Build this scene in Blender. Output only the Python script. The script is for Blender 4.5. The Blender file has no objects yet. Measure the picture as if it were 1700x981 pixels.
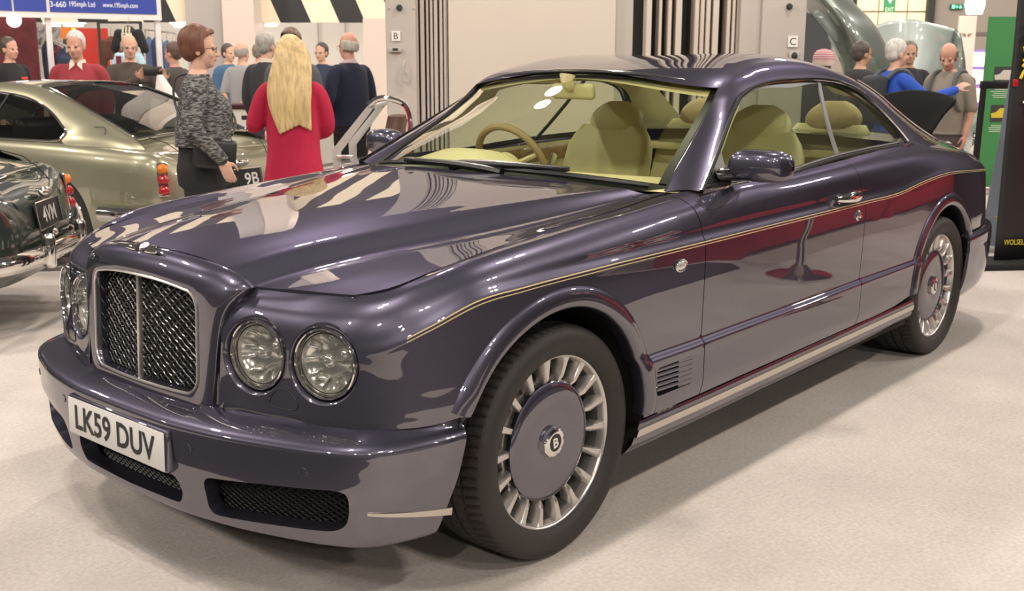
import bpy, bmesh, math, random
import numpy as np
from mathutils import Vector, Matrix, geometry
SC = bpy.context.scene
COL = SC.collection
PI = math.pi
def V3(*a): return Vector(a)

# ---------------------------------------------------------------- materials
MATS = {}
def pmat(name, color=(.5,.5,.5), rough=.5, metal=0.0, spec=.5, coat=0.0, coat_rough=.03, emit=None, estr=0.0, noise=None, bump=None, trans=0.0, sheen=0.0, ior=None):
    """Principled material; noise=(scale, amount) varies the colour, bump=(scale, strength)"""
    if name in MATS: return MATS[name]
    m = bpy.data.materials.new(name); m.use_nodes = True
    nt = m.node_tree; b = nt.nodes['Principled BSDF']
    b.inputs['Base Color'].default_value = (*color, 1)
    b.inputs['Roughness'].default_value = rough
    b.inputs['Metallic'].default_value = metal
    b.inputs['Specular IOR Level'].default_value = spec
    b.inputs['Coat Weight'].default_value = coat
    b.inputs['Coat Roughness'].default_value = coat_rough
    b.inputs['Transmission Weight'].default_value = trans
    b.inputs['Sheen Weight'].default_value = sheen
    if ior: b.inputs['IOR'].default_value = ior
    if emit:
        b.inputs['Emission Color'].default_value = (*emit, 1); b.inputs['Emission Strength'].default_value = estr
    tc = None
    if noise or bump: tc = nt.nodes.new('ShaderNodeTexCoord')
    if noise:
        n = nt.nodes.new('ShaderNodeTexNoise'); n.inputs['Scale'].default_value = noise[0]; n.inputs['Detail'].default_value = 4
        nt.links.new(tc.outputs['Object'], n.inputs['Vector'])
        r = nt.nodes.new('ShaderNodeValToRGB')
        a = noise[1]
        r.color_ramp.elements[0].position = .3; r.color_ramp.elements[1].position = .7
        r.color_ramp.elements[0].color = tuple(max(0, c*(1-a)) for c in color)+(1,)
        r.color_ramp.elements[1].color = tuple(min(1, c*(1+a)) for c in color)+(1,)
        nt.links.new(n.outputs['Fac'], r.inputs['Fac']); nt.links.new(r.outputs['Color'], b.inputs['Base Color'])
    if bump:
        n2 = nt.nodes.new('ShaderNodeTexNoise'); n2.inputs['Scale'].default_value = bump[0]; n2.inputs['Detail'].default_value = 3
        nt.links.new(tc.outputs['Object'], n2.inputs['Vector'])
        bp = nt.nodes.new('ShaderNodeBump'); bp.inputs['Strength'].default_value = bump[1]; bp.inputs['Distance'].default_value = .01
        nt.links.new(n2.outputs['Fac'], bp.inputs['Height']); nt.links.new(bp.outputs['Normal'], b.inputs['Normal'])
    MATS[name] = m
    return m
def glassmat(name, tint=(.8,.85,.75), refl=.06, rough=0.0):
    """thin pane: tinted see-through with a fresnel reflection"""
    if name in MATS: return MATS[name]
    m = bpy.data.materials.new(name); m.use_nodes = True
    nt = m.node_tree; nt.nodes.clear()
    o = nt.nodes.new('ShaderNodeOutputMaterial'); t = nt.nodes.new('ShaderNodeBsdfTransparent'); g = nt.nodes.new('ShaderNodeBsdfGlossy')
    t.inputs['Color'].default_value = (*tint, 1); g.inputs['Roughness'].default_value = rough
    lw = nt.nodes.new('ShaderNodeLayerWeight'); lw.inputs['Blend'].default_value = .5
    pw = nt.nodes.new('ShaderNodeMath'); pw.operation = 'POWER'; pw.inputs[1].default_value = 4.0; nt.links.new(lw.outputs['Facing'], pw.inputs[0])
    f = nt.nodes.new('ShaderNodeMath'); f.operation = 'MULTIPLY_ADD'; f.inputs[1].default_value = .9; f.inputs[2].default_value = refl; nt.links.new(pw.outputs[0], f.inputs[0])
    mx = nt.nodes.new('ShaderNodeMixShader')
    nt.links.new(f.outputs[0], mx.inputs[0]); nt.links.new(t.outputs[0], mx.inputs[1]); nt.links.new(g.outputs[0], mx.inputs[2]); nt.links.new(mx.outputs[0], o.inputs[0])
    MATS[name] = m
    return m
def srgb(r, g, b):
    f = lambda c: (c/12.92 if c <= .04045 else ((c+.055)/1.055)**2.4)
    return tuple(f(c/255) for c in (r, g, b))

# ---------------------------------------------------------------- objects
def tag(o, label=None, cat=None, group=None, kind=None):
    if label: o['label'] = label
    if cat: o['category'] = cat
    if group: o['group'] = group
    if kind: o['kind'] = kind
    return o
def empty(name, loc=(0,0,0), rz=0.0, label=None, cat=None, group=None):
    o = bpy.data.objects.new(name, None); COL.objects.link(o); o.empty_display_size = .1
    o.location = loc; o.rotation_euler = (0,0,rz)
    return tag(o, label, cat, group)
def link_mesh(name, me, mat, parent=None, sharp=35, smooth=True):
    o = bpy.data.objects.new(name, me); COL.objects.link(o)
    if mat is not None:
        for m in (mat if isinstance(mat, (list, tuple)) else [mat]): me.materials.append(m)
    if smooth and len(me.polygons):
        me.polygons.foreach_set('use_smooth', [True]*len(me.polygons))
        if sharp: me.set_sharp_from_angle(angle=math.radians(sharp))
    if parent is not None: o.parent = parent
    return o
class MB:
    """collects verts and faces, links them as ONE mesh object"""
    def __init__(s): s.v = []; s.f = []; s.mi = []; s.cur = 0
    def add(s, vs, fs):
        n = len(s.v); s.v += [tuple(map(float, p)) for p in vs]
        for f in fs: s.f.append(tuple(i+n for i in f)); s.mi.append(s.cur)
        return s
    def box(s, c, size, R=None, bev=0.0, seg=2):
        bm = bmesh.new(); bmesh.ops.create_cube(bm, size=1.0)
        for v in bm.verts: v.co = Vector((v.co.x*size[0], v.co.y*size[1], v.co.z*size[2]))
        if bev > 0: bmesh.ops.bevel(bm, geom=bm.edges[:], offset=min(bev, min(size)*.49), segments=seg, profile=.5, affect='EDGES')
        return s.bm(bm, c, R)
    def bm(s, bm, c=(0,0,0), R=None):
        bm.verts.ensure_lookup_table(); bm.verts.index_update()
        M = Matrix.Translation(c) @ (R.to_4x4() if R is not None else Matrix.Identity(4))
        s.add([M @ v.co for v in bm.verts], [[v.index for v in f.verts] for f in bm.faces]); bm.free(); return s
    def sphere(s, c, r, seg=20, rings=12, R=None):
        r = (r, r, r) if not hasattr(r, '__len__') else r
        bm = bmesh.new(); bmesh.ops.create_uvsphere(bm, u_segments=seg, v_segments=rings, radius=1)
        for v in bm.verts: v.co = Vector((v.co.x*r[0], v.co.y*r[1], v.co.z*r[2]))
        return s.bm(bm, c, R)
    def cyl(s, a, b, r0, r1=None, n=20, cap=True):
        return s.tube([a, b], [r0, r0 if r1 is None else r1], n, cap)
    def tube(s, pts, r, n=10, cap=True, closed=False):
        pts = [Vector(p) for p in pts]; k = len(pts)
        rs = r if hasattr(r, '__len__') else [r]*k
        vs = []; fs = []
        t0 = (pts[1]-pts[0]).normalized()
        up = Vector((0,0,1)) if abs(t0.z) < .9 else Vector((1,0,0))
        nrm = t0.cross(up).normalized()
        for i, p in enumerate(pts):
            if closed: t = pts[(i+1) % k]-pts[i-1]
            else: t = pts[min(i+1, k-1)]-pts[max(i-1, 0)]
            if t.length < 1e-9: t = t0.copy()
            t.normalize()
            nrm = nrm - t*nrm.dot(t)
            if nrm.length < 1e-6: nrm = t.orthogonal()
            nrm.normalize(); b = t.cross(nrm)
            for j in range(n):
                a = 2*PI*j/n; vs.append(p+(nrm*math.cos(a)+b*math.sin(a))*rs[i])
        m = k if closed else k-1
        for i in range(m):
            i2 = (i+1) % k
            for j in range(n): fs.append((i*n+j, i*n+(j+1) % n, i2*n+(j+1) % n, i2*n+j))
        if cap and not closed: fs.append(tuple(range(n-1, -1, -1))); fs.append(tuple((k-1)*n+j for j in range(n)))
        return s.add(vs, fs)
    def lathe(s, prof, c=(0,0,0), R=None, n=48, closed=False):
        """prof = [(radius, height)...] around local +Z"""
        vs = []; fs = []
        M = Matrix.Translation(c) @ (R.to_4x4() if R is not None else Matrix.Identity(4))
        for j in range(n):
            a = 2*PI*j/n
            for r, h in prof: vs.append(M @ Vector((r*math.cos(a), r*math.sin(a), h)))
        k = len(prof)
        for j in range(n):
            j2 = (j+1) % n
            for i in range(k if closed else k-1):
                i2 = (i+1) % k
                fs.append((j*k+i, j2*k+i, j2*k+i2, j*k+i2))
        return s.add(vs, fs)
    def prism(s, poly, vec, cap=True):
        """polygon (3D points) extruded along vec"""
        n = len(poly); vec = Vector(vec)
        vs = [Vector(p) for p in poly]+[Vector(p)+vec for p in poly]
        fs = [(i, (i+1) % n, (i+1) % n+n, i+n) for i in range(n)]
        if cap: fs += [tuple(range(n-1, -1, -1)), tuple(range(n, 2*n))]
        return s.add(vs, fs)
    def grid(s, P, closed_u=False, closed_v=False):
        nu = len(P); nv = len(P[0]); vs = [p for r in P for p in r]; fs = []
        for i in range(nu if closed_u else nu-1):
            for j in range(nv if closed_v else nv-1):
                i2 = (i+1) % nu; j2 = (j+1) % nv
                fs.append((i*nv+j, i2*nv+j, i2*nv+j2, i*nv+j2))
        return s.add(vs, fs)
    def xf(s, M):
        s.v = [tuple(M @ Vector(p)) for p in s.v]; return s
    def mirror_y(s):
        q = MB(); q.v = [(x, -y, z) for x, y, z in s.v]; q.f = [tuple(reversed(f)) for f in s.f]; q.mi = list(s.mi); return q
    def build(s, name, mat, parent=None, sharp=35, smooth=True, weld=1e-5, recalc=False):
        bm = bmesh.new()
        bv = [bm.verts.new(p) for p in s.v]
        for f, mi in zip(s.f, s.mi):
            if len(set(f)) < 3: continue
            try: fa = bm.faces.new([bv[i] for i in f]); fa.material_index = mi
            except ValueError: pass
        if weld: bmesh.ops.remove_doubles(bm, verts=bm.verts, dist=weld)
        if recalc: bmesh.ops.recalc_face_normals(bm, faces=bm.faces)
        me = bpy.data.meshes.new(name); bm.to_mesh(me); bm.free()
        return link_mesh(name, me, mat, parent, sharp, smooth)
def both(mb, name, mat, parent, **k):
    """the left-hand part and its mirror twin"""
    q = mb.mirror_y()
    a = mb.build(name, mat, parent, **k); b = q.build(name, mat, parent, **k)
    return a, b
def copy_tree(o, parent=None, label=None, loc=None, rz=None):
    c = o.copy(); COL.objects.link(c)
    if parent is not None: c.parent = parent
    if label: c['label'] = label
    if loc is not None: c.location = loc
    if rz is not None: c.rotation_euler = (0,0,rz)
    for ch in list(o.children): copy_tree(ch, c)
    return c

# ---------------------------------------------------------------- curves
def cr(pts, n=10, closed=False):
    """Catmull-Rom (centripetal-ish, chord tangents) through points -> list of Vectors"""
    P = np.array(pts, float)
    k = len(P)
    if closed: P = np.vstack([P[-1], P, P[0], P[1]])
    else: P = np.vstack([2*P[0]-P[1], P, 2*P[-1]-P[-2]])
    out = []
    segs = k if closed else k-1
    for i in range(segs):
        p0, p1, p2, p3 = P[i:i+4]
        d0 = max(np.linalg.norm(p1-p0), 1e-9)**.5; d1 = max(np.linalg.norm(p2-p1), 1e-9)**.5; d2 = max(np.linalg.norm(p3-p2), 1e-9)**.5
        m1 = (p1-p0)/d0-(p2-p0)/(d0+d1)+(p2-p1)/d1; m2 = (p2-p1)/d1-(p3-p1)/(d1+d2)+(p3-p2)/d2
        m1 = m1*d1; m2 = m2*d1
        for j in range(n):
            t = j/n; t2 = t*t; t3 = t2*t
            out.append((2*t3-3*t2+1)*p1+(t3-2*t2+t)*m1+(-2*t3+3*t2)*p2+(t3-t2)*m2)
    if not closed: out.append(P[-2])
    return [Vector(p) for p in out]
def interp_h(xs, Y, xq):
    """non-uniform Catmull-Rom interpolation of rows Y (k,...) at xs, evaluated at xq"""
    xs = np.asarray(xs, float); Y = np.asarray(Y, float); xq = np.atleast_1d(np.asarray(xq, float))
    k = len(xs); h = np.diff(xs); sh = (-1,)+(1,)*(Y.ndim-1)
    dlt = np.diff(Y, axis=0)/h.reshape(sh)
    m = np.zeros_like(Y)
    m[0] = dlt[0]; m[-1] = dlt[-1]
    if k > 2:
        w1 = h[1:].reshape(sh); w0 = h[:-1].reshape(sh)
        m[1:-1] = (dlt[:-1]*w1+dlt[1:]*w0)/(w0+w1)
    i = np.clip(np.searchsorted(xs, xq, side='right')-1, 0, k-2)
    hh = h[i].reshape((-1,)+(1,)*(Y.ndim-1)); t = ((xq-xs[i])/h[i]).reshape((-1,)+(1,)*(Y.ndim-1))
    t2 = t*t; t3 = t2*t
    return (2*t3-3*t2+1)*Y[i]+(t3-2*t2+t)*m[i]*hh+(-2*t3+3*t2)*Y[i+1]+(t3-t2)*m[i+1]*hh
def interp_m(xs, Y, xq):
    """like interp_h but never overshoots: keeps body creases crisp"""
    xs = np.asarray(xs, float); Y = np.asarray(Y, float); xq = np.atleast_1d(np.asarray(xq, float)); k = len(xs); h = np.diff(xs); sh = (-1,1)
    d = np.diff(Y, axis=0)/h.reshape(sh); m = np.zeros_like(Y); m[0] = d[0]; m[-1] = d[-1]
    w1 = (2*h[1:]+h[:-1]).reshape(sh); w2 = (h[1:]+2*h[:-1]).reshape(sh); a = d[:-1]; b = d[1:]
    with np.errstate(divide='ignore', invalid='ignore'): hm = (w1+w2)/(w1/a+w2/b)
    m[1:-1] = np.where(a*b > 0, np.nan_to_num(hm), 0)
    i = np.clip(np.searchsorted(xs, xq, side='right')-1, 0, k-2); hh = h[i].reshape(sh); t = ((xq-xs[i])/h[i]).reshape(sh); t2 = t*t; t3 = t2*t
    return (2*t3-3*t2+1)*Y[i]+(t3-2*t2+t)*m[i]*hh+(-2*t3+3*t2)*Y[i+1]+(t3-t2)*m[i+1]*hh
def inpoly(p, poly):
    x, y = p; c = False; n = len(poly); j = n-1
    for i in range(n):
        xi, yi = poly[i]; xj, yj = poly[j]
        if (yi > y) != (yj > y) and x < (xj-xi)*(y-yi)/(yj-yi)+xi: c = not c
        j = i
    return c
def cdt_panel(outer, holes, pts, fn, inner_lines=()):
    """2D domain outline with holes, filled with pts, mapped through fn(list of 2D)->3D array. Returns verts, faces, boundary loops"""
    V = []; E = []
    loops = []
    def loop(l, closed=True):
        n0 = len(V); V.extend(Vector(p) for p in l)
        for i in range(len(l)-(0 if closed else 1)): E.append((n0+i, n0+(i+1) % len(l)))
    loop(outer)
    for h in holes: loop(h)
    for l in inner_lines: loop(l, False)
    for p in pts: V.append(Vector(p))
    ov, oe, of, *_ = geometry.delaunay_2d_cdt(V, E, [], 0, 1e-7)
    faces = []
    for f in of:
        c = sum((ov[i] for i in f), Vector((0,0)))/len(f)
        if not inpoly(c, outer): continue
        if any(inpoly(c, h) for h in holes): continue
        faces.append(tuple(f))
    P = fn([tuple(v) for v in ov])
    return P, faces
def fill_pts(outer, holes, du, dv, margin=.35, us=None, vs=None):
    us = us if us is not None else np.arange(min(p[0] for p in outer), max(p[0] for p in outer), du)
    vs = vs if vs is not None else np.arange(min(p[1] for p in outer), max(p[1] for p in outer), dv)
    out = []
    bp = np.array([p for l in [outer]+list(holes) for p in l])
    for u in us:
        near = bp[np.abs(bp[:,0]-u) < du*margin]
        for v in vs:
            if len(near) and np.any((np.abs((near[:,0]-u)/du)**2+np.abs((near[:,1]-v)/dv)**2) < margin**2): continue
            if inpoly((u, v), outer) and not any(inpoly((u, v), h) for h in holes): out.append((u, v))
    return out
def add_jamb(mb, P, faces, depth=.014, inward=None):
    """turn the open border of a panel inwards so that it has thickness"""
    from collections import defaultdict
    cnt = defaultdict(int); dirn = {}
    for f in faces:
        for a, b in zip(f, f[1:]+f[:1]):
            k = (min(a,b), max(a,b)); cnt[k] += 1; dirn[k] = (a, b)
    nrm = defaultdict(lambda: np.zeros(3))
    for f in faces:
        n = np.cross(P[f[1]]-P[f[0]], P[f[2]]-P[f[0]])
        for i in f: nrm[i] = nrm[i]+n
    idx = {}; vs = []; fs = []
    def g(i, d):
        key = (i, d)
        if key not in idx:
            n = np.array(nrm[i], float)
            if abs(P[i][1]) < 1e-4: n[1] = 0
            l = np.linalg.norm(n); n = n/l if l > 0 else n
            idx[key] = len(vs); vs.append(P[i]-n*d+n*0.0)
        return idx[key]
    for k, c in cnt.items():
        if c == 1:
            a, b = dirn[k]
            if abs(P[a][1]) < 1e-4 and abs(P[b][1]) < 1e-4: continue
            fs.append((g(b, 0.00002), g(a, 0.00002), g(a, depth), g(b, depth)))
    mb.add(vs, fs)

# ---------------------------------------------------------------- lettering
_FONT = {}
def text_mesh(txt, w=None, h=None, bold=0.0, depth=0.0, shear=0.0, spacing=1.0, align='CENTER'):
    """flat lettering, centred, fitted to w x h; returns (verts 2D+depth, faces)"""
    key = (txt, bold, depth, shear, spacing)
    if key not in _FONT:
        c = bpy.data.curves.new('lettering', 'FONT'); c.body = txt; c.size = 1; c.offset = bold; c.extrude = depth; c.shear = shear; c.space_character = spacing
        c.resolution_u = 3
        o = bpy.data.objects.new('lettering', c); COL.objects.link(o)
        bpy.context.view_layer.update()
        me = o.evaluated_get(bpy.context.evaluated_depsgraph_get()).to_mesh()
        vs = [tuple(v.co) for v in me.vertices]; fs = [tuple(p.vertices) for p in me.polygons]
        bpy.data.objects.remove(o); bpy.data.curves.remove(c)
        _FONT[key] = (vs, fs)
    vs, fs = _FONT[key]
    x0 = min(v[0] for v in vs); x1 = max(v[0] for v in vs); y0 = min(v[1] for v in vs); y1 = max(v[1] for v in vs)
    sx = (w/(x1-x0)) if w else None; sy = (h/(y1-y0)) if h else None
    sx = sx or sy or 1; sy = sy or sx
    return [((v[0]-(x0+x1)/2)*sx, (v[1]-(y0+y1)/2)*sy, v[2]) for v in vs], fs
def letter_mb(mb, txt, c, right, up, w=None, h=None, lift=.0008, **k):
    vs, fs = text_mesh(txt, w, h, **k)
    r = Vector(right).normalized(); u = Vector(up).normalized(); n = r.cross(u); c = Vector(c)+n*lift
    mb.add([c+r*v[0]+u*v[1]+n*v[2] for v in vs], fs); return mb

# ---------------------------------------------------------------- a sheet given by a plan line and rows of (height, inward offset)
class Sheet:
    def __init__(s, plan, stations, first=None, ns=500, nt=16):
        """stations: [(arc position or None, [z...], [d...])]; first: function(s)->point for row 0"""
        pc = np.array(cr([(a, b, 0) for a, b in plan], 20))[:,:2]
        ps = np.concatenate([[0], np.cumsum(np.linalg.norm(np.diff(pc, axis=0), axis=1))])
        s.pc, s.ps, s.end = pc, ps, ps[-1]
        ss = np.array([float(q[0]) for q in stations]); zz = np.array([q[1] for q in stations], float); dd = np.array([q[2] for q in stations], float)
        S = np.linspace(0, s.end, ns)
        z = interp_h(ss, zz, S) if len(ss) > 1 else np.repeat(zz, ns, 0); d = interp_h(ss, dd, S) if len(ss) > 1 else np.repeat(dd, ns, 0)
        c = s.xy(S); n = s.nrm(S)
        xy = c[:,None,:]-n[:,None,:]*d[:,:,None]
        rows = np.concatenate([xy, z[:,:,None]], 2)
        if first is not None: rows[:,0,:] = np.array([first(q) for q in S])
        s.nr = rows.shape[1]; s.nt = nt; s.ns = ns
        tq = np.linspace(0, s.nr-1, (s.nr-1)*nt+1); out = np.zeros((ns, len(tq), 3))
        for i in range(ns):
            r = rows[i]; ch = np.concatenate([[0], np.cumsum(np.maximum(np.linalg.norm(np.diff(r, axis=0), axis=1), 1e-4))])
            out[i] = interp_h(ch, r, np.interp(tq, np.arange(s.nr), ch))
        s.tab = out
    def xy(s, q): return np.stack([np.interp(q, s.ps, s.pc[:,0]), np.interp(q, s.ps, s.pc[:,1])], -1)
    def nrm(s, q):
        a = s.xy(np.clip(np.asarray(q)-.012, 0, s.end)); b = s.xy(np.clip(np.asarray(q)+.012, 0, s.end)); t = b-a
        n = np.stack([t[...,1], -t[...,0]], -1); n = n/np.linalg.norm(n, axis=-1, keepdims=True)
        q = np.asarray(q)
        for e, yy in ((0, s.pc[0,1]), (s.end, s.pc[-1,1])):
            if abs(yy) < 1e-6: n[np.abs(q-e) < 1e-6] = (math.copysign(1, n[np.abs(q-e) < 1e-6][0,0]) if np.any(np.abs(q-e) < 1e-6) else 1, 0)
        return n
    def at(s, st):
        a = np.array(st, float); u = np.clip(a[:,0], 0, s.end)/s.end*(s.ns-1); t = np.clip(a[:,1], 0, s.nr-1)*s.nt
        i = np.clip(u.astype(int), 0, s.ns-2); j = np.clip(t.astype(int), 0, s.tab.shape[1]-2); du = (u-i)[:,None]; dv = (t-j)[:,None]; T = s.tab
        return (T[i,j]*(1-du)+T[i+1,j]*du)*(1-dv)+(T[i,j+1]*(1-du)+T[i+1,j+1]*du)*dv
    def t_of_z(s, q, z):
        tq = np.linspace(0, s.nr-1, 200); P = s.at([(q, t) for t in tq])[:,2]
        if P[0] > P[-1]: P = P[::-1]; tq = tq[::-1]
        return float(np.interp(z, np.maximum.accumulate(P), tq))
    def pt(s, q, z, out=0.0):
        t = s.t_of_z(q, z); p = Vector(s.at([(q, t)])[0]); n = s.nrm(np.array([q]))[0]
        return p+Vector((n[0], n[1], 0))*out
    def panel(s, outer, holes=(), du=.025, tstep=.25, sc=.06, jamb=.015, lines=(), ref=(0,0,.3), us=None):
        O = [(a, b*sc) for a, b in outer]; H = [[(a, b*sc) for a, b in h] for h in holes]; L = [[(a, b*sc) for a, b in l] for l in lines]
        rows = np.arange(0, s.nr-1+1e-6, tstep)
        if us is None: us = np.arange(min(p[0] for p in O)+du/2, max(p[0] for p in O), du)
        pts = fill_pts(O, H, du, tstep*sc, margin=.45, us=us, vs=[r*sc for r in rows])
        P, F = cdt_panel(O, H, pts, lambda q: s.at([(a, b/sc) for a, b in q]), L)
        f = F[len(F)//2]; n = np.cross(P[f[1]]-P[f[0]], P[f[2]]-P[f[0]]); c = P[list(f)].mean(0)
        if n@(c-np.array(ref)) < 0: F = [tuple(reversed(q)) for q in F]
        mb = MB(); mb.add(P, F)
        if jamb: add_jamb(mb, P, F, jamb)
        return mb
# ================================================================ THE PURPLE-GREY COUPE (x forward, y to its left, z up; front axle at x=0)
PAINT = None
def make_paint(name, color, flake, metal=.75, rough=.36):
    m = pmat(name, color, rough=rough, metal=metal, coat=1.0, coat_rough=.015)
    nt = m.node_tree; b = nt.nodes['Principled BSDF']
    tc = nt.nodes.new('ShaderNodeTexCoord'); n = nt.nodes.new('ShaderNodeTexNoise'); n.inputs['Scale'].default_value = 900; n.inputs['Detail'].default_value = 1
    r = nt.nodes.new('ShaderNodeValToRGB'); r.color_ramp.elements[0].position = .35; r.color_ramp.elements[1].position = .75
    r.color_ramp.elements[0].color = (*color, 1); r.color_ramp.elements[1].color = (*flake, 1)
    nt.links.new(tc.outputs['Object'], n.inputs['Vector']); nt.links.new(n.outputs['Fac'], r.inputs['Fac']); nt.links.new(r.outputs['Color'], b.inputs['Base Color'])
    b.inputs['Coat IOR'].default_value = 2.05; b.inputs['Specular Tint'].default_value = (.30,.28,.32,1)
    return m
paint = make_paint('aubergine_metallic_paint', (.072,.067,.097), (.112,.106,.152), metal=.85, rough=.36)
chrome = pmat('chrome', (.82,.80,.77), rough=.06, metal=1)
satin = pmat('satin_silver', (.66,.64,.61), rough=.28, metal=.9)
brush = pmat('brushed_trim', (.62,.57,.50), rough=.3, metal=.85)
rubber = pmat('tyre_rubber', (.024,.021,.019), rough=.62, bump=(60,.15))
blackp = pmat('black_plastic', (.012,.012,.013), rough=.35)
blackm = pmat('black_matt', (.006,.006,.006), rough=.8)
darkmesh = pmat('dark_chrome_mesh', (.12,.118,.115), rough=.28, metal=1)
cream = pmat('cream_leather', (.66,.59,.33), rough=.5, bump=(140,.06))
cream_dk = pmat('tan_leather', (.40,.30,.15), rough=.5)
walnut = pmat('walnut_veneer', (.30,.17,.07), rough=.25, coat=.6, noise=(14,.35))
lampglass = glassmat('lamp_lens', (.95,.96,.93))
wsglass = glassmat('tinted_windscreen', (.88,.92,.79))
sdglass = glassmat('tinted_side_glass', (.80,.86,.72))
gold = pmat('pale_gold_pinstripe', (.62,.50,.28), rough=.4)
white_plate = pmat('number_plate_white', (.74,.73,.70), rough=.35)

car = empty('coupe_car', (0,0,0), label='dark aubergine grey two-door luxury coupe with black mesh grille, parked on the beige carpet', cat='car')

# ---- plan outline of the body side at its widest, front centre -> rear centre
PLAN = [(.790,.30),(.762,.374),(.741,.465),(.719,.55),(.699,.63),(.674,.70),(.641,.765),(.600,.815),(.552,.853),(.495,.882),(.43,.905),(.35,.925),(.25,.94),(.1,.953),(-.1,.960),(-.5,.965),(-1.2,.967),(-2.0,.965),(-2.6,.960),(-3.05,.953),(-3.4,.942),(-3.68,.922),(-3.87,.890),(-3.99,.838),(-4.08,.75),(-4.15,.62),(-4.2,.45),(-4.23,.22),(-4.24,0)]
_pc = np.array(cr([(a,b,0) for a,b in PLAN], 24))[:,:2]
_ps = np.concatenate([[0], np.cumsum(np.linalg.norm(np.diff(_pc, axis=0), axis=1))])
S_END = _ps[-1]
def plan_xy(s): return np.stack([np.interp(s, _ps, _pc[:,0]), np.interp(s, _ps, _pc[:,1])], -1)
def plan_n(s):
    a = plan_xy(np.clip(np.asarray(s)-.012, 0, S_END)); b = plan_xy(np.clip(np.asarray(s)+.012, 0, S_END))
    t = b-a; n = np.stack([-t[...,1], t[...,0]], -1)*-1
    n = np.stack([t[...,1], -t[...,0]], -1)
    return n/np.linalg.norm(n, axis=-1, keepdims=True)
_k = int(np.argmax(_pc[:,1]))
def s_of_x(x):
    m = _pc[:,1] > .55
    return np.interp(-np.asarray(x, float), -_pc[m,0], _ps[m])
def s_of_yfront(y):
    m = _pc[:,0] > .45
    return np.interp(y, _pc[m,1], _ps[m])
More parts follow.
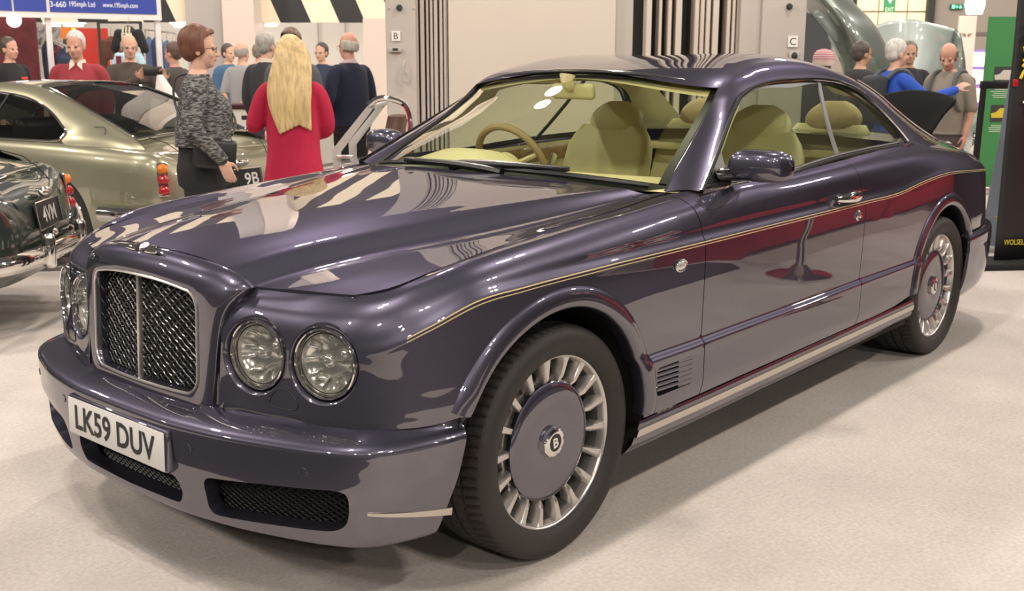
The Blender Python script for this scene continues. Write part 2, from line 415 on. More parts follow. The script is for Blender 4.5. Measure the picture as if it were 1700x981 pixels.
# ---- stations: s, z of rows, inward offset of rows, explicit top edge point
def ST(s, z, d, e): return (float(s), z, d, e)
STN = [
 ST(0,               [.530,.545,.56,.58,.62,.68,.72,.74,.76,.785,.815,.838], [0,0,.001,.002,.004,.009,.013,.016,.020,.028,.044,.066], (.700,.33,.866)),
 ST(s_of_yfront(.41),[.530,.545,.56,.58,.62,.68,.72,.74,.76,.785,.815,.838], [0,0,.001,.002,.004,.009,.013,.016,.020,.028,.044,.066], (.674,.41,.8635)),
 ST(s_of_yfront(.57),[.530,.545,.56,.58,.62,.68,.72,.74,.76,.785,.815,.838], [0,0,.001,.002,.004,.009,.013,.016,.020,.028,.045,.072], (.621,.56,.862)),
 ST(s_of_yfront(.70),[.530,.545,.56,.58,.62,.68,.72,.74,.76,.785,.815,.840], [0,0,.001,.002,.004,.009,.013,.016,.020,.028,.044,.070], (.566,.69,.861)),
 ST(s_of_yfront(.815),[.530,.545,.56,.58,.62,.68,.72,.74,.76,.79,.824,.850], [0,0,.001,.002,.004,.009,.013,.015,.020,.028,.044,.068], (.515,.750,.872)),
 ST(s_of_x(.495),    [.530,.542,.555,.575,.63,.70,.765,.787,.81,.835,.862,.884], [0,0,0,0,.004,.008,.010,.011,.022,.034,.055,.085], (.455,.773,.889)),
 ST(s_of_x(.35),     [.530,.54,.555,.575,.64,.73,.815,.840,.864,.884,.906,.922], [0,0,0,0,.004,.008,.009,.010,.024,.036,.060,.098], (.345,.774,.910)),
 ST(s_of_x(.18),     [.40,.45,.52,.545,.62,.74,.833,.855,.879,.900,.927,.945], [.0,0,0,.010,.010,.009,.009,.010,.025,.035,.060,.105], (.18,.770,.930)),
 ST(s_of_x(-.1),     [.34,.40,.52,.545,.62,.75,.842,.864,.888,.913,.946,.969], [.012,0,0,.014,.0130,.0115,.0115,.013,.027,.034,.058,.105], (-.1,.768,.961)),
 ST(s_of_x(-.45),    [.34,.40,.522,.545,.62,.75,.848,.869,.893,.925,.966,.995], [.012,0,0,.0165,.0150,.0125,.0120,.0135,.025,.033,.055,.105], (-.45,.790,.992)),
 ST(s_of_x(-.74),    [.342,.40,.522,.545,.62,.75,.852,.872,.896,.932,.982,1.012], [.012,0,0,.0165,.0150,.0125,.0120,.0135,.025,.033,.053,.095], (-.745,.815,1.024)),
 ST(s_of_x(-.95),    [.345,.40,.524,.547,.62,.75,.854,.875,.898,.936,.986,1.014], [.012,0,0,.0165,.0150,.0125,.0120,.0135,.025,.033,.050,.072], (-.95,.866,1.029)),
 ST(s_of_x(-1.5),    [.35,.405,.527,.55,.62,.75,.860,.881,.904,.942,.997,1.026], [.012,0,0,.0165,.0150,.0125,.0120,.0135,.025,.033,.050,.072], (-1.5,.866,1.041)),
 ST(s_of_x(-2.05),   [.355,.41,.532,.555,.63,.755,.866,.887,.910,.952,1.012,1.044], [.012,0,0,.0165,.0150,.0125,.0120,.0135,.024,.033,.050,.075], (-2.05,.858,1.062)),
 ST(s_of_x(-2.45),   [.36,.42,.532,.555,.635,.765,.872,.893,.916,.962,1.024,1.058], [.012,0,0,.0150,.0140,.0120,.0118,.013,.022,.033,.055,.085], (-2.45,.845,1.080)),
 ST(s_of_x(-2.72),   [.40,.45,.532,.555,.645,.775,.898,.919,.940,.982,1.036,1.068], [.0,0,0,.012,.0118,.0105,.0105,.012,.021,.035,.062,.098], (-2.72,.825,1.094)),
 ST(s_of_x(-3.05),   [.45,.49,.535,.555,.66,.79,.915,.936,.955,.990,1.036,1.066], [0,0,0,.004,.006,.009,.009,.010,.020,.040,.075,.120], (-3.02,.775,1.105)),
 ST(s_of_x(-3.4),    [.55,.57,.60,.63,.70,.80,.905,.922,.940,.975,1.018,1.046], [0,0,0,0,.004,.010,.012,.013,.022,.045,.085,.140], (-3.37,.715,1.090)),
 ST(s_of_x(-3.75),   [.56,.58,.61,.64,.70,.80,.885,.902,.918,.945,.982,1.008], [0,0,0,0,.004,.012,.018,.020,.028,.050,.090,.145], (-3.70,.665,1.052)),
 ST(s_of_x(-4.02),   [.56,.58,.61,.64,.70,.79,.865,.880,.895,.920,.952,.975], [0,0,0,0,.004,.012,.020,.023,.032,.052,.092,.14], (-3.93,.60,1.010)),
 ST(_ps[-1]-.5,      [.56,.58,.61,.64,.70,.79,.865,.880,.895,.920,.952,.975], [0,0,0,0,.004,.012,.020,.023,.032,.052,.092,.14], (-4.03,.46,.998)),
 ST(S_END,           [.56,.58,.61,.64,.70,.79,.865,.880,.895,.920,.952,.975], [0,0,0,0,.004,.012,.020,.023,.032,.052,.092,.14], (-4.06,0,1.0)),
]
NR = 13
_ss = np.array([q[0] for q in STN]); _zz = np.array([q[1] for q in STN]); _dd = np.array([q[2] for q in STN]); _ee = np.array([q[3] for q in STN])
def rows_at(s):
    """s array (n,) -> (n, NR, 3)"""
    s = np.clip(np.atleast_1d(np.asarray(s, float)), 0, S_END)
    z = interp_h(_ss, _zz, s); d = interp_h(_ss, _dd, s); e = interp_h(_ss, _ee, s)
    c = plan_xy(s); n = plan_n(s)
    xy = c[:,None,:]-n[:,None,:]*d[:,:,None]
    return np.concatenate([np.concatenate([xy, z[:,:,None]], 2), e[:,None,:]], 1)
_TAB_S = np.linspace(0, S_END, 700); NT = 24
_tab = rows_at(_TAB_S)                     # (S,NR,3)
def _tinterp(rows):
    tq = np.linspace(0, NR-1, (NR-1)*NT+1)
    out = np.zeros((rows.shape[0], len(tq), 3))
    for i in range(rows.shape[0]):
        r = rows[i]; ch = np.concatenate([[0], np.cumsum(np.maximum(np.linalg.norm(np.diff(r, axis=0), axis=1), 1e-4))])
        cq = np.interp(tq, np.arange(NR), ch)
        lo = interp_m(ch, r, cq); hi = interp_h(ch, r, cq); w = np.clip((tq-4.0)/1.0, 0, 1)[:,None]; out[i] = lo*(1-w)+hi*w
    return out
_TAB = _tinterp(_tab)
def body(st):
    """list of (s,t) -> array of points"""
    a = np.array(st, float); s = np.clip(a[:,0], 0, S_END)/S_END*(len(_TAB_S)-1); t = np.clip(a[:,1], 0, NR-1)*NT
    i = np.clip(s.astype(int), 0, len(_TAB_S)-2); j = np.clip(t.astype(int), 0, _TAB.shape[1]-2)
    u = (s-i)[:,None]; v = (t-j)[:,None]
    return (_TAB[i,j]*(1-u)+_TAB[i+1,j]*u)*(1-v)+(_TAB[i,j+1]*(1-u)+_TAB[i+1,j+1]*u)*v
def t_of_z(s, z, tmax=11.0):
    tq = np.linspace(0, tmax, 265)
    P = body([(s, q) for q in tq])[:,2]
    return float(np.interp(z, np.maximum.accumulate(P), tq))
def on_body(x, z, out=0.0):
    s = float(s_of_x(x)); t = t_of_z(s, z); return bpt(s, t, out)
def bnorm(s, t):
    p = body([(s-.01, t), (s+.01, t), (s, t-.06), (s, t+.06)])
    n = np.cross(p[1]-p[0], p[3]-p[2]); return Vector(n/np.linalg.norm(n))
_n = bnorm(s_of_x(-1.2), 4); NSGN = 1 if _n.y > 0 else -1
def bpt(s, t, out=0.0):
    p = Vector(body([(s, t)])[0]); return p+bnorm(s, t)*NSGN*out

VROWS = np.concatenate([np.arange(0, 4, .34), np.arange(4, 8, .25), np.arange(8, 12.01, .2)])
def body_panel(name, outer, holes, du=.022, mat=None, parent=None, jamb=.016, us=None):
    outer = [tuple(map(float, p)) for p in outer]; holes = [[tuple(map(float, p)) for p in h] for h in holes]
    u0 = min(p[0] for p in outer); u1 = max(p[0] for p in outer)
    if us is None: us = np.arange(u0+du/2, u1, du)
    rows = sorted(set([round(float(v), 3) for v in np.concatenate([np.arange(.0, 12.01, .25), [2.1,2.9,3.1]])]))
    pts = []
    sc = .09                                   # t scaled so that the triangulation is near isotropic
    O = [(p[0], p[1]*sc) for p in outer]; Hs = [[(p[0], p[1]*sc) for p in h] for h in holes]
    pts = fill_pts(O, Hs, du, .25*sc, margin=.45, us=us, vs=[r*sc for r in rows])
    P, F = cdt_panel(O, Hs, pts, lambda q: body([(a, b/sc) for a, b in q]))
    # orient outwards
    n = np.zeros(3); f = F[len(F)//2]; n = np.cross(P[f[1]]-P[f[0]], P[f[2]]-P[f[0]]); c = P[list(f)].mean(0)
    s0 = np.mean([0]);
    test = np.array([c[0]+1.6, c[1]*1.0, 0.]) if c[0] > .3 else np.array([c[0]+1.6 if c[0] < -3.6 else 0, c[1], 0.2])
    if n@test < 0: F = [tuple(reversed(q)) for q in F]
    mb = MB(); mb.add(P, F); add_jamb(mb, P, F, jamb)
    return mb

def seg(a, b, n): return [tuple(np.array(a)+(np.array(b)-np.array(a))*i/n) for i in range(n)]
G = .0022                                       # half panel gap
AX, AZ, AR = .012, .365, .408                   # front arch
RX, RZ, RR = -3.104, .365, .408                 # rear arch
S_DF = lambda t: float(s_of_x(-.742+.010*((t-5)/6)**2 + (.03*max(0,(t-9))/3)))   # door front cut
def S_DR(t):                                    # door rear cut, bowed
    return float(s_of_x(-2.052+.05*((t-5.5)/6.5)**2))
def arch_pts(cx, cz, r, a0, a1, n, dz=0):
    out = []
    for i in range(n+1):
        a = a0+(a1-a0)*i/n; x = cx+r*math.cos(a); z = cz+r*math.sin(a)
        s = float(s_of_x(x)); out.append((s, t_of_z(s, z)))
    return out
T_END = 12.0
# ---------------- front wing with lamp panel (bottom edge, arch, sill edge, door cut, top edge)
s_in = float(s_of_yfront(.345))
ca = math.asin((.535-AZ)/AR)
a_b = math.asin((.345-AZ)/AR)
outer = []
s_arch_f = float(s_of_x(AX+AR*math.cos(ca)))
outer += seg((s_in, .0), (s_arch_f, .0), 50)
outer += arch_pts(AX, AZ, AR, ca, PI-a_b, 60)
s_a2 = outer[-1][0]
outer += [(s, 0.05) for s in np.linspace(s_a2+.01, S_DF(0)-G, 20)]
outer += [(S_DF(t)-G, t) for t in np.linspace(.3, T_END-.3, 40)]
outer += [(s, T_END) for s in np.linspace(S_DF(T_END)-G, s_in, 110)]
LAMPS = []
lamp_holes = []
for (ly, lz) in ((.465,.692), (.677,.693)):
    s = float(s_of_yfront(ly)); t = t_of_z(s, lz); LAMPS.append((s, t))
    h = []
    for i in range(40):
        a = 2*PI*i/40; ss = s+.104*math.cos(a); h.append((ss, t_of_z(ss, lz+.104*math.sin(a))))
    lamp_holes.append(h)
# louvred vent behind the wheel
VX0, VX1, VZ0, VZ1 = -.452, -.668, .402, .497
def rrect(x0, x1, z0, z1, r, n=5):
    pts = []
    for cx, cz, a0 in ((x0, z0, 0), (x1, z0, 1), (x1, z1, 2), (x0, z1, 3)):
        sx = 1 if x1 > x0 else -1
        ox = cx+(r*sx if cx == x0 else -r*sx); oz = cz+(r if cz == z0 else -r)
        for k in range(n+1):
            a = PI+a0*PI/2+k*PI/2/n
            pts.append((ox+r*sx*math.cos(a), oz+r*math.sin(a)))
    return pts
vent_hole = [(float(s_of_x(x)), t_of_z(float(s_of_x(x)), z)) for x, z in rrect(VX0, VX1, VZ0, VZ1, .016)]
w = body_panel('front_wing', outer, lamp_holes+[vent_hole])
both(w, 'front_wing', paint, car, sharp=50)
# ---------------- door
outer = [(s, .05) for s in np.linspace(S_DF(0)+G, S_DR(0)-G, 60)]
outer += [(S_DR(t)-G, t) for t in np.linspace(.3, T_END-.05, 50)]
outer += [(s, T_END) for s in np.linspace(S_DR(T_END)-G, S_DF(T_END)+G, 60)]
outer += [(S_DF(t)+G, t) for t in np.linspace(T_END-.3, .3, 50)]
w = body_panel('door', outer, [])
door_l, door_r = both(w, 'door', paint, car, sharp=50)
# ---------------- rear quarter to rear centre
ca = math.asin((.60-RZ)/RR)
outer = [(s, .05) for s in np.linspace(S_DR(0)+G, float(s_of_x(RX+RR)), 20)]
outer += arch_pts(RX, RZ, RR, math.asin((.36-RZ)/RR)+.02, PI-ca, 60)
s_a3 = outer[-1][0]
outer += [(s, t_of_z(s, .60)) for s in np.linspace(s_a3+.01, S_END, 70)]
outer += [(S_END, t) for t in np.linspace(2.5, T_END, 20)]
outer += [(s, T_END) for s in np.linspace(S_END-.02, S_DR(T_END)+G, 110)]
outer += [(S_DR(t)+G, t) for t in np.linspace(T_END-.3, .3, 50)]
w = body_panel('rear_quarter', outer, [], du=.026)
both(w, 'rear_quarter_panel', paint, car, sharp=50)
# ---------------- wheel arch lips: a band swept round each arch
def arch_lip(cx, cz, r, a0, a1, n=56):
    rows = []
    for i in range(n+1):
        a = a0+(a1-a0)*i/n; row = []
        for dr, out in ((.062,-.004),(.056,.0035),(.050,.008),(.034,.0125),(.016,.014),(.004,.012),(-.004,.004),(-.006,-.01),(-.005,-.045)):
            x = cx+(r+dr)*math.cos(a); z = cz+(r+dr)*math.sin(a)
            p = on_body(x, z, 0); s = float(s_of_x(x)); nn = bnorm(s, t_of_z(s, z))*NSGN
            row.append(p+Vector((nn.x*.3, abs(nn.y), 0)).normalized()*out)
        rows.append(row)
    return MB().grid(rows)
caf = math.asin((.552-AZ)/(AR+.05))
lip = arch_lip(AX, AZ, AR, caf, PI-math.asin((.345-AZ)/AR)-.02)
both(lip, 'wheel_arch', paint, car, sharp=60)
lip = arch_lip(RX, RZ, RR, math.asin((.36-RZ)/RR)+.03, PI-math.asin((.60-RZ)/(RR+.05)))
both(lip, 'wheel_arch', paint, car, sharp=60)
# ---------------- pin stripes: two fine lines along the ledge
def stripe_line(t0, s0, s1, off, n=160):
    return [bpt(s, t_line(s)+off, .0006) for s in np.linspace(s0, s1, n)]
def ribbon(pA, pB):
    return MB().grid([[a, b] for a, b in zip(pA, pB)])
sa, sb = float(s_of_x(.545)), float(s_of_x(-3.86))
def stripe(tA, tB, name='pinstripe'):
    ss = np.linspace(sa, sb, 240)
    A = [bpt(s, tA, .0008) for s in ss]; B = [bpt(s, tB, .0008) for s in ss]
    both(ribbon(A, B), name, gold, car)
stripe(6.98, 7.12); stripe(6.55, 6.69)
# ---------------- rear deck
def row_edge(s0, s1, n): return [Vector(p) for p in body([(s, T_END) for s in np.linspace(s0, s1, n)])]
ed = row_edge(float(s_of_x(-2.72)), S_END, 40)
rows = []
for p in ed:
    rows.append([(p.x-.02*(1-abs(k)), p.y*k, p.z+.03*(1-k*k)*min(1, p.y/.5)) for k in np.linspace(1, -1, 15)])
MB().grid(rows).build('boot_lid', paint, car, recalc=True)

# ================================================================ hood
CN = [(.735,0,.940),(.60,0,.961),(.35,0,.990),(.05,0,1.018),(-.25,0,1.041),(-.45,0,1.053),(-.585,0,1.060)]
KL = [(.700,.335,.905),(.58,.352,.928),(.36,.392,.954),(.10,.445,.977),(-.18,.520,.999),(-.45,.610,1.020),(-.665,.690,1.034)]
VL = [(.680,.405,.866),(.57,.425,.886),(.37,.468,.909),(.13,.537,.933),(-.16,.615,.962),(-.45,.675,.993),(-.70,.735,1.020)]
ML = [(.63,.555,.866),(.54,.585,.884),(.37,.625,.905),(.13,.655,.932),(-.15,.695,.963),(-.45,.735,.992),(-.72,.765,1.023)]
SL = [(.575,.690,.864),(.51,.738,.876),(.37,.768,.906),(.13,.766,.936),(-.12,.766,.963),(-.45,.787,.994),(-.738,.790,1.026)]
HN = 46
def smooth_line(L, deg=4):
    L = np.array(L); t = np.concatenate([[0], np.cumsum(np.linalg.norm(np.diff(L, axis=0), axis=1))]); t /= t[-1]; q = np.linspace(0, 1, HN)
    if deg is None: return interp_h(t, L, q)
    o = np.stack([np.polyval(np.polyfit(t, L[:,k], deg), q) for k in range(3)], 1)
    e0 = L[0]-o[0]; e1 = L[-1]-o[-1]; return o+e0*((1-q)**4)[:,None]+e1*(q**4)[:,None]
cn, kl, vl, ml, sl_l = smooth_line(CN), smooth_line(KL), smooth_line(VL), smooth_line(ML), smooth_line(SL, None)
cn[:,1] = 0
lines = [cn]
for t in (.2, .4, .58, .74, .87): f = t**2.8; lines.append(np.stack([cn[:,0]+(kl[:,0]-cn[:,0])*t**2, kl[:,1]*t*.985, cn[:,2]+(kl[:,2]-cn[:,2])*f], 1))
lines.append(kl); lines.append(kl*.55+vl*.45+np.array([0,.002,-.001])); lines.append(vl)
for t in (.12, .3): lines.append(vl*(1-t)+ml*t+np.array([0,0,-.0022*math.sin(PI*min(1, t*2.2))]))
lines.append(ml); lines.append(ml*.5+sl_l*.5-np.array([0,0,.0008])); lines.append(sl_l)
lines = np.array(lines)                        # (row, HN, 3)
full = np.concatenate([lines[::-1]*[1,-1,1], lines[1:]], 0)
HR = 120
hood_grid = []
for j in range(HN):
    c = full[:, j]; ch = np.concatenate([[0], np.cumsum(np.linalg.norm(np.diff(c, axis=0), axis=1))])
    hood_grid.append(interp_h(ch, c, np.linspace(0, ch[-1], HR)))
hood_grid = np.array(hood_grid)
# front edge rounded down, corners eased by a jamb
mb = MB(); mb.grid(hood_grid.tolist())
hp = np.array(mb.v); hf = [tuple(f) for f in mb.f]
n = np.cross(hp[hf[0][1]]-hp[hf[0][0]], hp[hf[0][2]]-hp[hf[0][0]])
if n[2] < 0: hf = [tuple(reversed(f)) for f in hf]; mb.f = list(hf)
add_jamb(mb, hp, hf, .02)
mb.build('hood', paint, car, sharp=50)
# gutter under the hood edge so that the gap reads dark
# ================================================================ grille shell, bumper, lamps, sills, wheels
# ---- radiator shell swept round the opening
def grille_top(y): return .866-.030*(abs(y)/.276)**2.4
def gx(y, z): return .806-.024*(y/.276)**2-.052*(z-.535)
def opening(n=120, hw=.272, zb=.553, r=.05, inset=0.0):
    hw -= inset; zb += inset
    pts = []
    for k in range(13):                         # bottom right -> bottom left side ordering (anticlockwise seen from the front)
        a = -PI/2+k*PI/2/12; pts.append((hw-r+r*math.cos(a), zb+r+r*math.sin(a)))
    for z in np.linspace(zb+r, .79, 14)[1:]: pts.append((hw, z))
    zt = grille_top(hw)-inset
    for k in range(1, 11):
        a = k*PI/2/10; pts.append((hw-.045+.045*math.cos(a), .79+(grille_top(hw-.045)-inset-.79)*math.sin(a)))
    for y in np.linspace(hw-.045, 0, 16)[1:]: pts.append((y, grille_top(y)-inset))
    pts += [(-y, z) for y, z in reversed(pts[:-1])]
    for y in np.linspace(-(hw-r), hw-r, 18)[1:-1]: pts.append((y, zb))
    return pts
OP = opening()
def outer_edge(y, z):
    """point of the shell's outer border that belongs to an opening point"""
    hw, zb = .272, .553
    if z <= zb+.004: return (.772-.03*(y/.3)**2+.012, y*1.14, .520)
    return None
SH_SIDE = cr([(.775,.318,.515),(.768,.330,.60),(.762,.342,.70),(.752,.357,.78),(.727,.382,.83),(.680,.409,.8625)], 12)
SH_TOP = cr([(.680,.409,.8625),(.686,.385,.880),(.700,.335,.905),(.716,.24,.924),(.729,.12,.936),(.735,0,.940)], 12)
def along(path, f):
    L = [0]
    for a, b in zip(path, path[1:]): L.append(L[-1]+(b-a).length)
    q = f*L[-1]; i = min(max(int(np.searchsorted(L, q))-1, 0), len(path)-2)
    return path[i].lerp(path[i+1], (q-L[i])/max(L[i+1]-L[i], 1e-9))
rows = []
half = []
hp_ = [p for p in OP if p[0] >= -1e-9]
# order: start bottom centre -> right side (y+) -> top centre
start = [(y, z) for y, z in OP if z <= .5531 and y > 0]; start.sort()
seq = [(0., .553)]+[p for p in start if p[0] < .2219]+[p for p in OP[:OP.index(min(OP, key=lambda p: abs(p[0])+abs(p[1]-.866)))+1]]
Ls = [0.]
for a, b in zip(seq, seq[1:]): Ls.append(Ls[-1]+math.hypot(a[0]-b[0], a[1]-b[1]))
i_bc = next(i for i, p in enumerate(seq) if p[0] >= .2219)          # bottom corner begins
i_sd = next(i for i, p in enumerate(seq) if p[1] >= .60)            # side begins
i_tc = next(i for i, p in enumerate(seq) if p[1] >= .80)            # top corner begins
i_tp = next(i for i, p in enumerate(seq) if i > i_tc and p[0] <= .2271)
def ring(i):
    y, z = seq[i]
    I = Vector((gx(y, z), y, z))
    if i < i_bc: f = Ls[i]/Ls[i_bc]; O = Vector((.800-.02*(f*.9)**2, .285*f, .518)); kind = 0
    elif i < i_sd: f = (Ls[i]-Ls[i_bc])/(Ls[i_sd]-Ls[i_bc]); O = Vector((.7838, .285, .518)).lerp(SH_SIDE[0], min(1, f*1.0)); O = along([Vector((.7838,.285,.518)), SH_SIDE[0], along(SH_SIDE, .22)], f); kind = 1
    elif i < i_tp: f = (Ls[i]-Ls[i_sd])/(Ls[i_tp]-Ls[i_sd]); O = along(SH_SIDE, .22+.78*f); kind = 2
    else: f = (Ls[i]-Ls[i_tp])/(Ls[-1]-Ls[i_tp]); O = along(SH_TOP, f); kind = 3
    d = O-I
    Cc = Vector((I.x-.20*(I.x-O.x)+.006, I.y+d.y*.93, I.z+d.z*.93))
    # section: recess, lip, face, bulge, edge
    dirn = Vector((0, d.y, d.z)); dirn.normalize()
    row = [I+Vector((-.060,0,0))-dirn*.004, I+Vector((-.012,0,0))-dirn*.004, I+Vector((.000,0,0))-dirn*.002, I+Vector((.004,0,0))+dirn*.004]
    P0 = I+Vector((.005,0,0))+dirn*.007
    for t in np.linspace(0, 1, 14):
        q = P0*(1-t)**2+Cc*2*t*(1-t)+O*t*t; row.append(q)
    row.append(O+Vector((-.03, 0, -.012 if kind == 3 else 0))-dirn*.004)
    return row
rows = [ring(i) for i in range(len(seq))]
full = rows+[[Vector((p.x, -p.y, p.z)) for p in r] for r in reversed(rows[1:-1])]
gs = MB().grid(full, closed_u=True)
shell = gs.build('grille_shell', paint, car, sharp=60, recalc=False)
_f = shell.data.polygons[len(shell.data.polygons)//8]
# bright frame round the opening
fr = [Vector((gx(y, z)+.004, y, z)) for y, z in opening(inset=.001)]
MB().tube(fr, .0048, 8, closed=True).build('grille_frame', satin, car)
# woven mesh
gm = MB()
inner = [(y, z) for y, z in opening(inset=.004)]
def clip_line(p, q, n=60):
    pts = [(p[0]+(q[0]-p[0])*k/n, p[1]+(q[1]-p[1])*k/n) for k in range(n+1)]
    runs = []; cur = []
    for k, a in enumerate(pts):
        if inpoly(a, inner): cur.append((k, a))
        else:
            if len(cur) > 1: runs.append(cur)
            cur = []
    if len(cur) > 1: runs.append(cur)
    return runs
PY, PZ = .0300, .0205
for sgn in (1, -1):
    for k in range(-34, 35):
        y0 = k*PY
        # line z = .70 + sgn*(y-y0)*PZ/PY
        a = (y0-.5, .70-sgn*.5*PZ/PY); b = (y0+.5, .70+sgn*.5*PZ/PY)
        n = int(round(1.0/(PY/4)))
        for run in clip_line(a, b, n):
            pts = []
            for kk, (y, z) in run:
                ph = (kk-n/2)/2.0
                wob = .0010*math.cos(PI*ph+PI*k)*sgn
                pts.append(Vector((gx(y, z)-.030+wob, y, z)))
            gm.tube(pts, .0025, 4)
grm = gm.build('grille_mesh', darkmesh, car, smooth=False)
bk = MB(); bk.add([(gx(y, z)-.062, y, z) for y, z in opening(inset=-.004)], [tuple(range(len(OP)))]); bk.build('grille_backing', blackm, car, smooth=False)
cb = MB()
for z0, z1 in ((.552, .867),):
    cb.box(((gx(0, z0)+gx(0, z1))/2-.006, 0, (z0+z1)/2), (.014, .011, z1-z0), Matrix.Rotation(-math.atan(.052), 3, 'Y'), .002)
cb.build('grille_centre_bar', satin, car)
# winged badge on top of the shell
bd = MB()
def shell_top(y, f):
    """point on the shell top: f 0 = opening edge .. 1 = seam"""
    i = min(range(i_tp, len(seq)), key=lambda i: abs(seq[i][0]-abs(y))); r = ring(i); t = f*13; k = min(int(t), 12)
    p = r[4+k].lerp(r[5+k], t-k); return Vector((p.x, math.copysign(p.y, y) if y else 0, p.z))
for sg in (1, -1):
    for k in range(7):
        y0 = .010+.0025*k; y1 = .058-.0058*k; f0 = .60+.052*k; f1 = .66+.045*k
        pts = [shell_top(sg*(y0+(y1-y0)*t), f0+(f1-f0)*t-.03*math.sin(PI*t))+Vector((.004, 0, .005)) for t in np.linspace(0, 1, 9)]
        bd.tube(pts, [.0044*(1-.55*t) for t in np.linspace(0, 1, 9)], 6)
p = shell_top(0, .76)
bd.sphere(p+Vector((.003,0,.005)), (.017,.014,.010), R=Matrix.Rotation(.5, 3, 'Y'))
bd.build('winged_badge', chrome, car)
# ---- headlamps
lens_m = lampglass
refl = pmat('lamp_reflector', (.88,.87,.84), rough=.16, metal=.9)
def headlamp(s, t, k):
    c = bpt(s, t, 0); n = bnorm(s, t)*NSGN; n = Vector((n.x, n.y*.75, n.z*.35)).normalized()
    R = n.to_track_quat('Z', 'Y').to_matrix()
    out = []
    # painted cup that closes the hole
    cup = MB(); prof = [(.106,.010),(.1045,.0035),(.103,-.002),(.101,-.012),(.098,-.030),(.096,-.05)]
    n_ = 64; rr = []
    for j in range(n_):
        a = 2*PI*j/n_
        # the cup's rim follows the wing surface
        ss = s+.107*math.cos(a); zz = c.z+.107*math.sin(a); rim = bpt(ss, t_of_z(ss, zz), .0012)
        ss2 = s+.1015*math.cos(a); zz2 = c.z+.1015*math.sin(a); rim2 = bpt(ss2, t_of_z(ss2, zz2), -.003)
        base = c+R @ Vector((.0965*math.cos(a+ang0(R)), .0965*math.sin(a+ang0(R)), -.020)); base2 = c+R @ Vector((.0945*math.cos(a+ang0(R)), .0945*math.sin(a+ang0(R)), -.045))
        rr.append([rim, rim.lerp(rim2, .55)+n*.0012, rim2, rim2.lerp(base, .5), base, base2])
    cup.grid(rr, closed_u=True); out.append(('headlamp_surround', cup, paint))
    ringm = MB(); ringm.lathe([(.0955,-.03),(.0955,-.012),(.094,-.006),(.0915,-.004),(.089,-.006),(.0875,-.012),(.0865,-.03)], c, R, 64)
    out.append(('headlamp', ringm, chrome))
    bowl = MB(); prof = [(.088*math.sin(q), -.075+.055*(1-math.cos(q))) for q in np.linspace(.02, PI/2, 10)]; bowl.lathe(prof, c, R, 64)
    for j in range(11):                         # fluted reflector facets and the projector shroud
        a = j*2*PI/11+.3*k
        e = Vector((math.cos(a), math.sin(a), 0)); b0 = e*.045+Vector((0,0,-.060)); b1 = e*.078+Vector((0,0,-.030))
        bowl.box(c+R @ ((b0+b1)/2), (.034,.010,.006), R @ Matrix.Rotation(a, 3, 'Z') @ Matrix.Rotation(-.7, 3, 'Y'), .002)
    bowl.box(c+R @ Vector((0,.012,-.045)), (.085,.008,.03), R, .003); bowl.box(c+R @ Vector((.018,-.03,-.05)), (.06,.007,.02), R @ Matrix.Rotation(.5,3,'Z'), .003)
    bowl.sphere(c+R @ Vector((-.005,.004,-.045)), (.020,.020,.022)); bowl.sphere(c+R @ Vector((.045,.028,-.04)), .013); bowl.sphere(c+R @ Vector((-.03,-.045,-.043)), (.014,.02,.008))
    bowl.lathe([(.078,-.03),(.080,-.020),(.084,-.018),(.0865,-.024)], c, R, 48)
    out.append(('reflector', bowl, refl))
    dk = MB(); dk.lathe([(.0785,-.0185),(.0815,-.0172),(.0825,-.019)], c, R, 48); out.append(('seal_ring', dk, blackp))
    ln = MB(); ln.lathe([(0,-.002),(.03,-.003),(.06,-.007),(.08,-.0115),(.0885,-.0145)], c, R, 48); out.append(('lens', ln, lens_m))
    for mir in (False, True):
        root = None
        for nm, mb, mat in out:
            m2 = mb.mirror_y() if mir else mb
            if nm == 'headlamp_surround': m2.build(nm, mat, car, recalc=True); continue
            o = m2.build(nm, mat, car if root is None else root)
            if nm == 'headlamp': root = o
def ang0(R):
    """local angle in the lamp frame of the world direction that runs along the panel (towards +s)"""
    v = R.transposed() @ Vector((-.27, .96, 0)); return math.atan2(v.y, v.x)
for k, (s, t) in enumerate(LAMPS): headlamp(s, t, k)
# small headlamp washer flap: a fine rounded line on the panel
wl = MB()
sW = float(s_of_yfront(.560))
loop = [bpt(sW+dy, t_of_z(sW+dy, .582+dz), .0007) for dy, dz in [(math.copysign(abs(math.cos(a))**.7, math.cos(a))*.045*(1-.28*math.sin(a)), .026*math.sin(a)*(1.25 if math.sin(a) > 0 else .8)) for a in np.linspace(0, 2*PI, 40, endpoint=False)]]
wl.tube(loop, .0013, 5, closed=True)
both(wl, 'washer_flap_seam', blackp, car)
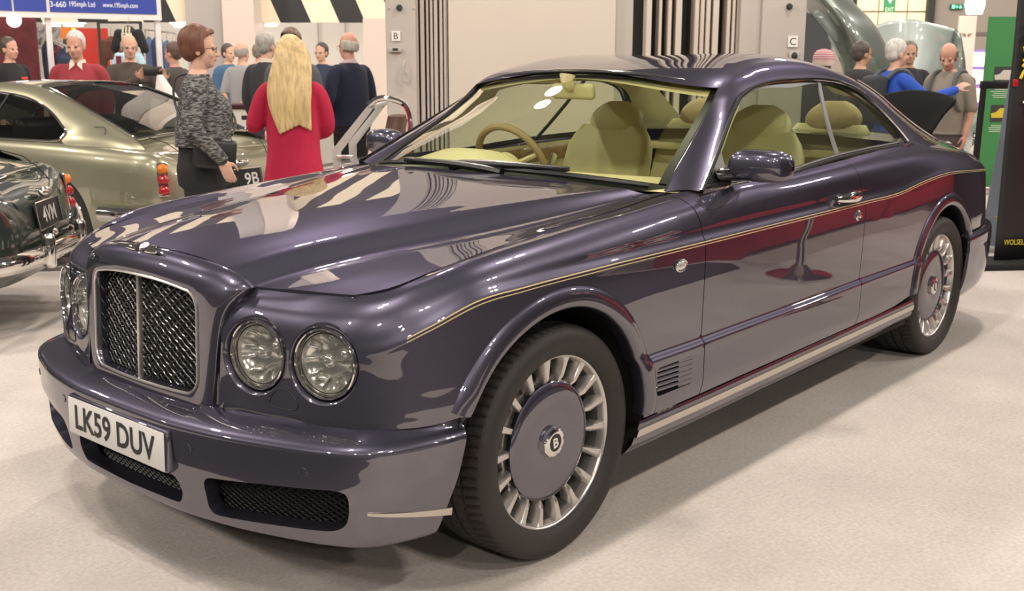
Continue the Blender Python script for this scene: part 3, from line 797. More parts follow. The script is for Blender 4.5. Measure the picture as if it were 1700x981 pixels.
# ---- front bumper
BPL = [(.882,0),(.881,.12),(.877,.24),(.864,.34),(.839,.47),(.794,.62),(.757,.72),(.711,.805),(.662,.852),(.60,.884),(.53,.906),(.46,.921),(.37,.931)]
BZ = [.536,.512,.502,.494,.470,.43,.40,.365,.32,.275,.245,.226,.222,.222]
BD = [.10,.024,.006,-.001,-.003,-.002,-.001,.003,.012,.020,.026,.034,.052,.14]
def bump_first(q):
    i = np.interp(q, [0, 1.0], [0, 1.0]); p = BUMP_xy(q)
    # body plan point nearest at the seam height
    if p[1] < .30: return (.802-.057*(p[1]/.30)**2, p[1], .532)
    m = _pc[:,0] > .30
    d = np.linalg.norm(_pc[m]-np.array([p[0]-.05*min(1, (p[0]-.3)/.4), p[1]-.012]), axis=1); c = _pc[m][np.argmin(d)]
    return (c[0]-.012, c[1]-.012, .536)
_bp = np.array(cr([(a, b, 0) for a, b in BPL], 20))[:,:2]; _bs = np.concatenate([[0], np.cumsum(np.linalg.norm(np.diff(_bp, axis=0), axis=1))])
def BUMP_xy(q): return np.array([np.interp(q, _bs, _bp[:,0]), np.interp(q, _bs, _bp[:,1])])
BUMP = Sheet(BPL, [(0, BZ, BD)], first=bump_first)
def bs_y(y): return float(np.interp(y, BUMP.pc[:,1], BUMP.ps))
def bs_x(x): return float(np.interp(-x, -BUMP.pc[:,0], BUMP.ps))
TB = BUMP.nr-1.0
def bpoly(pts): return [(bs_y(y), BUMP.t_of_z(bs_y(y), z)) for y, z in pts]
def round_poly(P, r, n=5):
    out = []; k = len(P)
    for i in range(k):
        p = Vector(P[i]); a = Vector(P[i-1]); b = Vector(P[(i+1) % k]); ra = min(r, (a-p).length*.45); rb = min(r, (b-p).length*.45)
        A = p+(a-p).normalized()*ra; B = p+(b-p).normalized()*rb
        for t in np.linspace(0, 1, n): out.append(tuple(A*(1-t)**2+p*2*t*(1-t)+B*t*t))
    return out
def dense(P, m=.02):
    out = []
    for a, b in zip(P, P[1:]+P[:1]):
        n = max(1, int(math.hypot(a[0]-b[0], a[1]-b[1])/m)); out += [(a[0]+(b[0]-a[0])*i/n, a[1]+(b[1]-a[1])*i/n) for i in range(n)]
    return out
def rear_x(z): return .392+.345*max(0, .553-z)*(.6+.8*max(0, .553-z))
side_open = dense(round_poly([(.375,.366),(.56,.382),(.772,.395),(.806,.385),(.800,.298),(.765,.272),(.56,.262),(.375,.252)], .035))
cen_half = dense(round_poly([(0.0,.345),(.262,.345),(.283,.30),(.262,.258),(0,.252)], .02))
cen_half = [p for p in cen_half if p[0] > .012]
outer = [(s, 0.0) for s in np.linspace(0, bs_x(.395), 90)]
zs = np.linspace(.53, .224, 24)
outer += [(bs_x(rear_x(z)), BUMP.t_of_z(bs_x(rear_x(z)), z)) for z in zs]
outer += [(s, TB) for s in np.linspace(bs_x(.505), 0, 90)]
# the centre opening runs across the middle: built as a notch in the half panel
notch_t1 = BUMP.t_of_z(0, .345); notch_t0 = BUMP.t_of_z(0, .252)
notch = [(0.0, notch_t0)]+[(bs_y(y), BUMP.t_of_z(bs_y(y), z)) for y, z in sorted([p for p in cen_half if p[1] < .262], key=lambda p: p[0])]
low = [p for p in cen_half if p[1] <= .2585]; low.sort(); upp = [p for p in cen_half if p[1] >= .3445]; upp.sort(reverse=True)
mid = [p for p in cen_half if .2585 < p[1] < .3445]; mid.sort(key=lambda p: p[1])
nt_ = [(0.0, .252)]+low+mid+upp+[(0.0, .345)]
outer += [(0.0, t) for t in np.linspace(TB-.25, notch_t0+.25, 8)]
outer += [(bs_y(y), BUMP.t_of_z(bs_y(y), z)) for y, z in nt_]
outer += [(0.0, t) for t in np.linspace(notch_t1-.2, .2, 28)]
bm_ = BUMP.panel(outer, [bpoly(side_open)], du=.02, jamb=.045)
both(bm_, 'front_bumper', paint, car, sharp=50)
# dark recesses with woven mesh behind the openings
def intake(y0, y1, z0, z1, name):
    mb = MB(); g = []
    ys = np.linspace(y0, y1, 30)
    for y in ys: g.append([BUMP.pt(bs_y(abs(y)), z, -.075) for z in np.linspace(z0, z1, 6)])
    g = [[Vector((p.x, math.copysign(p.y, y) if abs(y) > 1e-6 else 0, p.z)) for p in r] for r, y in zip(g, ys)]
    mb.grid(g)
    ml = MB()
    for sg in (1, -1):
        for k in range(-40, 41):
            pts = []
            for i in range(13):
                z = z0+(z1-z0)*i/12; y = (y0+y1)/2+k*.026+sg*(z-(z0+z1)/2)*1.5
                if y0 < y < y1:
                    p = BUMP.pt(bs_y(abs(y)), z, -.066); pts.append(Vector((p.x, y, p.z)))
            if len(pts) > 1: ml.tube(pts, .0032, 4)
    return mb, ml
a, b = intake(.34, .83, .245, .41, '')
both(a, 'intake_backing', blackm, car, recalc=True); both(b, 'intake_mesh', blackp, car)
a, b = intake(-.30, .30, .238, .36, '')
a.build('intake_backing', blackm, car, recalc=True); b.build('intake_mesh', blackp, car)
# pale trim strip low on the bumper side
st = []
for x in np.linspace(.680, .445, 24):
    f = (x-.445)/(.68-.445); s = bs_x(x); zc = .283+.044*f; hh = .011*(1-f)+.0035*f
    st.append([BUMP.pt(s, zc+hh, .000), BUMP.pt(s, zc+hh, .0035), BUMP.pt(s, zc-hh, .0035), BUMP.pt(s, zc-hh, 0)])
both(MB().grid(st), 'bumper_trim_strip', brush, car, recalc=True)
# parking sensors
for y, z in ((.338,.442), (.70,.438)):
    s = bs_y(y); p = BUMP.pt(s, z, .001); n = BUMP.nrm(np.array([s]))[0]; R = Vector((n[0], n[1], 0)).to_track_quat('Z', 'Y').to_matrix()
    both(MB().lathe([(0,.001),(.0085,.001),(.0095,0),(.0105,-.003),(.0115,.0005),(.0125,0)], p, R, 20), 'parking_sensor', paint, car)
# number plate on its plinth
pm = MB(); tilt = Matrix.Rotation(-.03, 3, 'Y')
pm.box((.871,0,.416), (.046,.535,.124), tilt, .010, 3)
plinth = pm.build('plate_plinth', paint, car)
pl = MB(); pl.box((.8945,0,.416), (.004,.520,.111), tilt, .0018, 2)
plate = pl.build('number_plate', white_plate, plinth)
black_txt = pmat('plate_black', (.012,.012,.012), rough=.5)
tm = MB(); letter_mb(tm, 'LK59 DUV', Vector((.8968,0,.4165)), (0,1,0), (tilt @ Vector((0,0,1))), w=.438, h=.077, bold=.022)
tm.build('plate_lettering', black_txt, plinth, smooth=False)
# ---- sills
def sill_z(x): return float(np.interp(-x, [.39,.74,1.5,2.05,2.66], [.340,.341,.350,.356,.363]))
xs = np.linspace(-.372, -2.69, 60)
sg_ = []; tr = []
for x in xs:
    z = sill_z(x)-.003; xf = x
    e = max(0, (-.372-x)); front = max(0, 1-e/.05)
    sg_.append([(x+fx*1.0*(.07*front), y, z-dz) for (y, dz, fx) in ((.935,.0,0),(.953,.001,0),(.957,.010,.1),(.956,.026,.2),(.953,.048,.35),(.950,.070,.5),(.935,.098,.8),(.905,.118,1),(.86,.126,1.0),(.60,.130,1.0))])
    tr.append([(x+.01*front, .9545, z-.024), (x+.01*front, .9605, z-.0255), (x+.02*front, .9585, z-.049), (x+.02*front, .952, z-.0505)])
sl = both(MB().grid(sg_), 'sill', paint, car, recalc=True)
tl = MB().grid(tr)
both(tl, 'sill_trim_strip', brush, car, recalc=True)
# ---- louvred vent
vt = MB(); back = []
for x in np.linspace(VX0, VX1, 8): back.append([on_body(x, z, -.03) for z in np.linspace(VZ0, VZ1, 4)])
vt.grid(back); both(vt, 'vent_backing', blackm, car, recalc=True)
lv = MB(); fm = MB()
for k in range(5):
    z = VZ0+.014+(VZ1-VZ0-.028)*k/4.0
    pts0 = []
    for x in np.linspace(VX0-.006, VX1+.006, 12):
        f = (VX0-x)/(VX0-VX1); lift = -.014*(1-f)+.0008*f
        pts0.append([on_body(x, z+.0065, lift-.002), on_body(x, z+.003, lift+.002), on_body(x, z-.0035, lift+.0018), on_body(x, z-.0095, lift-.013)])
    lv.grid(pts0)
# smooth outer half of the vent panel: it fades into the wing
fp = []
for x in np.linspace(VX0+(VX1-VX0)*.62, VX1-.002, 8):
    f = (VX0-x)/(VX0-VX1); fp.append([on_body(x, z, -.012*(1-f)) for z in np.linspace(VZ0+.002, VZ1-.002, 8)])
lv.grid(fp)
both(lv, 'side_vent', paint, car, recalc=True)
# ---- side repeater lamp
rp = MB(); p = on_body(-.585, .815, .002); n = Vector((0,1,.08)).normalized(); R = n.to_track_quat('Z', 'Y').to_matrix()
rp.sphere(p, (.030,.0095,.017))
rr_ = MB(); rr_.tube([p+Vector((.033*math.cos(a), .002, .0195*math.sin(a))) for a in np.linspace(0, 2*PI, 30, endpoint=False)], .0032, 6, closed=True)
both(rr_, 'repeater_bezel', chrome, car); both(rp, 'side_repeater_lamp', pmat('repeater_clear', (.75,.73,.70), rough=.08, metal=.6), car)
# ---- door handle and lock button
def handle(parent, mir):
    c = on_body(-1.87, .925, .0); h = MB()
    pts = [c+Vector((dx, .012+.034*(1-(abs(dx)/.125)**2.2), .0)) for dx in np.linspace(.118, -.118, 15)]
    g = []
    for i, p in enumerate(pts):
        f = i/14; hz = .019*math.sin(PI*(.14+.72*f))**.5*(1+.25*f); th = .011
        g.append([p+Vector((0, th*math.cos(a), hz*math.sin(a))) for a in np.linspace(0, 2*PI, 12, endpoint=False)])
    h.grid(g, closed_v=True)
    for q in (0, 14): h.add(g[q], [tuple(range(12)) if q == 0 else tuple(reversed(range(12)))])
    h.cyl(c+Vector((.085,-.02,0)), pts[2], .012); h.cyl(c+Vector((-.085,-.02,0)), pts[12], .014)
    lk = MB(); q = on_body(-1.975, .838, .0)
    lk.lathe([(0,.016),(.010,.016),(.013,.013),(.014,.002),(.020,.004),(.024,.001),(.025,-.004)], q, Vector((0,1,.05)).normalized().to_track_quat('Z','Y').to_matrix(), 24)
    if mir: h = h.mirror_y(); lk = lk.mirror_y()
    h.build('door_handle', chrome, parent, recalc=True); lk.build('door_lock_button', chrome, parent)
handle(door_l, False); handle(door_r, True)
# ---- door mirrors
def mirror():
    m = MB(); g = []
    # sections across the housing from inboard to outboard; each a rounded outline in x-z
    SEC = [(.858,-1.060,1.098,.030,.020),(.872,-1.062,1.100,.050,.044),(.892,-1.064,1.104,.064,.056),(.93,-1.066,1.106,.074,.061),(.98,-1.070,1.105,.078,.062),(1.02,-1.078,1.104,.074,.060),(1.052,-1.088,1.102,.062,.053),(1.070,-1.098,1.100,.036,.036),(1.077,-1.104,1.099,.008,.008)]
    sec = interp_h(range(len(SEC)), np.array(SEC), np.linspace(0, len(SEC)-1, 33))
    for y, x, z, a, b in sec:
        ring_ = []
        for k in range(28):
            q = 2*PI*k/28; cx = math.copysign(abs(math.cos(q))**.7, math.cos(q)); cz = math.copysign(abs(math.sin(q))**.6, math.sin(q))
            fwd = a*.95 if cx > 0 else a*.72
            ring_.append(Vector((x+cx*fwd, y, z+cz*b*(.92 if cz > 0 else .90))))
        g.append(ring_)
    m.grid(g, closed_v=True); m.add(g[0], [tuple(range(28))])
    ft = MB(); ft.tube(cr([(-1.00,.835,1.062),(-1.02,.86,1.070),(-1.045,.885,1.072),(-1.06,.93,1.062)], 6), [.040,.040,.038,.036,.035,.034,.034,.034,.034,.036,.037,.038,.038,.038,.036,.034,.03,.02,.01], 14)
    ft.v = [(x, y, 1.064+(z-1.064)*.5) for x, y, z in ft.v]
    cl = MB(); cl.tube(cr([(-1.02,.885,1.092),(-1.005,.862,1.092),(-.99,.845,1.088),(-1.005,.842,1.083),(-1.03,.86,1.083)], 6), .0045, 8)
    gl = MB(); gl.sphere((-1.118,.975,1.10), (.006,.085,.052))
    return m, ft, cl, gl
m, ft, cl, gl = mirror()
for mir in (False, True):
    q = [x.mirror_y() if mir else x for x in (m, ft, cl, gl)]
    o = q[0].build('door_mirror', paint, car, recalc=True, sharp=60)
    q[1].build('mirror_foot', blackp, o, recalc=True); q[2].build('mirror_pivot_trim', chrome, o); q[3].build('mirror_glass', chrome, o)
# ---- wheels
def make_tyre():
    prof = []                                     # (radius, axial) axial + = outer side
    W = .1275
    side = [(.262,.098),(.268,.108),(.280,.1175),(.298,.1245),(.315,.1265),(.330,.1225),(.341,.1145),(.348,.105)]
    tread = [(.3525,.094),(.3545,.078),(.3555,.0565),(.3555,.0535),(.3465,.051),(.3465,.041),(.356,.0385),(.356,.006),(.347,.0045),(.347,-.0045),(.356,-.006)]
    full = side+tread
    prof = full+[(r, -a) for r, a in reversed(side+tread[:7])]
    n = 4*76; g = []
    for j in range(n):
        a = 2*PI*j/n; row = []
        for r, ax in prof:
            rr = r
            if abs(ax) < .110 and r > .345:
                ph = (j+int((ax > 0)*2)) % 4
                if ph == 0 and r > .35 and .012 < abs(ax): rr = r-.0065
            row.append(Vector((rr*math.cos(a+.05*(abs(ax) if abs(ax) < .09 else .09)/.09), ax, rr*math.sin(a+.05*(abs(ax) if abs(ax) < .09 else .09)/.09))))
        g.append(row)
    return MB().grid(g, closed_u=True)
def Rax(): return Matrix(((1,0,0),(0,0,1),(0,-1,0)))     # local Z -> +Y
YAX = Vector((0,1,0)).to_track_quat('Z','Y').to_matrix()
def make_rim():
    r = MB()
    r.lathe([(.250,.070),(.2525,.080),(.2545,.088),(.2565,.0935),(.261,.0985),(.2665,.1000),(.2715,.0985),(.2735,.0925),(.272,.080)], (0,0,0), YAX, 96)
    r.lathe([(.150,.050),(.172,.056),(.186,.050),(.196,.030),(.200,.0)], (0,0,0), YAX, 72)      # bright shoulder behind the disc
    N = 18
    for k in range(N):
        a = 2*PI*(k+.5)/N
        e = Vector((math.cos(a), 0, math.sin(a))); t = Vector((-math.sin(a), 0, math.cos(a))); y = Vector((0,1,0))
        sec = []
        for f in np.linspace(0, 1, 7):
            rad = .2585-(.2585-.182)*f; w = .0135-.0045*f+.006*max(0, (.18-f))*5*.6; yo = .0945-.010*f-.008*max(0, f-.8)*5*.5; d = .052-.022*f
            if f == 1: w *= .75; yo -= .004
            c = e*rad
            sec.append([c+t*w*.72+y*yo, c+t*w+y*(yo-.0045), c+t*(w*1.12)+y*(yo-d), c-t*(w*1.12)+y*(yo-d), c-t*w+y*(yo-.0045), c-t*w*.72+y*yo, c+y*(yo-.002)])
        r.grid(sec, closed_v=True); r.add(sec[-1], [tuple(range(7))])
    return r
def make_disc():
    d = MB(); d.lathe([(.040,.0830),(.05,.0855),(.09,.0875),(.13,.0870),(.160,.0845),(.175,.0815),(.181,.0770),(.181,.068)], (0,0,0), YAX, 72); return d
def make_cap():
    c = MB()
    n = 9
    pr = [(.0,.101),(.030,.1005),(.036,.099)]
    c.lathe(pr+[(.038,.0985),(.043,.0975)], (0,0,0), YAX, n*4)
    ring1 = [(.043,.0975),(.047,.0945),(.0475,.083)]
    c.lathe(ring1, (0,0,0), YAX, n)
    c.lathe([(.0475,.0845),(.053,.0835),(.055,.0825)], (0,0,0), YAX, 40)
    return c
# rim, disc etc. built once; copies share the mesh data
tyre0 = rim0 = None
wheels = []
for wx in (0.0, -3.116):
    for mir in (False, True):
        yc = .8075
        if not wheels:
            o = make_rim().build('wheel', satin, car, sharp=40, recalc=False)
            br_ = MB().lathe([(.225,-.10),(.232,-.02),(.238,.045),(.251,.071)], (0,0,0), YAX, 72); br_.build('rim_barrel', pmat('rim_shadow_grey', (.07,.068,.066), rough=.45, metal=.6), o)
            ty = make_tyre().build('tyre', rubber, o, sharp=35)
            dc = make_disc().build('wheel_disc', paint, o); cp = make_cap().build('hub_cap', chrome, o, sharp=25)
            rg = MB().lathe([(.0,.1012),(.0265,.1012),(.0275,.1005)], (0,0,0), YAX, 32).build('badge_field', blackp, o)
            ltr = MB(); letter_mb(ltr, 'B', (0,.1014,0), (-1,0,0), (0,0,1), w=.024, h=.031, bold=.03); lt = ltr.build('badge_letter', white_plate, o, smooth=False)
            hb = MB().lathe([(.0,-.02),(.10,-.02),(.15,-.03),(.23,-.045),(.255,-.06)], (0,0,0), YAX, 48); hb.build('brake_disc', blackm, o)
            w_ = o
        else:
            w_ = copy_tree(wheels[0], car)
        wheels.append(w_)
        w_.location = (wx, yc if not mir else -yc, .356)
        rot = .12 if wx == 0 else .30
        w_.rotation_euler = (0, rot, PI if mir else 0) if mir else (0, rot, 0)
for w_ in wheels[2:]:
    pass
# ---- wheel wells, floor pan
for cx in (AX, RX):
    g = []
    for a in np.linspace(-.12, PI+.12, 30):
        g.append([(cx+r*math.cos(a), y, AZ+r*math.sin(a)) for r, y in ((.425,.905), (.425,.80), (.425,.62), (.425,.56), (.2,.56), (0,.56))])
    ww = MB(); ww.grid(g); both(ww, 'wheel_well', blackm, car, recalc=True)
fp_ = MB()
fp_.box((-1.55,0,.235), (2.4,1.80,.03)); fp_.box((.48,0,.30), (.50,1.10,.03)); fp_.box((-1.75,0,.30), (4.4,1.10,.10)); fp_.box((-3.75,0,.36), (.7,1.5,.03))
fp_.box((.42,0,.62), (.25,1.1,.40))
fp_.build('floor_pan', blackm, car, smooth=False)
# ---- rear bumper
RPL = [(-3.42,.962),(-3.6,.957),(-3.8,.937),(-3.98,.895),(-4.13,.82),(-4.24,.70),(-4.31,.52),(-4.35,.28),(-4.36,0)]
RBM = Sheet(RPL, [(0,[.590,.578,.570,.54,.46,.40,.34,.27,.235,.230],[.045,.010,.003,-.002,0,.004,.012,.035,.06,.14]), (1.6,[.625,.612,.604,.57,.48,.41,.34,.27,.235,.230],[.10,.015,.004,-.002,0,.004,.012,.03,.06,.14])])
outer = [(s, 0) for s in np.linspace(0, RBM.end, 50)]+[(RBM.end, t) for t in np.linspace(.3, 8.7, 20)]+[(s, 9.0) for s in np.linspace(RBM.end, .0, 50)]+[(0, t) for t in np.linspace(8.7, .3, 20)]
both(RBM.panel(outer, ref=(-3.4,0,.3)), 'rear_bumper', paint, car, sharp=50)
# ================================================================ greenhouse
DL = [(-.832,.870,1.027),(-.965,.828,1.097),(-1.101,.782,1.169),(-1.302,.714,1.278),(-1.388,.690,1.323),(-1.485,.671,1.351),(-1.662,.653,1.379),(-1.926,.645,1.391),(-2.20,.645,1.390),(-2.395,.656,1.371),(-2.565,.687,1.322),(-2.656,.720,1.263),(-2.733,.760,1.196),(-2.783,.798,1.137),(-2.800,.825,1.098)]
TP = [(-.790,.757,1.021),(-.895,.728,1.085),(-1.015,.701,1.152),(-1.205,.660,1.262),(-1.275,.648,1.311),(-1.345,.634,1.368),(-1.600,.585,1.444),(-1.92,.575,1.468),(-2.20,.580,1.459),(-2.42,.595,1.432),(-2.65,.615,1.382),(-2.84,.640,1.318),(-3.03,.672,1.228),(-3.22,.705,1.145),(-3.46,.735,1.062)]
def dense_line(L, n): L = np.array(L); return interp_h(np.concatenate([[0], np.cumsum(np.linalg.norm(np.diff(L, axis=0), axis=1))]), L, np.interp(np.linspace(0, len(L)-1, n), range(len(L)), np.concatenate([[0], np.cumsum(np.linalg.norm(np.diff(L, axis=0), axis=1))])))
NP = 141
dl = dense_line(DL, NP); tp = dense_line(TP, NP)
IW = int(round(5/14*(NP-1)))                       # windscreen corner
# pillar / rail strip, bulging outwards; its lower ends run down inside the shoulder
pil = []
for k in range(NP):
    a, b = Vector(dl[k]), Vector(tp[k]); m = (a+b)/2
    out = Vector((0, .55, .8)).normalized(); w = (b-a).length
    f = k/(NP-1)
    bul = .020*min(1, w/.12)+.035*max(0, f-.75)*4*min(1, w/.4)*.6
    c = m+out*bul*2*.5+Vector((0, .01, 0))
    row = [a+Vector((0,-.012,0)), a]
    for t in np.linspace(0, 1, 10)[1:]: row.append(a*(1-t)**2+(a*.25+b*.25+c*.5+out*bul*.4)*2*t*(1-t)+b*t*t)
    pil.append(row)
# rear foot of the C pillar spreads onto the shoulder
foot = []
pl_mb = MB(); pl_mb.grid(pil)
# skirt from the last pillar section down to the shoulder
last = pil[-1]
sk = []
for i, p in enumerate(last[1:]):
    sq = float(s_of_x(min(-2.70, p.x-.03))); e = Vector(body([(sq, 11.2)])[0])
    q = Vector((p.x-.10, p.y+.035, p.z-.055)); r = Vector((p.x-.16, p.y+.05, p.z-.11))
    sk.append([p, p.lerp(q, .5)+Vector((0,.004,.004)), q, r])
pl_mb.grid(sk)
both(pl_mb, 'roof_pillar', paint, car, sharp=50, recalc=True)
# roof skin between the rails, header to rear window
CR = [(-1.255,0,1.432),(-1.50,0,1.474),(-1.90,0,1.497),(-2.20,0,1.494),(-2.42,0,1.476),(-2.55,0,1.452)]
iR = int(round(10/14*(NP-1)))
rf = []
crl = dense_line(CR, iR-IW+1)
for j, k in enumerate(range(IW, iR+1)):
    e = Vector(tp[k]); c = Vector(crl[j]); pr = Vector(pil[k][-2]); tang = (e-pr).normalized()
    row = []
    for t in np.linspace(0, 1, 22):
        # Hermite from the rail (its own slope) to a level centre
        L = (c-e).length; p = e*(2*t**3-3*t**2+1)+tang*L*(t**3-2*t**2+t)*.62+c*(-2*t**3+3*t**2)+Vector((0,-1,0))*L*(t**3-t**2)
        row.append(p)
    rf.append(row)
rf_full = [r+[Vector((p.x, -p.y, p.z)) for p in reversed(r[:-1])] for r in rf]
MB().grid(rf_full).build('roof', paint, car, recalc=True, sharp=60)
# ---- panes
def coons(L, bot, top, n, bow):
    """pane between a side line L (bottom to top) and its mirror, bulging forward by bow"""
    g = []
    m = len(L)
    for i, p in enumerate(L):
        f = i/(m-1); p = Vector(p); c = Vector(bot).lerp(Vector(top), f)
        c.x += bow[0]*math.sin(PI*f); c.z += bow[1]*math.sin(PI*f)
        row = []
        for t in np.linspace(-1, 1, n):
            y = p.y*t; q = 1-abs(t)**2.4
            row.append(Vector((p.x+(c.x-p.x)*q, y, p.z+(c.z-p.z)*q)))
        g.append(row)
    return g
ws_side = [Vector(tp[k]) for k in range(0, IW+1)]
ws_in = [p+Vector((-.012,-.006,-.006)) for p in ws_side]
WS = coons(ws_in, (-.625,0,1.052), (-1.262,0,1.426), 41, (.012,.008))
MB().grid(WS).build('windscreen', wsglass, car, recalc=True)
# black ceramic border + rubber: strips just behind the glass edge
bd_ = MB(); nrow = len(WS); ncol = len(WS[0])
off = Vector((-.006,0,-.004))
for side in (0, 1):
    g = []
    for r in WS:
        q = list(reversed(r)) if side else r
        g.append([q[0]+off, q[1].lerp(q[0], .0)+off])
    bd_.grid(g)
g = [[p+off for p in WS[-1]], [WS[-1][j].lerp(WS[-4][j], .42)+off for j in range(ncol)]]; bd_.grid(g)
g = [[p+off for p in WS[0]], [WS[4][j]+off for j in range(ncol)]]; bd_.grid(g)
bd_.build('windscreen_border', blackp, car)
wr = MB()
edge = [r[0] for r in WS]+WS[-1][1:]+[r[-1] for r in reversed(WS[:-1])]
wr.tube([p+Vector((.004,0,.002)) for p in edge], .0075, 6); wr.build('windscreen_rubber', blackp, car)
wt = MB()
wt.tube([Vector((p.x+.010, p.y*1.004, p.z+.007)) for p in edge], .0032, 6); wt.build('windscreen_trim', chrome, car)
# cowl under the wipers
cw = []
for t in np.linspace(-1, 1, 41):
    hx = -.585-.153*abs(t)**2.2; hz = 1.060-.034*abs(t)**2.0; y = .79*t
    gxx = WS[0][int(round((t+1)/2*(ncol-1)))]
    a = Vector((hx+.03, y, hz-.012)); b = Vector((hx-.02, y, hz-.030)); c = Vector((gxx.x-.02, gxx.y, gxx.z-.012)); cw.append([a+Vector((.05,0,-.03)), a, b, c, c+Vector((-.06,0,-.01))])
MB().grid(cw).build('cowl_panel', blackp, car, recalc=True)
# rear window
rw_side = [Vector(tp[k]) for k in range(iR, NP)]
RW = coons([p+Vector((.008,-.012,-.004)) for p in rw_side], (-2.55,0,1.452), (-3.50,0,1.078), 31, (-.02,.025))
MB().grid(RW).build('rear_window', sdglass, car, recalc=True)
rt = MB(); rt.tube([p+Vector((-.004,.002,.006)) for p in rw_side], .0055, 8); both(rt, 'rear_window_trim', chrome, car)
# deck filler between rear window and boot
dk = MB(); g = []
for t in np.linspace(-1, 1, 17):
    g.append([(-3.46, .76*t, 1.058+.02*(1-t*t)), (-3.62, .74*t, 1.055+.025*(1-t*t)), (-3.8, .70*t, 1.03+.03*(1-t*t))])
dk.grid(g).build('rear_deck', paint, car, recalc=True)
# ---- side glass: door pane and quarter pane on one curved surface
def sg_y(x, z): return .862-(z-1.035)*.62
belt = [(-2.80,1.098),(-2.76,1.084),(-2.666,1.085),(-2.35,1.079),(-2.004,1.069),(-1.75,1.055),(-1.532,1.040),(-1.2,1.032),(-.832,1.024)]
top_line = [(p[0], p[2]) for p in dl]
b_top, b_bot = (-2.186,1.388), (-2.008,1.069)
def gmap(q): return np.array([(x, sg_y(x, z)-.010-.010*math.sin(PI*min(1, max(0, (z-1.03)/.36))), z) for x, z in q])
beltd = [tuple(p)[:2] for p in cr([(a, b, 0) for a, b in belt], 8)]
def xb(z): return b_bot[0]+(b_top[0]-b_bot[0])*(z-1.069)/(b_top[1]-1.069)
allp = [(x, z) for x, z in top_line]+beltd[1:-1]
def clip_half(poly, keep_front):
    out = []; n = len(poly)
    sgn = 1 if keep_front else -1
    fval = lambda p: sgn*(p[0]-xb(p[1]))
    for i in range(n):
        a, b = poly[i], poly[(i+1) % n]; fa, fb = fval(a), fval(b)
        if fa >= 0: out.append(a)
        if fa*fb < 0: t = fa/(fa-fb); out.append((a[0]+(b[0]-a[0])*t, a[1]+(b[1]-a[1])*t))
    return out
for nm, kf in (('door_window', True), ('quarter_window', False)):
    poly = clip_half(allp, kf)
    pts = fill_pts(poly, [], .06, .06, margin=.4)
    P, F = cdt_panel(poly, [], pts, gmap)
    mb = MB(); mb.add(P, F); both(mb, nm, sdglass, car, recalc=True)
bp_ = MB(); pts = [Vector(gmap([(xb(z), z)])[0])+Vector((0,.006,0)) for z in np.linspace(1.068, 1.390, 8)]
g = [[p+Vector((.017,0,0)), p+Vector((.015,.005,.001)), p+Vector((-.015,.005,.001)), p+Vector((-.017,0,0))] for p in pts]; bp_.grid(g)
both(bp_, 'window_divider', pmat('dark_divider', (.06,.058,.055), rough=.3), car, recalc=True)
# bright frame round the side windows, black channel inside it, belt trim
frm = MB()
fl = [Vector(p)+Vector((0,.006,.002)) for p in dl]
rear_c = cr([dl[-1]+np.array([0,.004,0]), (-2.795,.835,1.086), (-2.770,.838,1.079), (-2.70,.838,1.079)], 6)
def strip(path, w, lift, nrm=Vector((0,.86,.5))):
    g = []
    for i, p in enumerate(path):
        t = (path[min(i+1, len(path)-1)]-path[max(i-1, 0)]).normalized(); s_ = nrm.cross(t).normalized()*w
        g.append([p-s_, p-s_*.8+nrm*lift, p+nrm*lift*1.5, p+s_*.8+nrm*lift, p+s_])
    return MB().grid(g)
both(strip(fl+[Vector(p) for p in rear_c[1:]], .0085, .006), 'window_frame_trim', chrome, car, recalc=True)
ch_ = MB(); cen = Vector((-1.9,.75,1.2))
path = [Vector(p) for p in dl]
g = []
for i, p in enumerate(path):
    d = (cen-p); d.y = 0; d.normalize(); inn = Vector((d.x, 0, d.z)); a = p+inn*.006; b = p+inn*.030
    a.y = sg_y(a.x, a.z)-.002; b.y = sg_y(b.x, b.z)-.006; g.append([a, b])
ch_.grid(g); both(ch_, 'window_rubber', blackp, car, recalc=True)
bt = [Vector((x, sg_y(x, z)+.004, z)) for x, z in [tuple(p)[:2] for p in cr([(a, b, 0) for a, b in belt[2:]], 10)]]
both(strip(bt, .009, .006, Vector((0,.75,.66)).normalized()), 'waist_trim', chrome, car, recalc=True)
bt2 = [p+Vector((0,-.004,.014)) for p in bt]
both(strip(bt2, .007, .003, Vector((0,.86,.5))), 'waist_rubber', blackp, car, recalc=True)
# mirror quarter sail
sl_ = MB(); poly = [(-.86,1.034),(-1.06,1.036),(-1.075,1.10),(-1.10,1.155),(-1.085,1.155)]
sl_.add([(x, sg_y(x, z)+.001, z) for x, z in poly], [(0,1,2,3,4)])
both(sl_, 'mirror_sail', blackp, car, recalc=True)
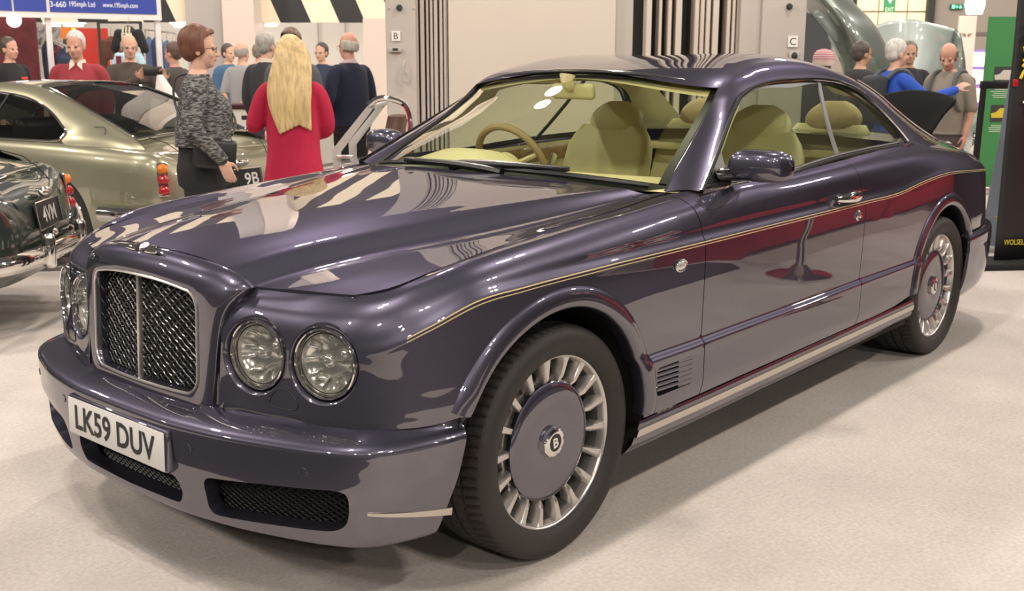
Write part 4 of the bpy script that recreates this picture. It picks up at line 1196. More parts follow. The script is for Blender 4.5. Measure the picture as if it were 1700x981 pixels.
# ---- wipers: long black sweeps lying along the foot of the screen
def glass_pt(u, v, out=.012):
    """u 0..1 across from right (y-) to left, v 0..1 up"""
    i = v*(nrow-1); j = u*(ncol-1); a, b = int(i), int(j); a = min(a, nrow-2); b = min(b, ncol-2); fi, fj = i-a, j-b
    p = (WS[a][b]*(1-fj)+WS[a][b+1]*fj)*(1-fi)+(WS[a+1][b]*(1-fj)+WS[a+1][b+1]*fj)*fi
    return p+Vector((.55,0,.83))*out
for nm, u0, u1, v0, v1, up in (('wiper', .42, .965, .020, .012, 1), ('wiper', .03, .40, .012, .022, -1)):
    arm = MB()
    pts = [glass_pt(u, v, o) for u, v, o in zip(np.linspace(u0, u0+(u1-u0)*.62, 9), np.linspace(v0, v0+.035, 9), [.012,.022,.026,.028,.028,.027,.026,.025,.024])] if up > 0 else [glass_pt(u, v, o) for u, v, o in zip(np.linspace(u1+.20, u0+(u1-u0)*.6, 9), np.linspace(.0, .030, 9), [.012,.02,.024,.026,.026,.026,.025,.025,.024])]
    arm.tube(pts, [.018,.0175,.016,.015,.014,.0125,.011,.010,.009], 8)
    o = arm.build(nm, blackp, car)
    bl = MB(); bl.tube([glass_pt(u, v, .012) for u, v in zip(np.linspace(u0+.02, u1, 20), np.linspace(v0+.012, v1+.012, 20))], .0105, 6); bl.build('wiper_blade', blackp, o)
    mt = MB(); c = pts[-1]; mt.box(c, (.03,.06,.018), None, .004); mt.build('wiper_clip', blackp, o)

# ================================================================ cabin
def hull(pts_fn, nu, nv, closed_u=False, closed_v=False): return MB().grid([[pts_fn(i/(nu-(0 if closed_u else 1)), j/(nv-(0 if closed_v else 1))) for j in range(nv)] for i in range(nu)], closed_u, closed_v)
dash = MB(); g = []
for y in np.linspace(-.80, .80, 41):
    hump = .060*math.exp(-((y+.37)/.24)**4)
    xr = -.70-.10*(abs(y)/.8)**2
    sec = [(xr, 1.020), (xr-.06, 1.030+hump*.15), (xr-.16, 1.042+hump*.55), (xr-.27, 1.042+hump), (xr-.37, 1.030+hump), (xr-.41, 1.010+hump*.6), (xr-.42, .97), (xr-.40, .90), (xr-.36, .80), (xr-.34, .62)]
    g.append([(x, y, z) for x, z in interp_h(range(len(sec)), np.array(sec), np.linspace(0, len(sec)-1, 34))])
dash.grid(g); dsh = dash.build('dashboard', cream, car, recalc=True)
wd_ = MB(); wd_.box((-1.135,.18,.92), (.03,1.1,.10), None, .01); wd_.build('dash_veneer', walnut, dsh)
gv = MB()
for y in (-.0, .25): gv.box((-.84, y, 1.052), (.022,.20,.004), Matrix.Rotation(.05,3,'Y'), .001)
gv.build('demister_vent', cream_dk, dsh)
# steering wheel on the far side
swr = MB(); R = Matrix.Rotation(1.15, 3, 'Y'); c = Vector((-1.30,-.38,1.015)); R = Vector((-.90,0,.42)).normalized().to_track_quat('Z','Y').to_matrix()
swr.tube([c+R @ Vector((.190*math.cos(a), .190*math.sin(a), 0)) for a in np.linspace(0, 2*PI, 40, endpoint=False)], .0165, 10, closed=True)
st_ = swr.build('steering_wheel', cream_dk, car)
sp = MB()
for a in (0.35, PI-.35, -PI/2+.4, -PI/2-.4): sp.tube([c+R @ Vector((.185*math.cos(a+PI/2*0), .185*math.sin(a), 0)), c+R @ Vector((.04*math.cos(a), .04*math.sin(a), -.02))], .014, 8)
sp.lathe([(0,.0),(.06,-.005),(.075,-.02),(.06,-.05)], c, R, 24); sp.cyl(c+R @ Vector((0,0,-.03)), c+R @ Vector((0,0,-.28)), .04); sp.build('steering_wheel_hub', cream, st_)
# seats
def seat(cx, cy, rear=False):
    """squab, back with winged bolsters, head rest"""
    w = .27; root = None
    b = MB(); g = []
    H = .70
    for i, f in enumerate(np.linspace(0, 1, 14)):
        z = .46+H*f; xb_ = cx-.20-.24*f-.02*math.sin(PI*f); ww = w*(1-.10*f)*(1-max(0, f-.8)**2*6)
        row = []
        for k in range(28):
            a = 2*PI*k/28; cxn, cyn = math.cos(a), math.sin(a)
            th = .075*(1-.35*f)*(1+.55*abs(cyn)**3*(1 if cxn > 0 else .2))*(1-max(0, f-.86)*4)
            row.append((xb_+math.copysign(abs(cxn)**.6, cxn)*th, cy+math.copysign(abs(cyn)**.55, cyn)*ww, z))
        g.append(row)
    b.grid(g, closed_v=True); b.add(g[-1], [tuple(range(28))])
    nm = 'rear_seat' if rear else 'front_seat'
    o = b.build(nm+'_back', cream, car, recalc=True, sharp=60)
    q = MB(); g = []
    for f in np.linspace(0, 1, 9):
        x = cx+.36-.56*f; t = .10*(1-.3*abs(f-.5)); row = []
        for k in range(24):
            a = 2*PI*k/24; row.append((x, cy+math.copysign(abs(math.cos(a))**.5, math.cos(a))*w, .45+math.copysign(abs(math.sin(a))**.5, math.sin(a))*t-.04*(1-f)*0))
        g.append(row)
    q.grid(g, closed_v=True); q.add(g[0], [tuple(range(24))]); q.build(nm+'_cushion', cream, o, recalc=True, sharp=60)
    h = MB(); g = []
    for f in np.linspace(0, 1, 12):
        z = .46+H*(.93+.235*f); s_ = math.sin(PI*(.16+.80*f))**.5; row = []
        for k in range(24):
            a = 2*PI*k/24; row.append((cx-.450-.035*f+math.copysign(abs(math.cos(a))**.7, math.cos(a))*.058*s_, cy+math.copysign(abs(math.sin(a))**.55, math.sin(a))*.148*s_, z))
        g.append(row)
    h.grid(g, closed_v=True); h.add(g[-1], [tuple(range(24))]); h.add(g[0], [tuple(range(24))]); h.build('head_rest', cream if not rear else cream_dk, o, recalc=True, sharp=60)  # rear head rests take the darker leather to put cabin shade into the colour
    if not rear:
        t = MB(); sg = 1 if cy > 0 else -1
        t.box((cx-.30, cy+sg*.285, .93), (.055,.02,.17), Matrix.Rotation(-.33,3,'Y'), .012); t.build('seat_belt_guide', chrome, o)
seat(-1.66, .40); seat(-1.66, -.40); seat(-2.48, .38, True); seat(-2.48, -.38, True)
# door cards, parcel shelf, head lining, sun visors, screen pillars
dc = MB(); g = []
for x in np.linspace(-.85, -2.75, 30): g.append([(x, .80, .40), (x, .815, .70), (x, .80, .95), (x, .815, 1.02+.018*(-x-.85)*1.6)])
dc.grid(g); both(dc, 'door_card', cream, car, recalc=True)
dw = MB(); g = []
for x in np.linspace(-.95, -2.70, 24): zt = 1.005+.018*(-x-.85)*1.6; g.append([(x, .797, zt-.075), (x, .788, zt-.04), (x, .80, zt)])
dw.grid(g); both(dw, 'door_veneer', walnut, car, recalc=True)
ps = MB(); ps.box((-3.10,0,1.02), (.75,1.36,.04), None, .01); ps.build('parcel_shelf', cream, car)
hl_ = MB(); g = []
for r in rf_full: g.append([p+Vector((0,0,-.035)) for p in r])
hl_.grid(g); hl_.build('head_lining', cream, car, recalc=True)
pi_ = MB(); g = []
for k in range(0, NP-6):
    a, b = Vector(pil[k][1]), Vector(pil[k][-1]); iw = Vector((-.012,-.045,-.022)); fr_w = max(0, min(1, (IW-k)/12)); g.append([a+Vector((-.105*fr_w,-.045,-.015-.01*fr_w)), a+Vector((-.03*fr_w,-.05,-.012)), a.lerp(b, .5)+iw, b+Vector((-.012,-.030,-.020))])
pi_.grid(g); both(pi_, 'pillar_lining', cream, car, recalc=True)
vz = MB(); 
for y in (.33, -.33): vz.box((-1.36, y, 1.405), (.12,.40,.018), Matrix.Rotation(.30,3,'Y'), .006)
for o_ in (0,): pass
for y in (.33, -.33):
    v_ = MB(); v_.box((-1.37, y, 1.400), (.11,.40,.018), Matrix.Rotation(.32,3,'Y'), .006); v_.build('sun_visor', cream, car)
# interior mirror
rm = MB(); rm.box((-1.245,.0,1.345), (.035,.25,.066), Matrix.Rotation(-.18,3,'Z') @ Matrix.Rotation(.12,3,'Y'), .022, 4); o = rm.build('interior_mirror', cream, car, recalc=True)
rs = MB(); rs.tube([(-1.225,0,1.360),(-1.20,0,1.39),(-1.205,0,1.412)], [.022,.026,.034], 12); rs.build('mirror_stem', cream, o)
# ================================================================ camera, world, light
def setup_camera():
    cd = bpy.data.cameras.new('camera'); co = bpy.data.objects.new('camera', cd); COL.objects.link(co)
    yaw, pitch, roll, f = 3.8520, -0.2087, 0.0017, 1791.27
    d = Vector((math.cos(pitch)*math.cos(yaw), math.cos(pitch)*math.sin(yaw), math.sin(pitch)))
    r = d.cross(Vector((0,0,1))).normalized(); u = r.cross(d)
    r2 = r*math.cos(roll)+u*math.sin(roll); u2 = -r*math.sin(roll)+u*math.cos(roll)
    M = Matrix((r2, u2, -d)).transposed().to_4x4(); M.translation = Vector((2.3858, 2.7889, 1.4439))
    co.matrix_world = M; cd.sensor_width = 36; cd.sensor_fit = 'HORIZONTAL'; cd.lens = 36*f/1700; cd.clip_end = 200; cd.clip_start = .05
    SC.camera = co
    cd.dof.use_dof = True; cd.dof.focus_distance = 3.7; cd.dof.aperture_fstop = 7.1
setup_camera()
carpet = pmat('beige_carpet', (.50,.44,.39), rough=.95, bump=(300,.3))
def carpet_nodes():
    nt = carpet.node_tree; b = nt.nodes['Principled BSDF']; tc = nt.nodes.new('ShaderNodeTexCoord')
    n1 = nt.nodes.new('ShaderNodeTexNoise'); n1.inputs['Scale'].default_value = 1.6; n1.inputs['Detail'].default_value = 8; n1.inputs['Roughness'].default_value = .65
    n2 = nt.nodes.new('ShaderNodeTexNoise'); n2.inputs['Scale'].default_value = 70; n2.inputs['Detail'].default_value = 3
    mx = nt.nodes.new('ShaderNodeMix'); mx.data_type = 'FLOAT'; mx.inputs[0].default_value = .5
    r = nt.nodes.new('ShaderNodeValToRGB'); r.color_ramp.elements[0].position = .34; r.color_ramp.elements[1].position = .66
    r.color_ramp.elements[0].color = (.44,.395,.36,1); r.color_ramp.elements[1].color = (.62,.57,.53,1)
    nt.links.new(tc.outputs['Object'], n1.inputs['Vector']); nt.links.new(tc.outputs['Object'], n2.inputs['Vector'])
    nt.links.new(n1.outputs['Fac'], mx.inputs[2]); nt.links.new(n2.outputs['Fac'], mx.inputs[3]); nt.links.new(mx.outputs[0], r.inputs['Fac']); nt.links.new(r.outputs['Color'], b.inputs['Base Color'])
carpet_nodes()
MB().add([(-40,-30,0),(12,-30,0),(12,14,0),(-40,14,0)], [(0,1,2,3)]).build('floor', carpet)
tag(bpy.data.objects['floor'], kind='structure')

dark_carpet = pmat('unseen_dark_carpet', (.030,.030,.034), rough=.95, bump=(260,.3), noise=(40,.3))  # unseen dark carpet, added and shaped to darken reflections in the coupe's paint
b = MB(); b.prism([(1.4,-1.2,.0),(9.4,-1.2,.0),(9.4,5.14,.0),(-4.3,5.14,.0),(-4.3,2.75,.0),(1.4,2.75,.0)], (0,0,.008)); tag(b.build('unseen_dark_floor', dark_carpet, smooth=False), kind='structure')
# ================================================================ the hall; places are given as a bearing (picture column), a distance D along the camera's heading, and a height
_YAW, _PIT, _F = 3.8520, -0.2087, 1791.27
_EYE = Vector((2.3858, 2.7889, 1.4439))
FV = Vector((math.cos(_YAW), math.sin(_YAW), 0)); RV = Vector((math.sin(_YAW), -math.cos(_YAW), 0))
RF = Matrix((RV, FV, Vector((0,0,1)))).transposed()          # local x = right, y = away, z = up
HEAD = math.atan2(RV.y, RV.x)                                 # object rotation that gives those axes
def spot(px, D, z=0.0):
    dep = D*math.cos(_PIT)+(z-_EYE.z)*math.sin(_PIT); L = (px-850)/_F*dep
    p = _EYE+FV*D+RV*L; return Vector((p.x, p.y, z))
def zpy(py, D):
    t = (490.5-py)/_F; return _EYE.z+D*(t*math.cos(_PIT)+math.sin(_PIT))/(math.cos(_PIT)-t*math.sin(_PIT))
def wbox(mb, px0, px1, D, z0, z1, depth, bev=0.0, zr=1.6):
    a = spot(px0, D, zr); b = spot(px1, D, zr); c = (a+b)/2; c.z = (z0+z1)/2
    return mb.box(c+FV*depth/2, ((b-a).length, depth, z1-z0), RF, bev)
def struct(o): return tag(o, kind='structure')
HT = 9.0; HW = 4.6
wall_grey = pmat('partition_grey', (.46,.415,.375), rough=.55, noise=(1.2,.06))
wall_beige = pmat('partition_beige', (.60,.525,.455), rough=.5, noise=(.8,.04))
wall_warm = pmat('warm_plaster', (.62,.53,.46), rough=.6)
steel_grey = pmat('painted_steel', (.42,.40,.375), rough=.45)
gap_dark = pmat('dark_gap', (.025,.03,.025), rough=.7)
white_int = pmat('white_interior', (.80,.77,.72), rough=.6)
lightstrip = pmat('ceiling_tube', (1,1,1), emit=(1,.97,.9), estr=6)
# partition between the posts
b = MB(); wbox(b, 744, 1020, 10.0, 0, HW, .10); struct(b.build('wall_back', wall_beige, smooth=False))
b = MB(); wbox(b, 1020, 1049, 10.06, 0, HW, .10); struct(b.build('trim_1', wall_grey, smooth=False))
b = MB(); wbox(b, 640, 690, 9.9, 0, HW, .30, .01); pB = struct(b.build('wall_left', wall_grey, smooth=False))
b = MB()
for z in (.9, 1.95, 3.0): 
    for px in (645, 686): b.sphere(spot(px, 9.9, z)+FV*-.002, .010, 8, 6)
struct(b.build('trim_2', steel_grey))
b = MB(); wbox(b, 690, 744, 10.25, 0, HW, .06); struct(b.build('trim_3', gap_dark, smooth=False))
b = MB()
for p0, p1 in ((690,694),(697,704),(707,711),(713.5,718),(720,726),(729,734),(736,740)): wbox(b, p0, p1, 10.0, 0, HW, .22, .008)
struct(b.build('trim_4', wall_grey, smooth=False))
b = MB(); wbox(b, 1047, 1240, 10.3, 0, HW, .06); struct(b.build('trim_5', gap_dark, smooth=False))
b = MB()
for p0, p1, d in ((1071,1080,0),(1092,1097,.03),(1107,1113,.0),(1120,1130,.0),(1151,1158,.0),(1160,1167,.02),(1170,1177,.0),(1181,1191,.0),(1204,1210,.0),(1213,1218,.0),(1220,1225,.02)): wbox(b, p0, p1, 10.0+d, 0, HW, .24, .008)
struct(b.build('trim_6', wall_beige, smooth=False))
b = MB(); wbox(b, 1226, 1262, 9.95, 0, HW, .34, .006); wbox(b, 1262, 1335, 9.9, 0, HW, .34, .01); struct(b.build('wall_right', wall_grey, smooth=False))
sign_white = pmat('sign_white', (.78,.75,.70), rough=.5)
ink = pmat('sign_ink', (.02,.02,.02), rough=.6)
def post_sign(px, py, ch, w, label):
    z = zpy(py, 9.88); p = spot(px, 9.88, z)
    r = empty('letter_plate', p, HEAD, label, 'sign', None)
    m = MB(); m.box((0,.008,0), (w, .006, w*1.12), None, .001); m.build('plate', sign_white, r, smooth=False)
    t = MB(); letter_mb(t, ch, (0,.0045,0), (1,0,0), (0,0,1), h=w*.72); t.build('letter', ink, r, smooth=False)
post_sign(656.5, 60, 'B', .078, 'small white plate with a black letter B on the grey steel post')
post_sign(1316, 68, 'C', .088, 'small white plate with a black letter C on the grey partition post')
# latch, hook and bolt heads on the posts
r = empty('door_latch', spot(656, 9.88, zpy(83, 9.88)), HEAD, 'grey metal latch box below the letter B on the post', 'latch')
m = MB(); m.box((0,-.005,0), (.115,.03,.045), None, .01); m.build('latch_case', steel_grey, r); m = MB(); m.box((.0,-.024,.004), (.05,.012,.02), None, .004); m.build('latch_bolt', gap_dark, r)
m = MB(); h = spot(672, 9.87, zpy(120, 9.87)); m.tube(cr([h+Vector((0,0,.10))]+[h+RV*dx+Vector((0,0,dz))-FV*.02 for dx, dz in ((-.01,.06),(-.018,0),(-.005,-.07),(.025,-.085),(.030,-.03),(.0,.02))], 6), .007, 6)
tag(m.build('pull_hook', steel_grey), 'bent metal pull hook hanging on the grey post below the letter B', 'hook')
for px, py, lb in ((662, 13, 'dark bolt head high on the grey post above the letter B'), (1310, 10, 'dark bolt head high on the post above the letter C')):
    m = MB(); m.lathe([(0,-.02),(.018,-.02),(.026,-.008),(.028,.004)], spot(px, 9.88, zpy(py, 9.88)), (-FV).to_track_quat('Z','Y').to_matrix() @ Matrix.Rotation(PI,3,'X'), 12); tag(m.build('bolt_head', gap_dark), lb, 'bolt')
r = empty('wall_fitting', spot(1317, 9.88, zpy(92, 9.88)), HEAD, 'small grey fitting screwed under the letter C on the post', 'fitting')
m = MB(); m.box((0,-.004,0), (.09,.02,.09), None, .004); m.build('base_plate', steel_grey, r); m = MB(); m.sphere((0,-.03,.0), (.026,.03,.034), 10, 8); m.build('fitting_knob', gap_dark, r)

# ---- left: striped fascia over a bright hall opening, pillar
DF = 19.0; ZF = zpy(38, DF)
def slanted(px0, px1, mat, nm, top=5.4, slant=-1.35):
    a = spot(px0, DF, ZF); c = spot(px1, DF, ZF); w = RV*slant
    mb = MB(); pts = [a, c, c+w+Vector((0,0,top-ZF)), a+w+Vector((0,0,top-ZF))]; mb.prism(pts, FV*.08); return struct(mb.build(nm, mat, smooth=False))
cream_f = pmat('fascia_cream', (.80,.70,.53), rough=.55); black_f = pmat('fascia_black', (.016,.015,.017), rough=.5)
edges = [-60, 5, 70, 130, 180, 238, 292, 345, 400, 465, 516, 563, 606, 652, 700, 750, 800, 850, 900, 950]
for i, (a, c) in enumerate(zip(edges, edges[1:])):
    slanted(a, c, black_f if i % 2 else cream_f, 'trim_%d' % (10+i))
b = MB(); wbox(b, 372, 424, DF-.6, 0, HT, .8); struct(b.build('wall_pillar', wall_warm, smooth=False))
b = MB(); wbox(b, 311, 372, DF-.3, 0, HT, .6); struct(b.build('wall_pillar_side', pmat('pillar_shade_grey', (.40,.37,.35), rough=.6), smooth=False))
b = MB(); wbox(b, 603, 650, DF-.5, 0, ZF+.05, .5); struct(b.build('wall_jamb', wall_warm, smooth=False))
b = MB(); wbox(b, -300, 700, 27, 0, 3.2, .1); struct(b.build('wall_far', white_int, smooth=False))
b = MB(); wbox(b, -300, 700, DF+.1, 2.75, 2.80, 8); struct(b.build('ceiling', white_int, smooth=False))
b = MB()
for px in (528, 573): wbox(b, px, px+.9, 26.9, 0, 3.2, .06)
struct(b.build('trim_8', steel_grey, smooth=False))
def strip_light(px0, px1, py, D, lb):
    a = spot(px0, D, zpy(py, D)); c = spot(px1, D, zpy(py, D)); 
    r = empty('strip_light', (a+c)/2, HEAD, lb, 'light', 'strip lights in the bright hall')
    m = MB(); m.box((0,0,0), ((c-a).length,.12,.04), None, .01); m.build('light_tube', lightstrip, r, smooth=False)
    m = MB(); m.box((0,0,.035), ((c-a).length+.1,.18,.03), None, .005); m.build('light_housing', white_int, r, smooth=False)
strip_light(282, 312, 38, 22, 'short strip light on the ceiling left of the pillar, nearer one'); strip_light(289, 311, 45, 25, 'short strip light on the ceiling left of the pillar, farther one')
strip_light(420, 458, 43, 23, 'strip light under the striped fascia right of the pillar')
strip_light(78, 98, 43, 21, 'strip light above the hanging jackets, left one'); strip_light(106, 136, 43, 21.6, 'strip light above the hanging jackets, right one')

# ---- right: far hall wall with beige panels given a glow, exit signs
DW = 27.0
b = MB(); wbox(b, 1380, 2100, DW, 0, HT, .15); struct(b.build('wall_far_right', pmat('far_wall_grey', (.30,.26,.22), rough=.6), smooth=False))
b = MB(); zf0, zf1 = zpy(62, DW-.1), zpy(-40, DW-.1)
lit = pmat('glow_panel_cream', (.85,.72,.45), rough=.3, emit=(1,.80,.5), estr=.35)  # emission makes the beige wall panels glow though they are no lamps
for a, c in ((1416,1451),(1453.5,1498.5),(1501,1533)):
    for y0, y1 in ((62, 20), (17.5, -40)): wbox(b, a, c, DW-.12, zpy(y0, DW), zpy(y1, DW), .05)
struct(b.build('far_wall_panels', lit, smooth=False))
b = MB(); wbox(b, 1412, 1416, DW-.2, 0, HT, .1); wbox(b, 1534, 1545, DW-.3, 0, HT, .2); struct(b.build('trim_7', gap_dark, smooth=False))
b = MB(); wbox(b, 1594, 2100, 24, zpy(58, 24), zpy(52, 24), .5); struct(b.build('trim_9', pmat('beam_brown', (.13,.10,.085), rough=.6), smooth=False))
green_s = pmat('exit_green', (.03,.22,.08), rough=.4, emit=(.03,.28,.09), estr=.35); exitw = pmat('exit_white', (.7,.8,.6), rough=.5, emit=(.7,.8,.5), estr=.4)
r = empty('exit_sign', spot(1476, 22, zpy(6, 22)), HEAD, 'hanging green exit sign with a white down arrow and the word EXIT', 'sign')
m = MB(); m.box((0,0,0), (.225,.03,.30), None, .004); m.build('sign_panel', green_s, r, smooth=False)
m = MB(); letter_mb(m, 'EXIT', (0,-.017,-.10), (1,0,0), (0,0,1), w=.16, h=.075); m.build('sign_word', exitw, r, smooth=False)
m = MB(); m.prism([(-.075,-.018,.13),(.075,-.018,.13),(0,-.018,.01)], (0,-.004,0)); m.build('sign_arrow', exitw, r, smooth=False)
r = empty('emergency_exit_light', spot(1587, 26.93, zpy(10, 26.93)), HEAD, 'small lit green emergency exit light with a running figure and arrow', 'sign')
glow = pmat('exit_glow', (.1,.9,.3), emit=(.12,1,.35), estr=4)
m = MB(); m.box((0,0,0), (.29,.05,.12), None, .004); m.build('light_box', pmat('exit_box', (.02,.10,.05), rough=.5), r, smooth=False)
m = MB(); m.box((-.085,-.03,0), (.06,.012,.08), None, .002); m.build('figure_panel', glow, r, smooth=False)
m = MB(); m.prism([(-.005,-.031,-.03),(.035,-.031,0),(-.005,-.031,.03),(-.025,-.031,0)], (0,-.005,0)); m.build('arrow_mark', glow, r, smooth=False)
m = MB(); m.prism([(.065,-.031,-.04),(.12,-.031,-.02),(.075,-.031,.04)], (0,-.005,0)); m.build('door_mark', glow, r, smooth=False)
r = empty('hall_lamp', spot(1618, 20, zpy(5, 20)), HEAD, 'bright white hall lamp hanging above the green banner', 'lamp')
hot = pmat('lamp_hot', (1,1,1), emit=(1,.93,.82), estr=14)
m = MB(); m.lathe([(0,-.18),(.13,-.18),(.17,-.02),(.16,.12),(.08,.2),(0,.2)], (0,0,0), None, 24); m.build('lamp_globe', hot, r); m = MB(); m.cyl((0,0,.2),(0,0,3.0),.02); m.build('lamp_stem', steel_grey, r)
r = empty('globe_lamp', spot(22.5, 14, zpy(35, 14)), HEAD, 'round white globe lamp under the blue stall sign', 'lamp')
m = MB(); m.sphere((0,0,0), .088); m.build('lamp_globe', pmat('lamp_soft', (1,1,1), emit=(.95,.95,1), estr=5), r); m = MB(); m.cyl((0,0,.08),(0,0,.5),.012); m.build('lamp_stem', steel_grey, r)
# ================================================================ people
SKIN = {k: pmat('skin_'+k, c, rough=.5, spec=.35) for k, c in (('fair', (.60,.36,.26)), ('ruddy', (.56,.30,.22)), ('tan', (.46,.27,.18)))}
def hairmat(c):
    nm = 'hair_%d_%d' % (int(c[0]*999), int(c[2]*999))
    if nm in MATS: return MATS[nm]
    m = pmat(nm, c, rough=.5, noise=(1,.28)); nt = m.node_tree
    n = [q for q in nt.nodes if q.type == 'TEX_NOISE'][0]; tc = [q for q in nt.nodes if q.type == 'TEX_COORD'][0]
    mp = nt.nodes.new('ShaderNodeMapping'); mp.inputs['Scale'].default_value = (55,55,7); nt.links.new(tc.outputs['Object'], mp.inputs[0]); nt.links.new(mp.outputs[0], n.inputs['Vector'])
    bp = nt.nodes.new('ShaderNodeBump'); bp.inputs['Strength'].default_value = .5; bp.inputs['Distance'].default_value = .01
    nt.links.new(n.outputs['Fac'], bp.inputs['Height']); nt.links.new(bp.outputs['Normal'], nt.nodes['Principled BSDF'].inputs['Normal'])
    return m
def fused(mb, name, mat, parent, voxel=.010, smooth=3, sharp=None):
    """one continuous skin over overlapping volumes"""
    bm = bmesh.new(); bv = [bm.verts.new(p) for p in mb.v]
    for f in mb.f:
        if len(set(f)) > 2:
            try: bm.faces.new([bv[i] for i in f])
            except ValueError: pass
    bmesh.ops.recalc_face_normals(bm, faces=bm.faces)
    me = bpy.data.meshes.new('t'); bm.to_mesh(me); bm.free()
    o = bpy.data.objects.new('t', me); COL.objects.link(o)
    r = o.modifiers.new('r', 'REMESH'); r.mode = 'VOXEL'; r.voxel_size = voxel
    s = o.modifiers.new('s', 'SMOOTH'); s.iterations = smooth; s.factor = .5
    dg = bpy.context.evaluated_depsgraph_get(); dg.update()
    m2 = bpy.data.meshes.new_from_object(o.evaluated_get(dg)); m2.name = name
    bpy.data.objects.remove(o); bpy.data.meshes.remove(me)
    return link_mesh(name, m2, mat, parent, sharp)
def loft(mb, secs, n=24, pw=.85):
    """secs: (x, y, z, rx, ry) stacked rings; closed ends"""
    S = np.array(secs, float); k = len(S); S = interp_h(range(k), S, np.linspace(0, k-1, (k-1)*4+1)); g = []
    for x, y, z, rx, ry in S:
        g.append([(x+rx*math.copysign(abs(math.cos(a))**pw, math.cos(a)), y+ry*math.copysign(abs(math.sin(a))**pw, math.sin(a)), z) for a in np.linspace(0, 2*PI, n, endpoint=False)])
    mb.grid(g, closed_v=True); mb.add(g[0], [tuple(reversed(range(n)))]); mb.add(g[-1], [tuple(range(n))])
def limb(mb, pts, rs, n=14):
    P = cr(pts, 6); r = interp_h(range(len(rs)), np.array(rs, float), np.linspace(0, len(rs)-1, len(P)))
    mb.tube(P, [max(.004, float(q)) for q in r], n); mb.sphere(P[0], float(r[0])*.99, 12, 8); mb.sphere(P[-1], float(r[-1])*.99, 12, 8)
def hand(mb, wrist, d, palm, s=1.0, curl=.5, side=1):
    """palm and five separate bent fingers; d = direction of the hand, palm = direction the palm faces, side=+1 when the thumb is on d x palm side"""
    d = Vector(d).normalized(); pn = Vector(palm); pn = (pn-d*pn.dot(d)).normalized(); t = d.cross(pn)*side; w = Vector(wrist)
    R = Matrix((t, pn, d)).transposed()
    mb.sphere(w+d*.050*s, (.041*s, .016*s, .055*s), 14, 10, R); mb.sphere(w+d*.005*s, (.028*s, .021*s, .03*s), 10, 8, R)
    for i, (off, L) in enumerate(((.030,.074),(.010,.083),(-.011,.077),(-.030,.060))):
        b = w+d*.088*s+t*off*s; pts = [b-d*.02*s, b]; ang = 0
        for k, f in enumerate((.42,.32,.26)):
            ang += curl*(.55 if k == 0 else .75); q = (d*math.cos(ang)+pn*math.sin(ang)); pts.append(pts[-1]+q*L*f*s)
        mb.tube(pts, [.0095*s,.0092*s,.0088*s,.008*s,.0065*s], 8); mb.sphere(pts[-1], .0066*s, 8, 6)
    b = w+d*.028*s+t*.030*s
    pts = [b-t*.012*s, b+(t*.7+d*.6)*.028*s+pn*.008*s, b+(t*.75+d*1.1)*.040*s+pn*(.014+.02*curl)*s, b+(t*.6+d*1.5)*.048*s+pn*(.020+.04*curl)*s]
    mb.tube(pts, [.013*s,.0115*s,.0095*s,.007*s], 8); mb.sphere(pts[-1], .0072*s, 8, 6)
